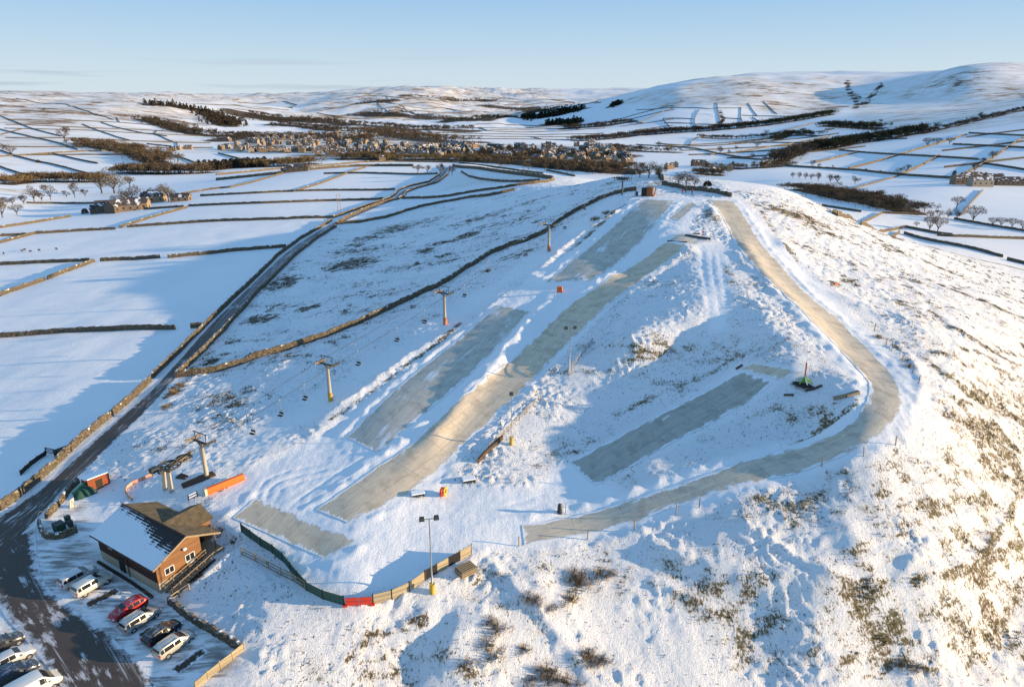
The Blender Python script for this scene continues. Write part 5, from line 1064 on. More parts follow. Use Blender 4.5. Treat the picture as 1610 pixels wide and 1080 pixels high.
    for sy in (-1, 1):
        MB().box((S[-2][0] - .02, sy * S[-2][1] * .82, S[-2][3] - .04), (.16, .30, .13)).build('headlight', M['lampclear'], root)
        MB().box((S[1][0] + .0, sy * S[1][1] * .86, S[1][3] - .10), (.12, .20, .26)).build('tail_light', M['lampred'], root)
        MB().box((S[6][0] - .05, sy * (S[6][1] + .08), S[6][3] + .06), (.14, .2, .13)).build('mirror', pm, root)
    pl = MB(); pl.box((S[-1][0] + .0, 0, .5), (.03, .5, .12)); pl.build('number_plate', M['frame_white'], root)
    if kind == 'estate':
        for sy in (-1, 1): MB().bar((-1.5, sy * .57, 1.47), (.2, sy * .58, 1.47), .04).build('roof_rail', M['steel'], root)
    return root
BANG = math.atan2(BD[1], BD[0]); PK = 'cars parked below the lodge'
for (px, py, kind, col, flip, lb, dr_) in [
    (124, 913, 'suv', (.62, .63, .64), 0, 'silver white car nearest the road end of the lodge row', .0),
    (146, 925, 'suv', (.72, .70, .64), 0, 'cream white car parked beside the first bare bay', .03),
    (203, 963, 'hatch', (.38, .012, .02), 1, 'dark red car facing out of its parking bay', -.05),
    (222, 979, 'estate', (.42, .42, .41), 0, 'grey silver hatchback between the red car and the black one', .02),
    (256, 1001, 'hatch', (.02, .022, .026), 0, 'black car parked beside the beige silver estate', .04),
    (276, 1018, 'estate', (.55, .52, .46), 0, 'beige silver estate with roof rails at the end of the row', .0),
    (4, 1020, 'hatch', (.05, .05, .055), 0, 'dark car cut by the left edge of the picture', -.1),
    (20, 1042, 'hatch', (.68, .68, .66), 0, 'white car in the bottom left corner beside a blue one', -.1),
    (26, 1066, 'hatch', (.025, .035, .06), 0, 'dark blue car in the bottom left corner', -.1),
    (52, 1092, 'van', (.80, .78, .72), 0, 'white van in the bottom left corner', -.1)]:
    c = make_car(kind, paint(f'car paint {kind} {px}', col)); p = g1(px, py)
    c.location = (p.x, p.y, float(H(p.x, p.y)) + .03); c.rotation_euler = (0, 0, BANG + dr_ + (math.pi if flip else 0)); tag(c, lb, 'car' if kind != 'van' else 'van', PK)
def patch(px, name='bare_bay_and_shadow'):
    a = pts(px)[:, :2]; m = dict(lw=np.linspace(a[0], a[1], 24), rw=np.linspace(a[3], a[2], 24)); o = strip(name, m, M['bay_and_shadow'], .03, 14); o['kind'] = 'structure'; return o
def bay_shadow_mat():
    s = N('bare wet bay and car shadow'); ed, rm = s.attr('edge'), s.attr('rim'); n = s.noise(2.2, 5, .65); fn = s.noise(7, 4, .6)
    c = s.mix(fn, (.02, .016, .012), (.09, .07, .05)); f = s.step(s.math('ADD', s.math('MINIMUM', ed, rm), s.math('MULTIPLY', n, -1.5)), -.35, -.75); s.color(s.mix(f, c, (.80, .81, .85))).rough(.7); return s.m
M['bay_and_shadow'] = bay_shadow_mat()
patch([(130, 949), (183, 922), (192, 931), (140, 957)]); patch([(266, 1052), (318, 1016), (328, 1024), (278, 1062)]); patch([(212, 997), (240, 981), (247, 988), (220, 1004)])  # bare bays, and last a dark patch painting the shadow cast by the cars
# ------------------------------------------------------------------ chairlift
LB = [g1(325, 748), g1(520, 630), g1(700, 510), g1(863, 395), g1(978, 307)]
LDIR = (LB[-1] - LB[0]); LDIR.z = 0; LDIR.normalize(); LPER = Vector((-LDIR.y, LDIR.x, 0)); LANG = math.atan2(LDIR.y, LDIR.x)
TH = [5.6, 7.0, 7.0, 7.0, 4.9]; GAUGE = 1.75
def rel(mb, o): return mb.xf(lambda v: (v[0] - o[0], v[1] - o[1], v[2] - o[2]))
def tower(i, label):
    b = LB[i]; z0 = float(H(b.x, b.y)); top = z0 + TH[i]; rt = empty('lift_tower', (b.x, b.y, z0), 0, label, 'lift tower', 'pylons of the chairlift'); o = (b.x, b.y, z0); P_ = lambda u, w, z: Vector((b.x, b.y, 0)) + LDIR * u + LPER * w + Vector((0, 0, z))
    rel(MB().tube([P_(0, 0, z0 - .4), P_(0, 0, z0 + 1.5), P_(0, 0, top)], [.34, .31, .24], 10), o).build('mast', M['mast'], rt, True)
    if i > 0:
        pd = MB().tube([P_(0, 0, z0 - .1), P_(0, 0, z0 + 1.55)], .45, 12, cap=True); rel(pd, o).build('base_pad', M['yellow'] if i == 1 else M['pad_rust'], rt, True)
    arm = MB().bar(P_(0, -GAUGE, top), P_(0, GAUGE, top), .26, .26); arm.bar(P_(0, -.9, top - .1), P_(0, 0, top - .9), .12); arm.bar(P_(0, .9, top - .1), P_(0, 0, top - .9), .12); rel(arm, o).build('cross_arm', M['steel_dark'], rt)
    for sg in (-1, 1):
        tr = MB().bar(P_(-1.2, sg * GAUGE, top + .12), P_(1.2, sg * GAUGE, top + .12), .10, .18)
        for k in range(6): u = -1.1 + 2.2 * k / 5; tr.tube([P_(u, sg * GAUGE - .07, top + .3), P_(u, sg * GAUGE + .07, top + .3)], .17, 10)
        tr.bar(P_(-1.0, sg * (GAUGE - .35), top - .05), P_(1.0, sg * (GAUGE - .35), top - .05), .3, .04); rel(tr, o).build('sheave_train', M['steel_dark'] if sg < 0 else M['rust'], rt)
    fr = MB()
    for sg in (-1, 1): fr.bar(P_(0, sg * 1.15, top), P_(0, sg * 1.3, top + 1.5), .09)
    fr.bar(P_(0, -1.55, top + 1.5), P_(0, 1.55, top + 1.5), .11); rel(fr, o).build('lifting_frame', M['steel_dark'], rt)
    ld = MB()
    for sg in (-.16, .16): ld.bar(P_(-.38, sg, z0 + 1.7), P_(-.32, sg, top), .035)
    for k in range(14): z = z0 + 1.9 + (TH[i] - 2.1) * k / 13; ld.bar(P_(-.36, -.16, z), P_(-.36, .16, z), .03)
    rel(ld, o).build('ladder', M['steel'], rt)
    return rt
M['mast'] = simple('weathered mast paint', (.42, .38, .30), .6, .25, 1.5)
tower(0, 'grey lift pylon beside the bottom wheel of the chairlift')
tower(1, 'lift pylon with a yellow base pad, second from the bottom of the line')
tower(2, 'lift pylon with an orange base pad just above the grey snow-streaked mat')
tower(3, 'lift pylon with an orange base in front of the climbing wall, near the top')
# top station
b = LB[4]; z0 = float(H(b.x, b.y)); ts = empty('top_lift_station', (b.x, b.y, z0), 0, 'dark T shaped top wheel of the chairlift on the hill crest', 'lift station'); o = (b.x, b.y, z0); top = z0 + TH[4]
PT = lambda u, w, z: Vector((b.x, b.y, 0)) + LDIR * u + LPER * w + Vector((0, 0, z))
rel(MB().tube([PT(0, 0, z0 - .4), PT(0, 0, top)], [.26, .2], 10), o).build('mast', M['steel_dark'], ts, True)
wh = MB().tube([PT(GAUGE * math.cos(t), GAUGE * math.sin(t), top + .15) for t in np.linspace(0, 2 * math.pi, 28, endpoint=False)], .12, 6, closed=True)
for t in np.linspace(0, math.pi, 4, endpoint=False): wh.bar(PT(GAUGE * math.cos(t), GAUGE * math.sin(t), top + .15), PT(-GAUGE * math.cos(t), -GAUGE * math.sin(t), top + .15), .1)
rel(wh, o).build('bull_wheel', M['steel_dark'], ts)
ca = MB()
for sg in (-1, 1): ca.bar(PT(-2.0, sg * 2.3, top + .55), PT(2.0, sg * 2.3, top + .55), .16)
for u in (-1.6, 0, 1.6): ca.bar(PT(u, -2.4, top + .5), PT(u, 2.4, top + .5), .16); [ca.bar(PT(u, w, top - .35), PT(u, w, top + 1.0), .14) for w in (-2.3, -1.2, 0, 1.2, 2.3)]
rel(ca, o).build('carriage_frame', M['steel_dark'], ts)
# bottom station: horizontal wheel carried on a pair of legs, beam back to the first pylon
f1, f2 = g1(258, 769), g1(273, 774); bc = (f1 + f2) / 2; zb = float(H(bc.x, bc.y)); bs = empty('bottom_lift_station', (bc.x, bc.y, zb), 0, 'rusty bottom wheel of the chairlift on two pale legs', 'lift station'); o = (bc.x, bc.y, zb)
PB = lambda u, w, z: Vector((bc.x, bc.y, 0)) + LDIR * u + LPER * w + Vector((0, 0, z)); wz = zb + 3.5
for w in (-.75, .75):
    rel(MB().bar(PB(-.1, w * 1.1, zb - .4), PB(.1, w * .8, wz - .1), .36, .5), o).build('leg', M['mast'], bs)
rel(MB().bar(PB(.1, -1.3, wz), PB(.1, 1.3, wz), .3, .3), o).build('cross_beam', M['rust'], bs)
for k, (u0, rr, mt) in enumerate(((.7, 1.55, 'rust'), (3.1, 1.1, 'rust'))):
    wl_ = MB().tube([PB(u0 + rr * math.cos(t), rr * math.sin(t), wz + .35 + k * .1) for t in np.linspace(0, 2 * math.pi, 30, endpoint=False)], .14, 6, closed=True)
    wl_.tube([PB(u0 + rr * .78 * math.cos(t), rr * .78 * math.sin(t), wz + .3 + k * .1) for t in np.linspace(0, 2 * math.pi, 30, endpoint=False)], .07, 6, closed=True)
    for t in np.linspace(0, math.pi, 4, endpoint=False): wl_.bar(PB(u0 + rr * math.cos(t), rr * math.sin(t), wz + .33 + k * .1), PB(u0 - rr * math.cos(t), -rr * math.sin(t), wz + .33 + k * .1), .1)
    wl_.tube([PB(u0, 0, wz - .1), PB(u0, 0, wz + .6)], .2, 10); rel(wl_, o).build('bull_wheel', M['rust'] if k else M['steel_dark'], bs)
gb = MB(); u1 = (LB[0] - bc).dot(LDIR)
for w in (-.35, .35): gb.bar(PB(0, w, wz + .05), PB(u1 - .2, w * .6, zb + 4.4), .16, .22)
for k in range(9): u = u1 * k / 8; gb.bar(PB(u, -.35, wz + .05 + k * .1), PB(u + .4, .35, wz + .1 + k * .1), .08)
rel(gb, o).build('girder', M['rust'], bs)
dr_ = MB(); dr_.box(PB(-1.3, .5, wz + .45), (1.1, .8, .7), LANG); dr_.box(PB(-1.0, -.6, wz + .3), (.6, .6, .5), LANG); rel(dr_, o).build('motor_housing', M['steel_dark'], bs)
# haul rope: one loop, slung between towers
def rope_pt(side, s):
    """s in 0..len along towers"""
    k = min(int(s), 3); f = s - k
    def head(i): q = LB[i]; return Vector((q.x, q.y, float(H(q.x, q.y)) + TH[i] + (.48 if i < 4 else .2))) + LPER * GAUGE * side
    a, c = head(k), head(k + 1); p = a.lerp(c, f); p.z -= 4 * .5 * f * (1 - f) * ((c - a).length / 40.0); return p
rp = MB(); loop = [rope_pt(1, s) for s in np.linspace(0, 4, 81)] + [PT(GAUGE * math.sin(t), GAUGE * math.cos(t), top + .2) for t in np.linspace(.2, math.pi - .2, 8)] + [rope_pt(-1, s) for s in np.linspace(4, 0, 81)] + [PB(.7 + 1.55 * math.cos(t), 1.55 * math.sin(t), wz + .4) for t in np.linspace(-math.pi / 2 - .1, -1.5 * math.pi + .1, 12)]
rp.tube(loop, .034, 5, closed=True); tag(rp.build('haul_rope', M['steel_dark']), 'thin wire loop strung along the chairlift towers', 'cable')
# chairs
def chair_proto():
    r = empty('lift_chair', (0, 0, 0)); L = -2.75
    hg = MB().tube([(0, 0, .05), (0, 0, L + 1.3), (0, 0, L + 1.0)], .035, 6); hg.box((0, 0, 0), (.3, .12, .12)); hg.tube([(0, -.52, L + 1.0), (0, .52, L + 1.0)], .03, 6)
    for y in (-.52, .52): hg.tube([(0, y, L + 1.0), (-.12, y, L + .45), (-.05, y, L), (.42, y, L)], .03, 6)
    hg.build('hanger', M['steel'], r); st_ = MB().box((.18, 0, L + .03), (.5, 1.05, .07)); st_.build('seat', M['black'], r); bk = MB().bar((-.12, -.5, L + .42), (-.12, .5, L + .42), .05, .34); bk.build('backrest', M['black'], r); return r
CG = 'chairs hanging on the chairlift'; proto = chair_proto(); first = True
CH = [(406, 696, 'lift chair hanging lowest on the line, over trampled snow above the orange padding'), (438, 646, 'lift chair hanging left of the yellow-based pylon, lower one of two'), (483, 631, 'lift chair hanging just left of the yellow-based pylon'), (566, 579, 'lift chair hanging just above the yellow-based pylon'),
      (622, 531, 'lift chair hanging below the climbing wall, second above the yellow-based pylon'), (670, 511, 'lift chair just left of the pylon with the orange pad by the grey mat'), (731, 469, 'lift chair just right of the pylon with the orange pad by the grey mat'), (762, 421, 'lift chair close against the sunlit stretch of the climbing wall'), (771, 431, 'lift chair hanging beside another near the sunlit stretch of wall'),
      (828, 404, 'lift chair hanging just below the upper orange-based pylon'), (888, 361, 'lift chair hanging just above the upper orange-based pylon'), (921, 333, 'lift chair hanging next to the wall below the top station'), (948, 312, 'topmost lift chair, closest to the crest station')]
SS = np.linspace(0.02, 3.95, 500)
for px, py, lb in CH:
    best = None
    for sd2 in (-1, 1):
        for s_ in SS:
            q = rope_pt(sd2, s_); q.z -= 2.75; d = q.y * CP - (q.z - CAM_H) * SP; u = CX + FPX * q.x / d; v = CY - FPX * (q.y * SP + (q.z - CAM_H) * CP) / d
            e = (u - px) ** 2 + (v - py) ** 2
            if best is None or e < best[0]: best = (e, sd2, s_)
    p = rope_pt(best[1], best[2]); rz = LANG + (math.pi if best[1] < 0 else 0)
    if first: proto.location = p; proto.rotation_euler = (0, 0, rz); tag(proto, lb, 'lift chair', CG); first = False
    else: dup(proto, p, rz, None, lb)
# ------------------------------------------------------------------ fences, lamps, huts and things on the hill
def thing_at(name, px, py, label, cat, group=None): p = g1(px, py); return empty(name, p, 0, label, cat, group), p
def loc(mb, p): return rel(mb, (p[0], p[1], p[2]))
def gz_(x, y): return float(H(x, y))
def fence_line(px, step): ln = pts(px)[:, :2]; ln = smooth_line(ln, .4) if len(px) > 2 else ln; return resample(ln, step)
def rail_fence(name, px, label, h=1.1, rails=(.45, .95), gap=2.0, mat='wood_rail', post='wood_rail', cat='fence'):
    ln = fence_line(px, gap); p0 = (ln[0, 0], ln[0, 1], gz_(*ln[0])); rt = empty(name, p0, 0, label, cat)
    for i in range(len(ln)):
        x, y = ln[i]; z = gz_(x, y); loc(MB().bar((x, y, z - .3), (x, y, z + h), .13), p0).build('post', M[post], rt)
    for r_ in rails:
        mb = MB()
        for i in range(len(ln) - 1):
            a, c = ln[i], ln[i + 1]; mb.bar((a[0], a[1], gz_(*a) + r_), (c[0], c[1], gz_(*c) + r_), .06, .12)
        loc(mb, p0).build('rail', M[mat], rt)
    return rt
def panel_fence(name, px, label, h=1.15, gap=2.2, mats=('wood_pale',), post='wood_black', th=.06, cat='fence', posts=True):
    ln = fence_line(px, gap); p0 = (ln[0, 0], ln[0, 1], gz_(*ln[0])); rt = empty(name, p0, 0, label, cat)
    for i in range(len(ln) - 1):
        a, c = ln[i], ln[i + 1]; za, zc = gz_(*a), gz_(*c); d = Vector((c[0] - a[0], c[1] - a[1], 0)).normalized() * .02
        pa = Vector((a[0], a[1], 0)) + d; pc = Vector((c[0], c[1], 0)) - d; n_ = Vector((-d.y, d.x, 0)).normalized() * th / 2; mb = MB()
        mb.add([pa - n_ + Vector((0, 0, za - .2)), pc - n_ + Vector((0, 0, zc - .2)), pc + n_ + Vector((0, 0, zc - .2)), pa + n_ + Vector((0, 0, za - .2)), pa - n_ + Vector((0, 0, za + h)), pc - n_ + Vector((0, 0, zc + h)), pc + n_ + Vector((0, 0, zc + h)), pa + n_ + Vector((0, 0, za + h))],
               [(0, 3, 2, 1), (4, 5, 6, 7), (0, 1, 5, 4), (1, 2, 6, 5), (2, 3, 7, 6), (3, 0, 4, 7)]); loc(mb, p0).build('panel', M[mats[i % len(mats)]], rt)
    for i in range(len(ln) if posts else 0):
        x, y = ln[i]; z = gz_(x, y); loc(MB().bar((x, y, z - .3), (x, y, z + h + .12), .12), p0).build('post', M[post], rt)
    return rt
panel_fence('netting_fence', [(380, 836), (408, 858), (436, 873), (455, 893), (470, 915), (482, 927)], 'dark green netting fence curving round the flat below the lodge mat', 1.25, 2.4, ('green_net',), 'wood_black', .05)
panel_fence('board_fence', [(482, 928), (505, 941), (525, 948), (541, 951)], 'shaded dark green board fence left of the red barrier', 1.2, 2.2, ('green_net',), 'wood_black')
panel_fence('board_fence', [(587, 949), (612, 943), (640, 931), (668, 912)], 'sunlit tan board fence right of the red barrier', 1.25, 2.0, ('wood_pale',), 'wood_black')
panel_fence('board_fence', [(669, 911), (690, 899), (715, 885), (741, 870)], 'sunlit board fence with black mats behind the tall floodlight', 1.3, 1.7, ('black', 'wood_pale', 'black', 'wood_pale', 'wood_pale', 'wood_pale', 'wood_pale', 'wood_pale'), 'rust')
# red barriers
a, c = g1(543, 952), g1(586, 950); d = (c - a).normalized(); nrm = Vector((d.y, -d.x, 0)).normalized(); rb = empty('red_barrier', a, 0, 'bright red plastic barrier let into the board fence', 'barrier')
for k in range(2):
    p, q = a.lerp(c, .5 * k + .02), a.lerp(c, .5 * k + .48); mb = MB()
    for (zz_, hh, off) in ((.28, .5, 0), (.80, .34, .02)): mb.bar(p + nrm * off + Vector((0, 0, zz_ + .05)), q + nrm * off + Vector((0, 0, zz_ + .05)), .22 - off * 3, hh)
    loc(mb, a).build('barrier_panel', M['red'], rb)
for k in (0, .5, 1): p = a.lerp(c, k); loc(MB().box((p.x, p.y, p.z + .06), (.5, .5, .16), math.atan2(d.y, d.x)), a).build('foot', M['red'], rb)
rail_fence('rail_fence', [(381, 872), (405, 884), (430, 897), (455, 910), (480, 926)], 'wooden post and rail fence along the bank top below the lodge porch', 1.1, (.1, .55, 1.0), 2.3)
rail_fence('rail_fence', [(266, 950), (282, 938), (298, 928)], 'short pale handrail at the foot of the lodge stairs', 1.0, (.5, .95), 1.6, 'wood_pale', 'wood_pale')
rail_fence('rail_fence', [(768, 706), (800, 676), (825, 652), (850, 628)], 'pale handrail climbing beside the single lamp post', .9, (.35, .8), 2.2, 'wood_pale', 'wood_pale')
rail_fence('rail_fence', [(893, 590), (908, 568), (931, 540)], 'grey ladder-like rail beside the upper twin floodlight', 1.1, (.3, .65, 1.0), 1.6, 'steel', 'steel')
panel_fence('plank_barrier', [(751, 728), (770, 708), (790, 690)], 'dark plank barrier at the lower end of the pale handrail', .6, 2.4, ('brown_mat',), 'wood_rail', .3)
panel_fence('plank_fence', [(384, 1021), (360, 1042), (335, 1060), (308, 1084)], 'golden plank fence at the corner of the car park', .95, 1.5, ('wood_pale',), 'wood_pale')
panel_fence('timber_kerb', [(154, 884), (180, 900), (205, 915), (240, 940)], 'dark timber kerb along the foot of the lodge', .28, 2.5, ('wood_black',), 'wood_black', .3, posts=False, cat='kerb')
# road gate pieces left
rail_fence('field_gate', [(73, 713), (86, 716)], 'small field gate leaning against the wall left of the road', 1.2, (.3, .6, .9, 1.15), 1.6, 'wood_black', 'wood_black', 'gate')
panel_fence('plank_pile', [(33, 747), (50, 730), (72, 716)], 'dark plank fence in the snow left of the golden road wall', .8, 1.8, ('wood_black',), 'wood_black')
panel_fence('trailer_sheet', [(86, 718), (113, 708)], 'dark sheeted heap behind the road wall gap', 1.0, 3, ('wood_black',), 'wood_black', 1.2, posts=False, cat='heap')
# posts along the curving run
FP = [(816, 858), (924, 848), (998, 832), (1063, 809), (1099, 798), (1291, 733), (1358, 717), (1408, 700), (1444, 603), (1435, 586), (1419, 570), (1402, 551), (1393, 543), (1375, 520)]
pr = MB().bar((0, 0, -.3), (0, 0, 1.35), .11); pr.box((0, 0, 1.36), (.13, .13, .03)); post0 = pr.build('fence_post', M['wood_rail']); FPL = ['nearest the low end of the curving mat', 'second along the lower edge of the curving mat', 'third along the lower edge of the curving mat', 'fourth along the lower edge of the curving mat', 'fifth along the lower edge of the curving mat', 'just before the bend below the curving mat', 'below the bend of the curving mat', 'outside the bend, lowest one', 'outside the bend at its widest point', 'outside the bend beside the dark bush', 'outside the mat just above the bend', 'second above the bend', 'third above the bend', 'topmost above the bend']
for k, ((px, py), lb) in enumerate(zip(FP, FPL)):
    o = post0 if k == 0 else post0.copy()
    if k: COL.objects.link(o)
    o.location = g1(px, py); o.rotation_euler = (R(RNG.normal(0, 3)), R(RNG.normal(0, 3)), RNG.uniform(0, 3)); tag(o, 'thin wooden post ' + lb, 'post', 'posts beside the curving mat', 'thing')
# padded post
t, p = thing_at('padded_post', 880, 806, 'dark padded post standing in the shaded snow above the curving mat', 'post')
loc(MB().tube([(p.x, p.y, p.z - .3), (p.x, p.y, p.z + .1), (p.x, p.y, p.z + 1.3), (p.x, p.y, p.z + 1.42)], [.36, .36, .27, .12], 12), p).build('pad', M['steel_dark'], t, True); loc(MB().bar((p.x + .8, p.y, p.z - .2), (p.x + .8, p.y, p.z + 1.5), .07).bar((p.x + .2, p.y, p.z + .9), (p.x + .8, p.y, p.z + .9), .04), p).build('stake', M['wood_rail'], t)
# floodlights
def flood(px, py, h, heads, label, pad=True, ang=.2):
    t, p = thing_at('floodlight', px, py, label, 'floodlight', 'floodlights beside the runs'); B = (p.x, p.y, p.z)
    loc(MB().tube([(p.x, p.y, p.z - .3), (p.x, p.y, p.z + 2.2), (p.x, p.y, p.z + 2.25), (p.x, p.y, p.z + h)], [.13, .12, .085, .06], 10), B).build('pole', M['steel'], t, True)
    if heads == 2: loc(MB().bar((p.x - .75 * math.cos(ang), p.y - .75 * math.sin(ang), p.z + h), (p.x + .75 * math.cos(ang), p.y + .75 * math.sin(ang), p.z + h), .08), B).build('bracket', M['steel'], t)
    for sg in ((-1, 1) if heads == 2 else (0,)):
        q = (p.x + sg * .8 * math.cos(ang), p.y + sg * .8 * math.sin(ang), p.z + h + .08); mb = MB().box(q, (.62, .34, .5), ang, 0, .8); mb.box((q[0] - math.sin(ang) * -.2, q[1] + math.cos(ang) * -.2, q[2]), (.5, .06, .4), ang); hd = loc(mb, B).build('lamp_head', M['steel_dark'], t)
    if pad:
        loc(MB().tube([(p.x, p.y, p.z - .1), (p.x, p.y, p.z + 1.25)], .33, 10), B).build('base_pad', M['yellow'], t, True)
flood(680, 931, 9.8, 2, 'tall twin floodlight mast behind the board fence'); flood(804, 698, 8.4, 1, 'single lamp mast beside the pale handrail'); flood(895, 586, 8.4, 2, 'twin floodlight mast above the ladder-like rail', False)
t, p = thing_at('bent_lamp', 66, 834, 'small bent lamp post inside the bin enclosure wall', 'lamp'); loc(MB().tube([(p.x, p.y, p.z - .2), (p.x, p.y, p.z + 2.6), (p.x + .25, p.y + .1, p.z + 2.9), (p.x + 1.0, p.y + .35, p.z + 3.0)], .06, 8), p).build('pole', M['steel'], t, True); loc(MB().box((p.x + 1.05, p.y + .37, p.z + 2.98), (.4, .16, .1), .3), p).build('lamp_head', M['steel'], t)
# bins
def bin_(px, py, w, d_, h, label, mat, rz=BANG):
    t, p = thing_at('waste_bin', px, py, label, 'bin'); mb = MB().box((p.x, p.y, p.z + h / 2 + .05), (d_, w, h), rz, 0, 1.06); loc(mb, p).build('body', M[mat], t); loc(MB().box((p.x, p.y, p.z + h + .09), (d_ * 1.1, w * 1.1, .08), rz), p).build('lid', M['steel_dark'], t)
    for sg in (-1, 1): q = rot2((0, sg * w * .4), rz); loc(MB().tube([(p.x + q[0] - .08, p.y + q[1], p.z + .1), (p.x + q[0] + .08, p.y + q[1], p.z + .1)], .1, 8), p).build('wheel', M['black'], t)
bin_(95, 836, 1.25, 1.1, 1.3, 'large dark green waste bin inside the curved wall', 'green_dark'); bin_(108, 823, .55, .6, 1.1, 'tall narrow bin behind the large one', 'green_dark'); bin_(112, 828, .5, .5, .9, 'small bin to the right of the others', 'steel_dark')
# shed by the road
C = g1(152, 763); ra = R(52); def_ = lambda u, w, z: (C.x + u * math.cos(ra) - w * math.sin(ra), C.y + u * math.sin(ra) + w * math.cos(ra), C.z + z)
sh = empty('brown_shed', C, 0, 'small red-brown shed with a snowy roof beside the road', 'shed'); loc(MB().prism([(-1.3, 0), (1.3, 0), (1.3, 1.75), (-1.3, 2.25)], -1.5, 1.5, lambda w, z, u: def_(u, w, z - .2)), C).build('wall', M['wood_red'] if 'wood_red' in M else M['wood_lodge'], sh)
loc(MB().prism([(-1.5, 2.1), (1.5, 1.5), (1.5, 1.64), (-1.5, 2.26)], -1.75, 1.75, lambda w, z, u: def_(u, w, z)), C).build('roof', M['snowcap'], sh); loc(MB().prism([(-.45, 0), (.45, 0), (.45, 1.5), (-.45, 1.5)], 1.5, 1.54, lambda u, z, w: def_(u, -w + .18, z) if False else def_(u, -(w - .2), z)), C).build('door', M['wood_black'], sh)
# green tarpaulin heap
t, p = thing_at('tarpaulin_heap', 134, 775, 'bright green tarpaulin thrown over a heap beside the shed', 'tarpaulin'); V = []; nn_ = 16
for i in range(nn_):
    for j in range(nn_):
        u, w = i / (nn_ - 1) * 2 - 1, j / (nn_ - 1) * 2 - 1; r_ = max(abs(u), abs(w)); z = 1.45 * (1 - r_ ** 2.6) + .12 * math.sin(5 * u + 3 * w) + .1 * math.sin(7 * w); q = rot2((u * 1.2 * (1 + .25 * (1 - (1 - r_ ** 2))), w * 1.5), BANG - .3); V.append((q[0], q[1], max(z, 0) - .05))
tm = mesh_obj('sheet', V, grid_faces(nn_, nn_), [M['green'], M['green_dark']], t, True, [0 if (k % 15) > 7 else 1 for k in range(15 * 15)])
t, p = thing_at('cream_board', 116, 797, 'cream coloured leaning board behind the road wall', 'board'); loc(MB().bar((p.x - .3, p.y, p.z), (p.x - .1, p.y + .1, p.z + 1.3), .8, .06), p).build('panel', M['cream'], t); loc(MB().bar((p.x + .4, p.y - .2, p.z), (p.x - .1, p.y, p.z + 1.1), .08), p).build('leg', M['wood_rail'], t)
# orange safety netting round the wheel
M['net'] = simple('faded orange netting', (.75, .36, .25), .8, .35, 6)
panel_fence('safety_netting', [(240, 748), (222, 756), (205, 763), (198, 771), (199, 780), (208, 787)], 'faded orange netting curving round the bottom lift wheel', .55, 1.4, ('net',), 'wood_rail', .03)
# long orange pad
a, c = g1(326, 777), g1(384, 753); d = (c - a); L_ = d.length; d.normalize(); pz = empty('crash_pad', a, 0, 'long bright orange crash pad lying beside the bottom of the lift', 'crash pad'); mb = MB(); prof = [(-.32, 0), (.32, 0), (.36, .5), (.25, .95), (-.2, .95), (-.36, .5)]; n_ = Vector((-d.y, d.x, 0)).normalized()
mb.prism(prof, 0, L_, lambda w, z, u: tuple(a + d * u + n_ * w + Vector((0, 0, z)))); loc(mb, a).build('padding', M['orange'], pz)
e = MB().prism([(x * 1.02, z * 1.02) for x, z in prof], -.35, -.01, lambda w, z, u: tuple(a + d * u + n_ * w + Vector((0, 0, z)))); loc(e, a).build('end_cap', M['cream'], pz)
rail_fence('rail_fence', [(297, 786), (312, 779), (324, 775)], 'short white rail before the orange crash pad', .8, (.3, .7), 1.5, 'frame_white', 'wood_black')
# mats under the lift pylon
for px, lb in (([(288, 768), (318, 757), (340, 748), (334, 742), (312, 750), (285, 762)], 'dark brown rubber mat at the foot of the first lift pylon'), ([(276, 752), (291, 754), (296, 749), (285, 745)], 'small dark mat beside the pale legs of the lift wheel')):
    q = pts(px); cc = q.mean(0); mb = MB(); mb.add([(x, y, z + .22) for x, y, z in q] + [(x, y, z - .1) for x, y, z in q], [tuple(range(len(q)))] + [(i, (i + 1) % len(q), len(q) + (i + 1) % len(q), len(q) + i) for i in range(len(q))]); tag(mb.build('rubber_mat', M['brown_mat']), lb, 'mat')
# snow tubes
t, p = thing_at('snow_tube', 695, 779, 'red inflatable snow tube standing on edge in the shade', 'snow tube'); mb = MB().tube([(p.x + .1 * math.cos(a_), p.y + .48 * math.cos(a_), p.z + .62 + .48 * math.sin(a_)) for a_ in np.linspace(0, 2 * math.pi, 22, endpoint=False)], .2, 10, closed=True); loc(mb, p).build('ring', M['red'], t, True); loc(MB().tube([(p.x - .03, p.y, p.z + .62), (p.x + .03, p.y, p.z + .62)], .3, 14), p).build('seat', M['black'], t)
t, q = thing_at('snow_tube', 699, 777, 'yellow inflatable snow tube leaning on the red one', 'snow tube'); mb = MB().tube([(p.x + .42 + .14 * math.cos(a_), p.y + .1 + .48 * math.cos(a_), p.z + .66 + .48 * math.sin(a_)) for a_ in np.linspace(0, 2 * math.pi, 22, endpoint=False)], .19, 10, closed=True); loc(mb, q).build('ring', M['yellow'], t, True)
for px, py, lb in ((657, 779, 'snow topped dark pallet at the edge of the long tan mat'), (737, 757, 'dark half-buried pallet in the shaded snow below the handrail')):
    t, p = thing_at('snowy_pallet', px, py, lb, 'pallet'); mb = MB()
    for k in range(4): mb.box((p.x - .75 + k * .5, p.y, p.z + .3), (.14, 1.1, .4), .3)
    loc(mb, p).build('slats', M['wood_black'], t)['kind'] = 'stuff'; loc(MB().box((p.x, p.y, p.z + .55), (1.9, 1.15, .12), .3, 0, .9), p).build('snow_cap', M['snowcap'], t)
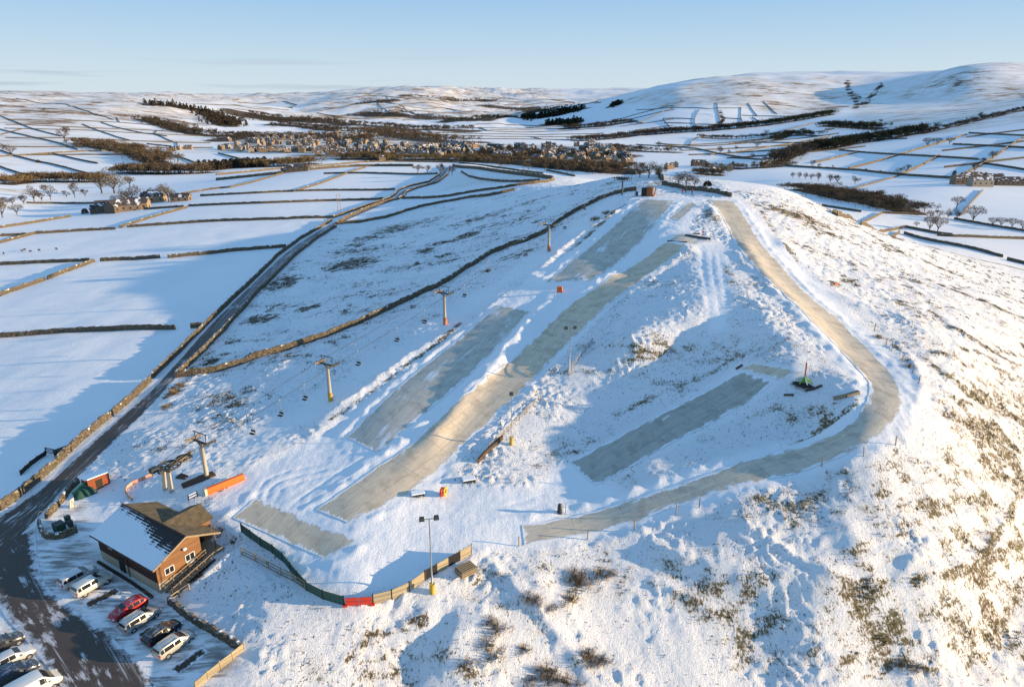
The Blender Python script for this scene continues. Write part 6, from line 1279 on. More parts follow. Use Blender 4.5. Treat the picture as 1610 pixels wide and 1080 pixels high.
# crate behind fence
C2 = g1(733, 900); t = empty('slatted_crate', C2, 0, 'weathered slatted crate on the snow behind the end of the board fence', 'crate'); ra2 = R(38)
D2 = lambda u, w, z: (C2.x + u * math.cos(ra2) - w * math.sin(ra2), C2.y + u * math.sin(ra2) + w * math.cos(ra2), C2.z + z)
mb = MB()
for k in range(3): [mb.bar(D2(-1.1, s_ * .75, .15 + .24 * k), D2(1.1, s_ * .75, .15 + .24 * k), .08, .15) for s_ in (-1, 1)]; [mb.bar(D2(s_ * 1.1, -.75, .15 + .24 * k), D2(s_ * 1.1, .75, .15 + .24 * k), .08, .15) for s_ in (-1, 1)]
loc(mb, C2).build('side', M['wood_rail'], t); mb = MB()
for k in range(5): mb.bar(D2(-1.05, -.65 + k * .325, .82), D2(1.05, -.65 + k * .325, .82), .17, .06)
loc(mb, C2).build('lid', M['wood_rail'], t); loc(MB().box(D2(0, 0, .4), (2.05, 1.35, .74), ra2), C2).build('interior_shade', M['wood_black'], t)  # black box stands in for the shade inside the crate
# orange dome box at mid hill, orange scrap
t, p = thing_at('crash_pad', 880, 459, 'small square orange crash pad on the lip above the long tan mat', 'crash pad'); loc(MB().box((p.x, p.y, p.z + .6), (1.25, .7, 1.3), -.25, 0, .92), p).build('padding', M['orange'], t)
t, p = thing_at('orange_cone', 1317, 448, 'small orange marker lying beside the upper curving run', 'marker'); loc(MB().tube([(p.x - .7, p.y, p.z + .12), (p.x + .5, p.y + .1, p.z + .3)], [.35, .06], 10), p).build('cone', M['orange'], t); loc(MB().box((p.x - .75, p.y, p.z + .2), (.06, .7, .6)), p).build('base', M['orange'], t)
# carousel tow by the dark mat
C3 = g1(1264, 602); t = empty('tow_carousel', C3, 0, 'small tow carousel with green arms and a red post beside the dark mat', 'carousel')
dk = MB(); n_ = 22; dk.add([(0, 0, .12)] + [((1.9 + .35 * math.sin(3 * k)) * math.cos(2 * math.pi * k / n_), (1.9 + .35 * math.sin(3 * k)) * math.sin(2 * math.pi * k / n_), -.12) for k in range(n_)], [(0, k + 1, (k + 1) % n_ + 1) for k in range(n_)]); dk.build('floor_mat', M['black'], t)
MB().tube([(0, 0, 0), (0, 0, 1.0)], [.3, .22], 10).build('hub', M['green'], t)
for k in range(7):
    a_ = 2 * math.pi * k / 7 + .2; MB().bar((0, 0, .95), (1.35 * math.cos(a_), 1.35 * math.sin(a_), .2), .13, .16).build('arm', M['lime'] if k % 2 == 0 and 'lime' in M else M['cream'], t)
MB().bar((.15, .3, .9), (.5, 1.2, 3.0), .22, .22).build('jib', M['orange'], t); MB().bar((.5, 1.2, 3.0), (.52, 1.22, 3.5), .1).build('jib_tip', M['frame_white'], t)
for px, lb in (([(1292, 607), (1278, 613), (1266, 616)], 'brown snow-edged plank beside the tow carousel'), ([(1310, 628), (1330, 624), (1350, 618)], 'brown weathered log pile on the bank inside the bend'), ([(1232, 622), (1248, 622)], 'dark half buried plank below the tow carousel'), ([(1157, 581), (1167, 575)], 'black plank end at the top of the dark mat'), ([(1042, 662), (1052, 655)], 'thin white plank across the dark mat')):
    q = pts(px); mb = MB(); w_ = .35 if 'log' not in lb else .6
    for i in range(len(q) - 1): mb.bar(Vector(q[i]) + Vector((0, 0, .15)), Vector(q[i + 1]) + Vector((0, 0, .18)), w_, .2 if 'log' not in lb else .5)
    tag(mb.build('plank' if 'log' not in lb else 'log_pile', M['frame_white'] if 'white' in lb else M['wood_rail'] if 'log' in lb else M['brown_mat']), lb, 'plank' if 'log' not in lb else 'log pile')
# head of the straight mat: dark edge beams
def beam(px0, px1, label, w=.35, h=.45, mat='steel_dark', lift=.2):
    a, c = g1(*px0), g1(*px1); tag(MB().bar(a + Vector((0, 0, lift)), c + Vector((0, 0, lift)), w, h).build('edge_beam', M[mat]), label, 'beam')
beam((1077, 371), (1117, 377), 'long dark edge beam on the launch pad above the tan mat'); beam((1049, 380), (1080, 382), 'dark kerb beam where the straight tan mat begins', .25, .25); beam((1090, 368), (1100, 369), 'short dark beam on the snowy launch pad', .3, .25)
t, p = thing_at('start_marker', 1105, 371, 'small red starting marker on the launch pad', 'marker'); loc(MB().bar((p.x, p.y, p.z), (p.x, p.y, p.z + .9), .14).box((p.x, p.y, p.z + 1.0), (.4, .3, .35)), p).build('post', M['red'], t)
# hilltop hut
C4 = g1(1021, 309); ra4 = R(-18); D4 = lambda u, w, z: (C4.x + u * math.cos(ra4) - w * math.sin(ra4), C4.y + u * math.sin(ra4) + w * math.cos(ra4), C4.z + z)
t = empty('hilltop_hut', C4, 0, 'small brown timber hut at the top of the upper mat', 'hut')
loc(MB().prism([(-.9, 0), (.9, 0), (.9, 2.7), (-.9, 2.9)], 0, 3.2, lambda u, z, w: D4(u, w, z - .2)), C4).build('front_block', M['wood_hut'] if 'wood_hut' in M else M['wood_lodge'], t)
loc(MB().prism([(-2.6, 0), (-.92, 0), (-.92, 2.6), (-2.6, 2.5)], .25, 3.0, lambda u, z, w: D4(u, w, z - .2)), C4).build('dark_wing', M['wood_black'], t)
loc(MB().prism([(-1.05, 2.72), (1.05, 2.5), (1.05, 2.66), (-1.05, 2.88)], -.2, 3.4, lambda u, z, w: D4(u, w, z)), C4).build('roof', M['roof_hut'] if 'roof_hut' in M else M['rust'], t)
loc(MB().box(D4(1.25, .2, .3), (.6, .5, .6), ra4), C4).build('step', M['orange'], t); loc(MB().bar(D4(1.3, 1.6, -.1), D4(1.6, 1.8, 2.6), .9, .08), C4).build('screen', M['steel_dark'], t)
t, p = thing_at('white_post', 1035, 305, 'short white post beside the hilltop hut', 'post'); loc(MB().tube([(p.x, p.y, p.z - .1), (p.x, p.y, p.z + 1.1)], .16, 8), p).build('pole', M['frame_white'], t)
t, p = thing_at('blue_drum', 1001, 308, 'blue drum in the shade left of the hilltop hut', 'drum'); loc(MB().tube([(p.x, p.y, p.z - .1), (p.x, p.y, p.z + 1.3)], .45, 12), p).build('barrel', M['drum'] if 'drum' in M else M['steel_dark'], t)
t, p = thing_at('white_drum', 997, 309, 'white drum beside the blue drum', 'drum'); loc(MB().tube([(p.x, p.y, p.z - .1), (p.x, p.y, p.z + 1.3)], .3, 12), p).build('barrel', M['frame_white'], t)
# twin electricity poles in the field left of the road
a, c = g1(532, 338), g1(536, 337); t = empty('power_pole', a, 0, 'slender twin wooden power pole in the field beside the road', 'power pole')
for q in (a, c): loc(MB().tube([(q.x, q.y, q.z - .3), (q.x, q.y, q.z + 11)], [.16, .11], 6), a).build('pole', M['wood_rail'], t)
loc(MB().bar((a.x - .8, a.y, a.z + 10.3), (c.x + .8, c.y, c.z + 10.3), .14), a).build('cross_arm', M['wood_rail'], t)
# sheep
def sheep():
    mb = MB(); n = 10
    mb.tube([(-.55, 0, .62), (-.45, 0, .66), (-.1, 0, .66), (.3, 0, .68), (.5, 0, .70)], [.08, .27, .30, .28, .14], 10); mb.tube([(.45, 0, .78), (.62, 0, .92), (.82, 0, .84)], [.13, .11, .06], 8)
    for x in (-.35, .32):
        for y in (-.14, .14): mb.tube([(x, y, .5), (x + (.03 if x < 0 else 0), y, .26), (x, y, 0)], [.08, .05, .045], 6)
    for y in (-.1, .1): mb.tube([(.62, y, .95), (.58, y * 1.9, .93)], [.04, .015], 5)
    return mb
SHG = 'dark sheep in the left field'; s0 = sheep().build('sheep', simple('dark fleece', (.05, .042, .035), .95, .3, 8), None, True)
for k, (px, py, lb) in enumerate([(6, 400, 'dark sheep nearest the left picture edge'), (35, 396, 'dark sheep second from the left edge'), (39, 394, 'dark sheep just behind the second one'), (48, 397, 'dark sheep in the middle of the row'), (62, 395, 'dark sheep right of the middle of the row'), (89, 393, 'dark sheep farthest right in the row')]):
    o = s0 if k == 0 else s0.copy()
    if k: COL.objects.link(o)
    o.location = g1(px, py); o.rotation_euler = (0, 0, RNG.uniform(0, 6)); tag(o, lb, 'sheep', SHG)
# people at the hilltop
def person(px, py, label, coat, face, seated=False):
    p = g1(px, py); t = empty('person', p, face, label, 'person')
    J = dict(pel=(0, 0, .92), ch=(.02, 0, 1.3), nk=(.03, 0, 1.48), hd=(.05, 0, 1.62), ht=(.05, 0, 1.74), hl=(0, .1, .9), kl=(.05, .13, .5), al=(0, .14, .09), tl=(.18, .15, .05), hr=(0, -.1, .9), kr=(.09, -.13, .5), ar=(.02, -.15, .09), tr=(.2, -.16, .05), sl=(.02, .19, 1.38), el=(.03, .27, 1.1), wl=(.18, .25, .92), fl=(.26, .24, .88), sr=(.02, -.19, 1.38), er=(.05, -.28, 1.12), wr=(.22, -.22, 1.0), fr=(.3, -.2, .98))
    if seated: J = {k: (v[0] - .0 + (.35 if k[0] == 'k' and k != 'nk' else .3 if k in ('al', 'ar', 'tl', 'tr') else 0), v[1], (v[2] - .5) if v[2] > .6 else max(.05, v[2] - .05) if k[0] != 'k' or k == 'nk' else .5) for k, v in J.items()}
    Rd = dict(pel=.16, ch=.19, nk=.07, hd=.105, ht=.08, hl=.11, kl=.075, al=.05, tl=.045, hr=.11, kr=.075, ar=.05, tr=.045, sl=.085, el=.06, wl=.045, fl=.04, sr=.085, er=.06, wr=.045, fr=.04)
    E = [('pel', 'ch'), ('ch', 'nk'), ('nk', 'hd'), ('hd', 'ht'), ('pel', 'hl'), ('hl', 'kl'), ('kl', 'al'), ('al', 'tl'), ('pel', 'hr'), ('hr', 'kr'), ('kr', 'ar'), ('ar', 'tr'), ('ch', 'sl'), ('sl', 'el'), ('el', 'wl'), ('wl', 'fl'), ('ch', 'sr'), ('sr', 'er'), ('er', 'wr'), ('wr', 'fr')]
    ks = list(J); me = bpy.data.meshes.new('body'); me.from_pydata([J[k] for k in ks], [(ks.index(a_), ks.index(b_)) for a_, b_ in E], []); o = bpy.data.objects.new('body', me); COL.objects.link(o); o.parent = t
    m = o.modifiers.new('skin', 'SKIN'); o.modifiers.new('sub', 'SUBSURF').levels = 1
    for i, k in enumerate(ks): me.skin_vertices[0].data[i].radius = (Rd[k], Rd[k])
    me.skin_vertices[0].data[0].use_root = True
    s = N('clothing ' + label[:12]); z = s.sep(s.tc.outputs['Object'])[2]; zo = -.5 if seated else 0
    c = s.mix(s.step(z, .86 + zo, .9 + zo), (.03, .03, .04), coat); c = s.mix(s.step(z, 1.50 + zo, 1.52 + zo), c, (.55, .33, .24)); c = s.mix(s.step(z, 1.66 + zo, 1.68 + zo), c, (.04, .03, .03)); s.color(c).rough(.8); me.materials.append(s.m)
    return t
person(1073, 304, 'person in an orange jacket sitting on the snow at the hilltop', (.75, .14, .04), -1.8, True)
person(1078, 304, 'person in a dark jacket beside the one in orange', (.10, .05, .04), -1.4)
person(1088, 306, 'person in a red-brown coat standing alone on the hilltop', (.35, .08, .04), -2.2)
# ------------------------------------------------------------------ trees
def twig_material(name, cs, snow=.0):
    s = N(name); n = s.noise(.35, 3, .6); n2 = s.noise(4, 2, .5); c = s.mix(n, cs[0], cs[1]); c = s.mix(s.step(n2, .45, .7), c, cs[2])
    if snow: c = s.mix(s.math('MULTIPLY', s.step(n2, .55, .7), snow), c, SNOW)
    s.color(c).rough(.9); s.b.inputs['Specular IOR Level'].default_value = .05; return s.m
M['twig'] = twig_material('bare winter twigs', ((.07, .052, .035), (.115, .086, .056), (.155, .118, .078)))
M['twig_dark'] = twig_material('dark winter twigs', ((.04, .033, .028), (.075, .06, .046), (.10, .08, .06)))
M['twig_gold'] = twig_material('golden brown twigs', ((.105, .075, .04), (.17, .122, .06), (.22, .16, .085)))
M['conifer'] = twig_material('dark conifer foliage', ((.018, .024, .016), (.04, .044, .027), (.06, .058, .036)))
M['bark'] = simple('bark', (.05, .04, .03), .9, .3, 2)
def crown_mesh(rng, kind, n):
    """many small blades: x,y radius about 1, height 1 (tree height), trunk top near .3"""
    V = np.zeros((n, 3, 3)); k = 0
    lumps = [(rng.normal(0, .20), rng.normal(0, .20), rng.uniform(.45, .82), rng.uniform(.15, .26)) for _ in range(9)]
    for i in range(n):
        if kind == 'round':
            l = lumps[rng.integers(len(lumps))]; d = rng.normal(0, 1, 3); d /= np.linalg.norm(d); r_ = l[3] * rng.uniform(.35, 1.05) ** .6; c = np.array([l[0], l[1], l[2]]) + d * r_ * np.array([1, 1, .85]); out = c - np.array([0, 0, .35]); out /= np.linalg.norm(out) + 1e-6; ln = rng.uniform(.05, .11)
        elif kind == 'spread':
            a = rng.uniform(0, 2 * math.pi); r_ = .50 * math.sqrt(rng.uniform(.0, 1)); c = np.array([r_ * math.cos(a), r_ * math.sin(a), .36 + .35 * r_ + .5 * math.sqrt(max(0, 1 - (r_ / .53) ** 2)) * rng.uniform(.05, 1)]); out = c - np.array([0, 0, .3]); out /= np.linalg.norm(out); ln = rng.uniform(.06, .12)
        elif kind == 'conifer':
            z = rng.uniform(.06, 1) ; rad = .26 * (1 - z) ** .8 + .015; a = rng.uniform(0, 2 * math.pi); r_ = rad * rng.uniform(.3, 1.1); c = np.array([r_ * math.cos(a), r_ * math.sin(a), z]); out = np.array([math.cos(a), math.sin(a), -.25]); ln = rng.uniform(.05, .1)
        else:   # bush
            d = rng.normal(0, 1, 3); d[2] = abs(d[2]); d /= np.linalg.norm(d); c = d * np.array([.6, .6, .85]) * rng.uniform(.3, 1) ** .5; out = d; ln = rng.uniform(.12, .24)
        out = out + rng.normal(0, .35, 3); out /= np.linalg.norm(out); sd_ = np.cross(out, rng.normal(0, 1, 3)); sd_ /= np.linalg.norm(sd_) + 1e-6
        w_ = ln * (rng.uniform(.08, .15) if kind in ('round', 'spread') else rng.uniform(.3, .5)); V[i] = [c - sd_ * w_, c + sd_ * w_, c + out * ln]
    return V.reshape(-1, 3), np.arange(3 * n).reshape(-1, 3)
def trunk_mesh(rng, kind):
    mb = MB()
    if kind == 'conifer': mb.tube([(0, 0, -.03), (0, 0, .3), (0, 0, .95)], [.02, .016, .003], 6); return mb
    if kind == 'bush':
        for k in range(7): a = rng.uniform(0, 6.28); mb.tube([(0, 0, -.05), (.25 * math.cos(a), .25 * math.sin(a), .4), (.45 * math.cos(a), .45 * math.sin(a), .75)], [.03, .02, .006], 5)
        return mb
    mb.tube([(0, 0, -.04), (.005, 0, .12), (0, .01, .34)], [.036, .026, .02], 7)
    for k in range(9):
        a = 6.28 * k / 9 + rng.normal(0, .3); l = rng.uniform(.22, .42); z0 = rng.uniform(.16, .34); up = rng.uniform(.6, 1.4); p1 = (l * .45 * math.cos(a), l * .45 * math.sin(a), z0 + l * .5 * up); p2 = (l * math.cos(a + .2), l * math.sin(a + .2), min(.95, z0 + l * 1.15 * up)); mb.tube([(0, 0, z0 - .03), p1, p2], [.015, .010, .003], 5)
        for q in range(3):
            b_ = a + rng.normal(0, .8); mb.tube([p1, (p1[0] + .14 * math.cos(b_), p1[1] + .14 * math.sin(b_), min(.97, p1[2] + rng.uniform(.08, .26)))], [.007, .002], 4, cap=False)
    return mb
TREES = {}
def tree_proto(kind, mat, n, seed):
    rng = np.random.default_rng(seed); v, f = crown_mesh(rng, kind, n)
    r = empty('shrub' if kind == 'bush' else 'conifer' if kind == 'conifer' else 'bare_tree', (0, 0, -500)); t = trunk_mesh(rng, kind).build('stems' if kind == 'bush' else 'trunk', M['bark'], r, True); c = mesh_obj('crown', v, f, [M[mat]], r); return r
def tree(px, py, hpx, kind, mat, label, group=None, wide=1.0, cat=None):
    p = g1(px, py); d = p.y * CP - (p.z - CAM_H) * SP; h = hpx * d / FPX; key = (kind, mat, random.randint(0, 2))
    if key not in TREES:
        TREES[key] = tree_proto(kind, mat, (1000 if kind == 'round' else 620) if kind in ('round', 'spread') else 500, sum(map(ord, key[0] + key[1])) * 7 + key[2]); r = TREES[key]; r.location = p; r.scale = (h * wide, h * wide, h); r.rotation_euler = (0, 0, random.uniform(0, 6))
    else: r = dup(TREES[key], p, random.uniform(0, 6), (h * wide, h * wide, h))
    tag(r, label, cat or ('shrub' if kind == 'bush' else 'tree'))
    if group: r['group'] = group
    elif 'group' in r: del r['group']
    return r
FT = 'bare trees around the farmstead'
for a in [
 (27, 338, 17, 'spread', 'twig', 'lone wide bare tree in the snowy field at the far left', 1.2), (4, 342, 26, 'round', 'twig_gold', 'golden brown tree cut by the left picture edge', 1.0),
 (208, 322, 30, 'round', 'twig', 'big round bare tree directly behind the farmstead barns', 1.25), (240, 315, 18, 'round', 'twig_dark', 'dark tree at the middle of the farmstead', 1.0), (251, 313, 23, 'round', 'twig', 'bare tree left of the tall russet one by the farmstead', .9), (265, 317, 29, 'round', 'twig_gold', 'tall russet tree at the right end of the farmstead', .8), (186, 322, 16, 'spread', 'twig', 'pale low tree left of the big round farmstead tree', 1.3),
 (149, 334, 11, 'round', 'twig_dark', 'small dark tree at the left end of the farmstead', .9), (134, 336, 9, 'bush', 'twig', 'brown shrub left of the farmstead', .9),
 (160, 304, 38, 'round', 'twig_gold', 'tallest golden tree by the river, left one of the pair', 1.0), (180, 304, 32, 'round', 'twig_gold', 'broad golden tree by the river, right one of the pair', 1.2), (204, 293, 18, 'round', 'twig_gold', 'lower golden tree right of the tall river pair', 1.1),
 (6, 324, 14, 'round', 'twig', 'first bare tree of the hedge row at the left edge', 1.2), (20, 322, 13, 'round', 'twig', 'second bare tree of the hedge row at the left edge', 1.2), (38, 321, 15, 'round', 'twig_dark', 'third bare tree of the hedge row at the left', 1.1), (54, 318, 26, 'round', 'twig', 'tall bare tree in the hedge row at the left', .8), (66, 316, 14, 'round', 'twig_dark', 'dark small tree in the hedge row at the left', 1.1), (80, 314, 24, 'round', 'twig', 'tall bare tree near the right end of the left hedge row', .8),
 (105, 311, 11, 'round', 'twig', 'small round tree beyond the left hedge row', 1.1), (118, 311, 24, 'round', 'twig', 'tall narrow tree right of the left hedge row', .7), (134, 309, 12, 'round', 'twig_dark', 'small dark tree below the tall river pair', 1.1),
 (102, 222, 22, 'round', 'twig', 'lone bare tree high on the left hillside', .9), (18, 244, 14, 'spread', 'twig', 'pale tree on the left hillside near the picture edge', 1.2), (5, 238, 14, 'round', 'twig', 'tree at the left edge on the lower hillside', 1.0), (60, 256, 5, 'bush', 'twig', 'little shrub on the wall of the left hillside', 1.0),
 (657, 272, 13, 'round', 'twig_gold', 'left rounded tree near the far road end', 1.3), (672, 272, 12, 'round', 'twig_gold', 'middle rounded tree near the far road end', 1.3), (692, 273, 16, 'round', 'twig_dark', 'dark tree beside the far road end', .9), (711, 275, 15, 'round', 'twig_dark', 'brown tree right of the far road end', .8), (483, 270, 11, 'round', 'twig_gold', 'golden tree at the end of the field barn', 1.2),
 (1006, 279, 22, 'round', 'twig', 'left tree of the large clump behind the top lift station', 1.1), (1020, 280, 25, 'round', 'twig', 'middle tree of the large clump behind the top lift station', 1.1), (1036, 281, 22, 'round', 'twig', 'right tree of the large clump behind the top lift station', 1.0), (1066, 291, 18, 'round', 'twig', 'left bare tree behind the crest wall', 1.2), (1079, 292, 22, 'round', 'twig', 'round bare tree behind the crest wall', 1.1), (1092, 294, 17, 'round', 'twig', 'right bare tree behind the crest wall', 1.1), (1112, 293, 9, 'bush', 'twig_dark', 'dark low shrub behind the hill crest', 1.2),
 (1458, 231, 15, 'spread', 'twig_dark', 'left bare tree on the slanting wall of the right slope', 1.1), (1473, 228, 12, 'spread', 'twig_dark', 'middle bare tree on the right slope walls', 1.2), (1493, 227, 11, 'spread', 'twig_dark', 'right bare tree on the right slope walls', 1.2), (1540, 187, 11, 'round', 'conifer', 'lone dark tree high on the right slope', .9), (1560, 250, 13, 'round', 'twig_dark', 'upper round tree on the tree lined wall', 1.2), (1543, 259, 11, 'round', 'twig_dark', 'middle round tree on the tree lined wall', 1.1), (1532, 271, 15, 'round', 'twig_dark', 'lowest round tree on the tree lined wall', .9),
 (1499, 282, 13, 'conifer', 'conifer', 'dark conifer at the left end of the right hand farm', 1.6), (1411, 276, 12, 'round', 'twig', 'left bare tree at the valley roadside', .9), (1424, 272, 13, 'round', 'twig', 'taller right bare tree at the valley roadside', .9), (1277, 262, 10, 'round', 'twig', 'bare tree at the left of the valley road', .9), (1287, 264, 7, 'round', 'twig', 'small bare tree on the valley road, next to a larger one', .9), (1309, 265, 5, 'round', 'twig', 'tiny bare tree on the valley road', .9), (1361, 269, 4, 'bush', 'twig', 'tiny shrub by the valley road, left', 1.0), (1384, 272, 4, 'bush', 'twig', 'tiny shrub by the valley road, right', 1.0),
 (1344, 289, 12, 'round', 'twig', 'round bare tree alone below the valley road', 1.1), (1305, 287, 13, 'round', 'twig_dark', 'left of two merged round trees below the valley road', 1.1), (1316, 288, 13, 'round', 'twig_dark', 'right of two merged round trees below the valley road', 1.1), (1286, 285, 14, 'round', 'twig_dark', 'upright dark tree below the valley road', .8), (1246, 280, 9, 'round', 'twig', 'first tree of the row below the valley road', 1.0), (1256, 281, 10, 'round', 'twig', 'second tree of the row below the valley road', 1.0), (1266, 282, 10, 'round', 'twig', 'third tree of the row below the valley road', 1.0), (1275, 283, 10, 'round', 'twig', 'fourth tree of the row below the valley road', 1.0),
 (1504, 327, 19, 'spread', 'twig', 'bare tree left of the lane to the right hand farm', 1.0), (1428, 326, 12, 'spread', 'twig', 'small bare tree beside the brown plantation', .9), (1529, 350, 28, 'spread', 'twig', 'large bare tree right of the lane wall', 1.1), (1504, 345, 17, 'round', 'twig', 'bare tree in the hedge at the foot of the lane', .9), (1490, 344, 15, 'round', 'twig', 'bare tree second from the lane foot', .9), (1476, 343, 13, 'round', 'twig', 'bare tree third from the lane foot', 1.0), (1463, 343, 12, 'round', 'twig', 'bare tree fourth from the lane foot', 1.0),
 (1461, 364, 27, 'spread', 'twig_gold', 'left of the sunlit twin bare trees in the right field', .8), (1474, 365, 26, 'spread', 'twig_gold', 'right of the sunlit twin bare trees in the right field', .9), (1440, 358, 10, 'spread', 'twig_gold', 'small crooked thorn left of the twin bare trees', .9), (1560, 356, 15, 'spread', 'twig', 'first bare tree of the row at the right edge', 1.0), (1573, 357, 16, 'spread', 'twig', 'second bare tree of the row at the right edge', 1.0), (1590, 360, 18, 'spread', 'twig', 'third bare tree of the row at the right edge', 1.0), (1607, 362, 17, 'spread', 'twig', 'bare tree cut by the right picture edge', 1.0),
 (1036, 231, 8, 'round', 'twig', 'bare tree at the left of the middle valley fields', 1.2), (1069, 239, 8, 'round', 'twig', 'small bare tree above the valley road', .9), (1132, 242, 12, 'round', 'twig_dark', 'dark round tree on the curving valley wall', 1.1), (1146, 243, 7, 'round', 'twig_dark', 'small dark tree right of the round one on the valley wall', 1.0), (1157, 237, 8, 'round', 'twig', 'bare tree on a cross wall in the middle valley', .8), (1190, 233, 10, 'spread', 'twig', 'spreading bare tree in the shaded valley field', 1.1), (1183, 249, 8, 'round', 'twig', 'round tree at the lower end of the valley wall', 1.2), (1205, 214, 10, 'round', 'twig_dark', 'dark upright tree among the upper valley hedges', .8), (1152, 263, 9, 'conifer', 'conifer', 'dark conifer among the valley cottages', 1.6),
]: tree(*a[:6], wide=a[6])
# upland woods, belts and hedgerows: nobody could count these
WV = {}
def belt(key, px, width, n, hpx, mat='twig', kind='round', label='', name='woodland', dens=64):
    fat = 2.9
    if key == 'ac': dens, fat = 170, 1.7
    """scatter crowns along a line (list of px) or in a polygon (width=None)"""
    rng = np.random.default_rng(sum(ord(c_) * 131 ** i_ for i_, c_ in enumerate(key)) % 99999); ln = pts(px)[:, :2]; P_ = []
    if width is None:
        lo, hi = ln.min(0), ln.max(0); tries = 0
        while len(P_) < n and tries < n * 60:
            q = rng.uniform(lo, hi); tries += 1
            if inside(ln, np.array([q[0]]), np.array([q[1]]))[0]: P_.append(q)
    else:
        r_ = resample(ln, .5 if ln[:, 1].max() < 400 else 4)
        t = np.gradient(r_, axis=0); t /= np.maximum(np.hypot(*t.T), 1e-6)[:, None]
        for _ in range(n): k = rng.integers(len(r_)); o_ = rng.normal(0, width); P_.append(r_[k] + np.array([-t[k, 1], t[k, 0]]) * o_ + t[k] * rng.normal(0, 3))
    P_ = np.array(P_); z = H(P_[:, 0], P_[:, 1]); d0 = np.median(P_[:, 1]); hm = hpx * d0 / FPX; VV = []; FF = []; mats_ = []; base = 0
    protos = [crown_mesh(np.random.default_rng(s_ + 5), kind, dens) for s_ in range(5)]
    for (x, y), zz_ in zip(P_, z):
        v, f = protos[rng.integers(5)]; h = hm * rng.uniform(.65, 1.15); wv = h * rng.uniform(.8, 1.2) * (1.15 if kind != 'conifer' else 1.3); a = rng.uniform(0, 6.28); c, s_ = math.cos(a), math.sin(a); ctr = v.reshape(-1, 3, 3).mean(1, keepdims=True); vv = (ctr + (v.reshape(-1, 3, 3) - ctr) * fat).reshape(-1, 3)
        q = np.stack([(vv[:, 0] * c - vv[:, 1] * s_) * wv + x, (vv[:, 0] * s_ + vv[:, 1] * c) * wv + y, vv[:, 2] * h + zz_], -1); VV.append(q); FF.append(f + base); base += len(q)
        tq = np.array([[-.03, 0, -.05], [.03, 0, -.05], [0, 0, .6]]) * h + [x, y, zz_]; VV.append(tq); FF.append(np.array([[0, 1, 2]]) + base); base += 3
    return tag(mesh_obj(name, np.vstack(VV), np.vstack(FF), [M[mat]]), label, 'woodland', kind='stuff')
for a in B_: belt(a[0], a[1], a[2], int(a[3] * (2.4 if a[2] else 2.6)), a[4], a[5], a[6], a[7])
# ------------------------------------------------------------------ village houses
def house_mats(nm, c, roofc, snow):
    s = N('stone ' + nm); n = s.noise(.6, 4, .6); s.color(s.mix(n, tuple(x * .75 for x in c), c)).rough(.9)
    r = N('slate ' + nm); n = r.noise(.35, 4, .6); f = r.step(n, .62 - snow * .35, .70 - snow * .35); r.color(r.mix(f, roofc, SNOW)).rough(.8); return s.m, r.m
HM = [house_mats('gold', (.34, .24, .145), (.09, .07, .06), .25), house_mats('tan', (.25, .185, .125), (.07, .06, .06), .25), house_mats('pale', (.38, .32, .24), (.08, .075, .075), .22), house_mats('brown', (.15, .115, .085), (.055, .05, .05), .15), house_mats('white', (.52, .47, .40), (.07, .065, .065), .28)]
def house_mesh(L, Wd, hh, rh, k, rng):
    mb = MB(); x, y = L / 2, Wd / 2
    mb.add([(-x, -y, -2), (x, -y, -2), (x, y, -2), (-x, y, -2), (-x, -y, hh), (x, -y, hh), (x, y, hh), (-x, y, hh), (-x, 0, hh + rh), (x, 0, hh + rh)], [(0, 1, 5, 4), (2, 3, 7, 6), (1, 2, 6, 9, 5), (3, 0, 4, 8, 7)], 0)
    o = .25; mb.add([(-x - o, -y - o, hh - .12), (x + o, -y - o, hh - .12), (x + o, 0, hh + rh + .12), (-x - o, 0, hh + rh + .12), (x + o, y + o, hh - .12), (-x - o, y + o, hh - .12)], [(0, 1, 2, 3), (3, 2, 4, 5)], 1)
    mb.box((-x + .6, 0, hh + rh + .4), (.7, .7, 1.4), 0, 0)
    if rng.random() < .6: mb.box((x - .6, 0, hh + rh + .3), (.7, .7, 1.2), 0, 0)
    for sg in (-1, 1):
        for u in np.linspace(-x + 1.4, x - 1.4, max(2, int(L / 3))):
            for z in ((1.2, 3.7) if hh > 4 else (1.3,)): mb.box((u, sg * (y + .0), z), (.95, .12, 1.15), 0, 2)
    for sg in (-1, 1): mb.box((sg * x, 0, hh * .62), (.12, .9, 1.1), 0, 2)
    return mb
rngh = np.random.default_rng(77); HP = {}
def house(x, y, rz, k, size, label, group, cat='house', scale=1.0):
    key = (k, size)
    if key not in HP:
        L, Wd, hh, rh = [(10, 7.5, 5.2, 2.6), (8, 7, 5.0, 2.4), (15, 8, 5.2, 2.7), (9, 6, 3.2, 2.2), (22, 8.5, 5.6, 2.8)][size]; o = house_mesh(L, Wd, hh, rh, k, rngh).build('house', [HM[k][0], HM[k][1], M['glass']]); HP[key] = o
    else: o = HP[key].copy(); COL.objects.link(o)
    o.location = (x, y, float(H(x, y))); o.rotation_euler = (0, 0, rz); o.scale = (scale,) * 3; tag(o, label, cat, group, 'thing'); return o
taken = []
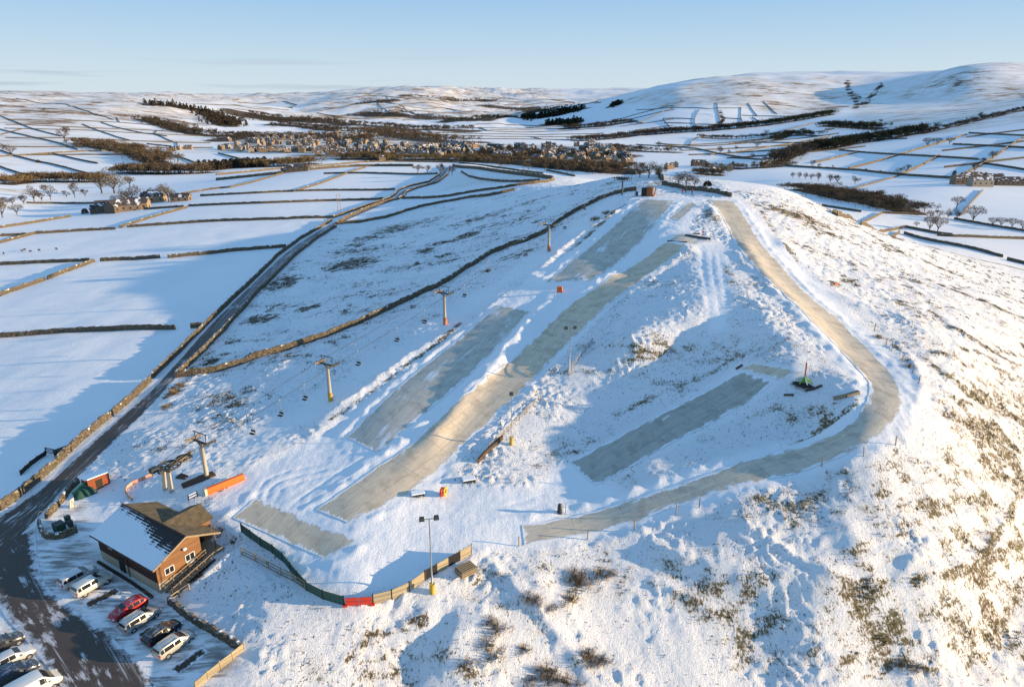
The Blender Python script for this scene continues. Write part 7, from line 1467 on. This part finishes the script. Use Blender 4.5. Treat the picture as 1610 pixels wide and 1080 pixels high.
ZN = [([(348, 236), (352, 224), (400, 214), (470, 212), (520, 222), (530, 236), (500, 246), (440, 240), (380, 240)], 84, [0, 0, 1, 2, 1], .3, 'on the sunny western slope of the village'),
      ([(500, 246), (530, 226), (600, 222), (650, 232), (640, 246), (600, 250), (540, 252)], 58, [0, 1, 1, 2, 3], .2, 'in the middle of the village'),
      ([(480, 211), (560, 209), (600, 216), (540, 219)], 20, [2, 1, 4, 2], .25, 'in the upper rows of the village'),
      ([(640, 246), (650, 233), (730, 229), (770, 236), (760, 248), (700, 249)], 48, [3, 1, 4, 3, 2], .15, 'in the shaded centre of the village'),
      ([(770, 250), (770, 233), (840, 229), (900, 233), (900, 248), (850, 258)], 46, [3, 4, 3, 1, 2], .1, 'in the shaded eastern part of the village'),
      ([(900, 249), (905, 230), (960, 234), (992, 246), (985, 258), (930, 262)], 32, [3, 1, 4, 0], .1, 'at the far eastern end of the village')]
NMK = ['golden stone', 'tan stone', 'pale stone', 'dark stone', 'white walled']; NMS = ['two storey house', 'compact house', 'long terraced house', 'low cottage', 'long terrace']
for zi, (pg, n, ks, sunny, where) in enumerate(ZN):
    pw = np.array(pg, float); got = 0; tr_ = 0
    while got < n and tr_ < 4000:
        tr_ += 1; u = rngh.uniform(pw.min(0), pw.max(0))
        if not inside(pw, np.array([u[0]]), np.array([u[1]]))[0]: continue
        p = hit([u[0]], [u[1]])[0]
        if any((p[0] - q[0]) ** 2 + (p[1] - q[1]) ** 2 < 13.5 ** 2 for q in taken): continue
        taken.append(p[:2]); k = ks[rngh.integers(len(ks))]; size = int(rngh.choice([0, 1, 2, 3, 4], p=[.38, .26, .18, .1, .08])); rz = .35 * math.sin(p[0] / 90) + .4 * math.sin(p[1] / 130) + (math.pi / 2 if rngh.random() < .45 else 0) + rngh.normal(0, .08)
        house(p[0], p[1], rz, k, size, scale=float(rngh.uniform(1.05, 1.3)), label=f'{NMK[k]} {NMS[size]} {where}', group=f'{NMK[k]} {NMS[size]}s {where}'); got += 1
# outlying houses
for px, py, rz, k, size, lb in [(270, 238, .2, 1, 2, 'stone farmhouse at the left of the left hamlet'), (282, 236, 1.5, 0, 0, 'golden gabled house in the middle of the left hamlet'), (296, 235, .1, 0, 2, 'long golden house at the right of the left hamlet'), (167, 237, .1, 2, 1, 'single pale cottage below the copse on the left hillside'), (1052, 266, .4, 0, 0, 'russet house behind the crest wall'), (1062, 263, 1.3, 2, 1, 'pale gabled house behind the crest wall'), (1108, 262, 1.4, 0, 0, 'tall golden gabled house in the valley hamlet'), (1096, 261, .1, 3, 2, 'dark long house at the left of the valley hamlet'), (1134, 268, 1.3, 0, 1, 'golden cottage with a bright gable in the valley hamlet'), (1147, 268, 1.35, 0, 0, 'larger golden house with a bright gable in the valley hamlet'), (1125, 270, .2, 1, 3, 'low russet cottage in the valley hamlet'), (1203, 262, .15, 2, 0, 'pale house beside the brown tree in the valley hamlet'), (1212, 255, .1, 4, 3, 'white roofed cottage by the valley road'), (1258, 213, .1, 4, 2, 'white house at the upper valley farm'), (1246, 210, .2, 4, 1, 'small white cottage at the upper valley farm'), (1268, 210, .3, 3, 2, 'dark barn of the upper valley farm'), (975, 212, .1, 3, 2, 'dark farm building in the middle valley fields'), (930, 225, .2, 1, 2, 'long stone building above the shaded village'), (700, 221, .1, 2, 1, 'pale house by the wood behind the village'), (614, 198, .1, 4, 3, 'tiny white cottage by the far dark belt'), (1560, 288, .0, 3, 2, 'dark low barn behind the right hand farmhouse'), (601, 253, .3, 0, 0, 'russet house at the edge of the plateau fields')]:
    p = g1(px, py); house(p.x, p.y, rz, k, size, lb, None) if False else tag(house(p.x, p.y, rz, k, size, lb, 'outlying houses'), lb)
# nearer farms, with parts
def farm_building(px, py, L, Wd, hh, rh, rz, wallm, roofm, label, name='farm_building'):
    p = g1(px, py); t = empty(name, p, rz, label, 'farm building'); x, y = L / 2, Wd / 2
    mb = MB().prism([(-y, -1.5), (y, -1.5), (y, hh), (0, hh + rh), (-y, hh)], -x, x, lambda b_, z, a_: (a_, b_, z)); mb.build('wall', wallm, t)
    for sg in (-1, 1):
        r_ = MB().add([(-x - .3, sg * (y + .3), hh - .2), (x + .3, sg * (y + .3), hh - .2), (x + .3, 0, hh + rh + .1), (-x - .3, 0, hh + rh + .1), (-x - .3, sg * (y + .3), hh + .0), (x + .3, sg * (y + .3), hh + .0), (x + .3, 0, hh + rh + .3), (-x - .3, 0, hh + rh + .3)], [(0, 1, 2, 3), (7, 6, 5, 4), (0, 4, 5, 1), (1, 5, 6, 2), (2, 6, 7, 3), (3, 7, 4, 0)]); r_.build('roof_slope', roofm, t)
    for u in np.linspace(-x + 2, x - 2, max(2, int(L / 4))): MB().box((u, -y - .02, hh * .5), (1.0, .15, 1.2)).build('window', M['glass'], t)
    MB().box((x + .02, 0, 1.1), (.15, 1.8, 2.2)).build('door', M['black'], t); return t
for a in [(173, 333, 15, 9, 4.2, 3, .5, 3, 3, 'dark barn at the left of the farmstead, gable toward us'), (188, 333, 14, 9, 4.2, 3.2, 1.2, 3, 3, 'middle dark gabled barn of the farmstead'), (203, 331, 16, 9, 4, 2.8, .3, 1, 0, 'snow roofed barn right of the dark gables'), (217, 329, 14, 8, 4.5, 2.8, .2, 0, 1, 'golden farmhouse of the farmstead'), (243, 318, 15, 7.5, 4.5, 2.6, .1, 0, 1, 'golden cottage under the farmstead trees'), (285, 316, 12, 7, 3, 2, .1, 1, 3, 'low tan shed at the right end of the farmstead'), (158, 335, 10, 7, 3, 2, .3, 3, 3, 'small dark shed at the left end of the farmstead'),
          (468, 270, 18, 9, 4, 2.6, .1, 3, 3, 'dark field barn among the plateau walls'), (451, 271, 9, 6, 2.6, 1.6, .1, 2, 0, 'low pale lean-to left of the field barn'),
          (1515, 290, 20, 8, 5.2, 2.8, .05, 1, 0, 'left stone house of the right hand farm'), (1540, 293, 18, 8, 5.4, 2.8, .05, 2, 0, 'pale main house of the right hand farm'), (1530, 284, 22, 8, 4.5, 2.6, .05, 1, 0, 'long range behind the right hand farmhouse'), (1582, 291, 24, 10, 4, 2.6, .03, 3, 3, 'dark barn at the right end of the right hand farm')]:
    farm_building(a[0], a[1], a[2], a[3], a[4], a[5], a[6], HM[a[7]][0], HM[a[8]][1], a[9])
# ------------------------------------------------------------------ moor grass: tufts where the snow is thin
M['grass'] = twig_material('dry moor grass', ((.14, .105, .05), (.24, .18, .085), (.32, .25, .13)), .12)
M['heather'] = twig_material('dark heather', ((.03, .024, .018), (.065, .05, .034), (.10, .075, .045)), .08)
M['reed'] = twig_material('brown reeds', ((.16, .105, .045), (.29, .195, .09), (.38, .27, .135)), .12)
def tufts(name, mat, n, cond, hgt, blades, label):
    rng = np.random.default_rng(len(name) * 31 + n); wgt = cond.copy(); cellA = np.gradient(XS)[None, :] * np.gradient(YS)[:, None]; pr_ = (wgt * cellA).ravel(); pr_ /= pr_.sum()
    idx = rng.choice(pr_.size, n, p=pr_); x = GX.ravel()[idx] + rng.uniform(-.2, .2, n); y = GY.ravel()[idx] + rng.uniform(-.25, .25, n); z = H(x, y) - .03
    nb = blades; a = rng.uniform(0, 2 * math.pi, (n, nb)); h = hgt * rng.uniform(.5, 1.2, (n, 1)) * rng.uniform(.6, 1.1, (n, nb)); lean = rng.uniform(.1, .8, (n, nb)) * h; r0 = rng.uniform(0, .22, (n, nb)) * hgt * 1.6; w_ = .05 * hgt / .4
    bx = x[:, None] + r0 * np.cos(a); by = y[:, None] + r0 * np.sin(a); px_, py_ = -np.sin(a) * w_, np.cos(a) * w_
    V = np.stack([np.stack([bx - px_, by - py_, np.broadcast_to(z[:, None], bx.shape)], -1), np.stack([bx + px_, by + py_, np.broadcast_to(z[:, None], bx.shape)], -1), np.stack([bx + lean * np.cos(a), by + lean * np.sin(a), z[:, None] + h], -1)], 2).reshape(-1, 3)
    return tag(mesh_obj(name, V, np.arange(len(V)).reshape(-1, 3), [M[mat]]), label, 'grass', kind='stuff')
lim = (dist < 300)
pn_ = noise2(GX / 2.3, GY / 2.3, 201); cl = sstep(-.05, .35, pn_)
vv_ = veg * (1 - calm * .9) * (1 - flat)
tufts('moor_grass', 'grass', 14000, lim * sstep(.42, .8, vv_) * cl * (east + .35), .30, 7, 'dry grass tufts poking through the snow on the sunny side of the hill')
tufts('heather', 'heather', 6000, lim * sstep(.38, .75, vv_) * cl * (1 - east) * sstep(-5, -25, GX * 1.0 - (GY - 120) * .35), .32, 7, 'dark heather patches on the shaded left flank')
tufts('stems', 'heather', 9500, (dist < 260) * (vv_ > .12) * sstep(.12, .35, vv_) * sstep(.1, .5, noise2(GX / 1.1, GY / 1.1, 203)) * (1 - .8 * east), .22, 5, 'scattered dark stems showing through the snow')
# clumps of reeds that can be told apart
def reed_proto():
    rng = np.random.default_rng(3); n = 340; a = rng.uniform(0, 6.28, n); r_ = 1.25 * rng.uniform(0, 1, n) ** .7; h = rng.uniform(.3, .85, n) * (1.1 - .5 * r_); ln = rng.uniform(.1, .45, n); b_ = a + rng.normal(0, .5, n); x, y = r_ * np.cos(a) * 1.1 + .25 * np.sin(3 * a), r_ * np.sin(a); w_ = .028
    V = np.stack([np.stack([x - w_ * np.sin(b_), y + w_ * np.cos(b_), np.full(n, -.15)], -1), np.stack([x + w_ * np.sin(b_), y - w_ * np.cos(b_), np.full(n, -.15)], -1), np.stack([x + ln * np.cos(b_), y + ln * np.sin(b_), h], -1)], 1).reshape(-1, 3)
    return mesh_obj('reed_clump', V, np.arange(len(V)).reshape(-1, 3), [M['reed']])
RC = [(912, 912, 1.7, 'largest brown reed clump below the low end of the curving mat'), (900, 904, 1.2, 'brown reed clump touching the left of the largest one'), (943, 903, 1.1, 'upright reed clump right of the largest one'), (961, 900, .7, 'small reed clump, rightmost of the three in a row'), (830, 938, .9, 'left half of the low reed pair beside the footpath'), (842, 944, .9, 'right half of the low reed pair beside the footpath'), (892, 940, 1.1, 'pale reed clump between the largest one and the footpath'), (866, 955, .7, 'small reed clump on the trampled footpath'), (768, 975, .8, 'upper dark reed clump on the bank left of the footpath'), (780, 986, 1.2, 'leaning dark reed clump on the bank left of the footpath'), (764, 1010, .9, 'reed clump on the lower bank, upper one'), (776, 1030, 1.1, 'reed clump on the lower bank, lower one'), (823, 1020, .8, 'sparse reed clump in the lower middle of the slope'), (856, 1055, 1.3, 'reed clump near the bottom edge, left one'), (866, 1068, 1.1, 'reed clump near the bottom edge, beside a larger one'), (892, 1072, 1.2, 'reed clump near the bottom edge, right one'), (917, 1028, 1.1, 'golden reed clump right of the lower middle'), (930, 1038, 1.0, 'reed clump beside the golden one'), (946, 1036, .9, 'reddish reed clump right of the golden one'), (734, 1040, .8, 'reed clump beside the snowy track at the bottom'), (829, 1070, .8, 'reed clump cut by the bottom edge'), (1440, 1048, .9, 'dark thorny clump low on the right slope, right one'), (1418, 1042, .9, 'dark thorny clump low on the right slope, left one'), (275, 618, 1.2, 'brown bush at the roadside below the wall corner'), (262, 640, .9, 'small brown bush on the roadside verge'), (285, 606, 1.1, 'dark bush just under the wall corner'), (1430, 576, .8, 'dark bush outside the bend of the curving mat'), (1408, 545, .7, 'thorn bush by a post above the bend'), (1380, 530, .8, 'brown thorn bush higher above the bend'), (938, 345, 1.6, 'brown scrub beside the upper mat, near the lift'), (955, 335, 1.4, 'tan scrub strip left of the upper mat')]
r0_ = reed_proto()
for k, (px, py, s_, lb) in enumerate(RC):
    o = r0_ if k == 0 else r0_.copy()
    if k: COL.objects.link(o)
    o.location = g1(px, py); o.scale = (s_, s_, s_ * .95); o.rotation_euler = (0, 0, RNG.uniform(0, 6)); tag(o, lb, 'shrub', 'reed and thorn clumps on the hill', 'thing')
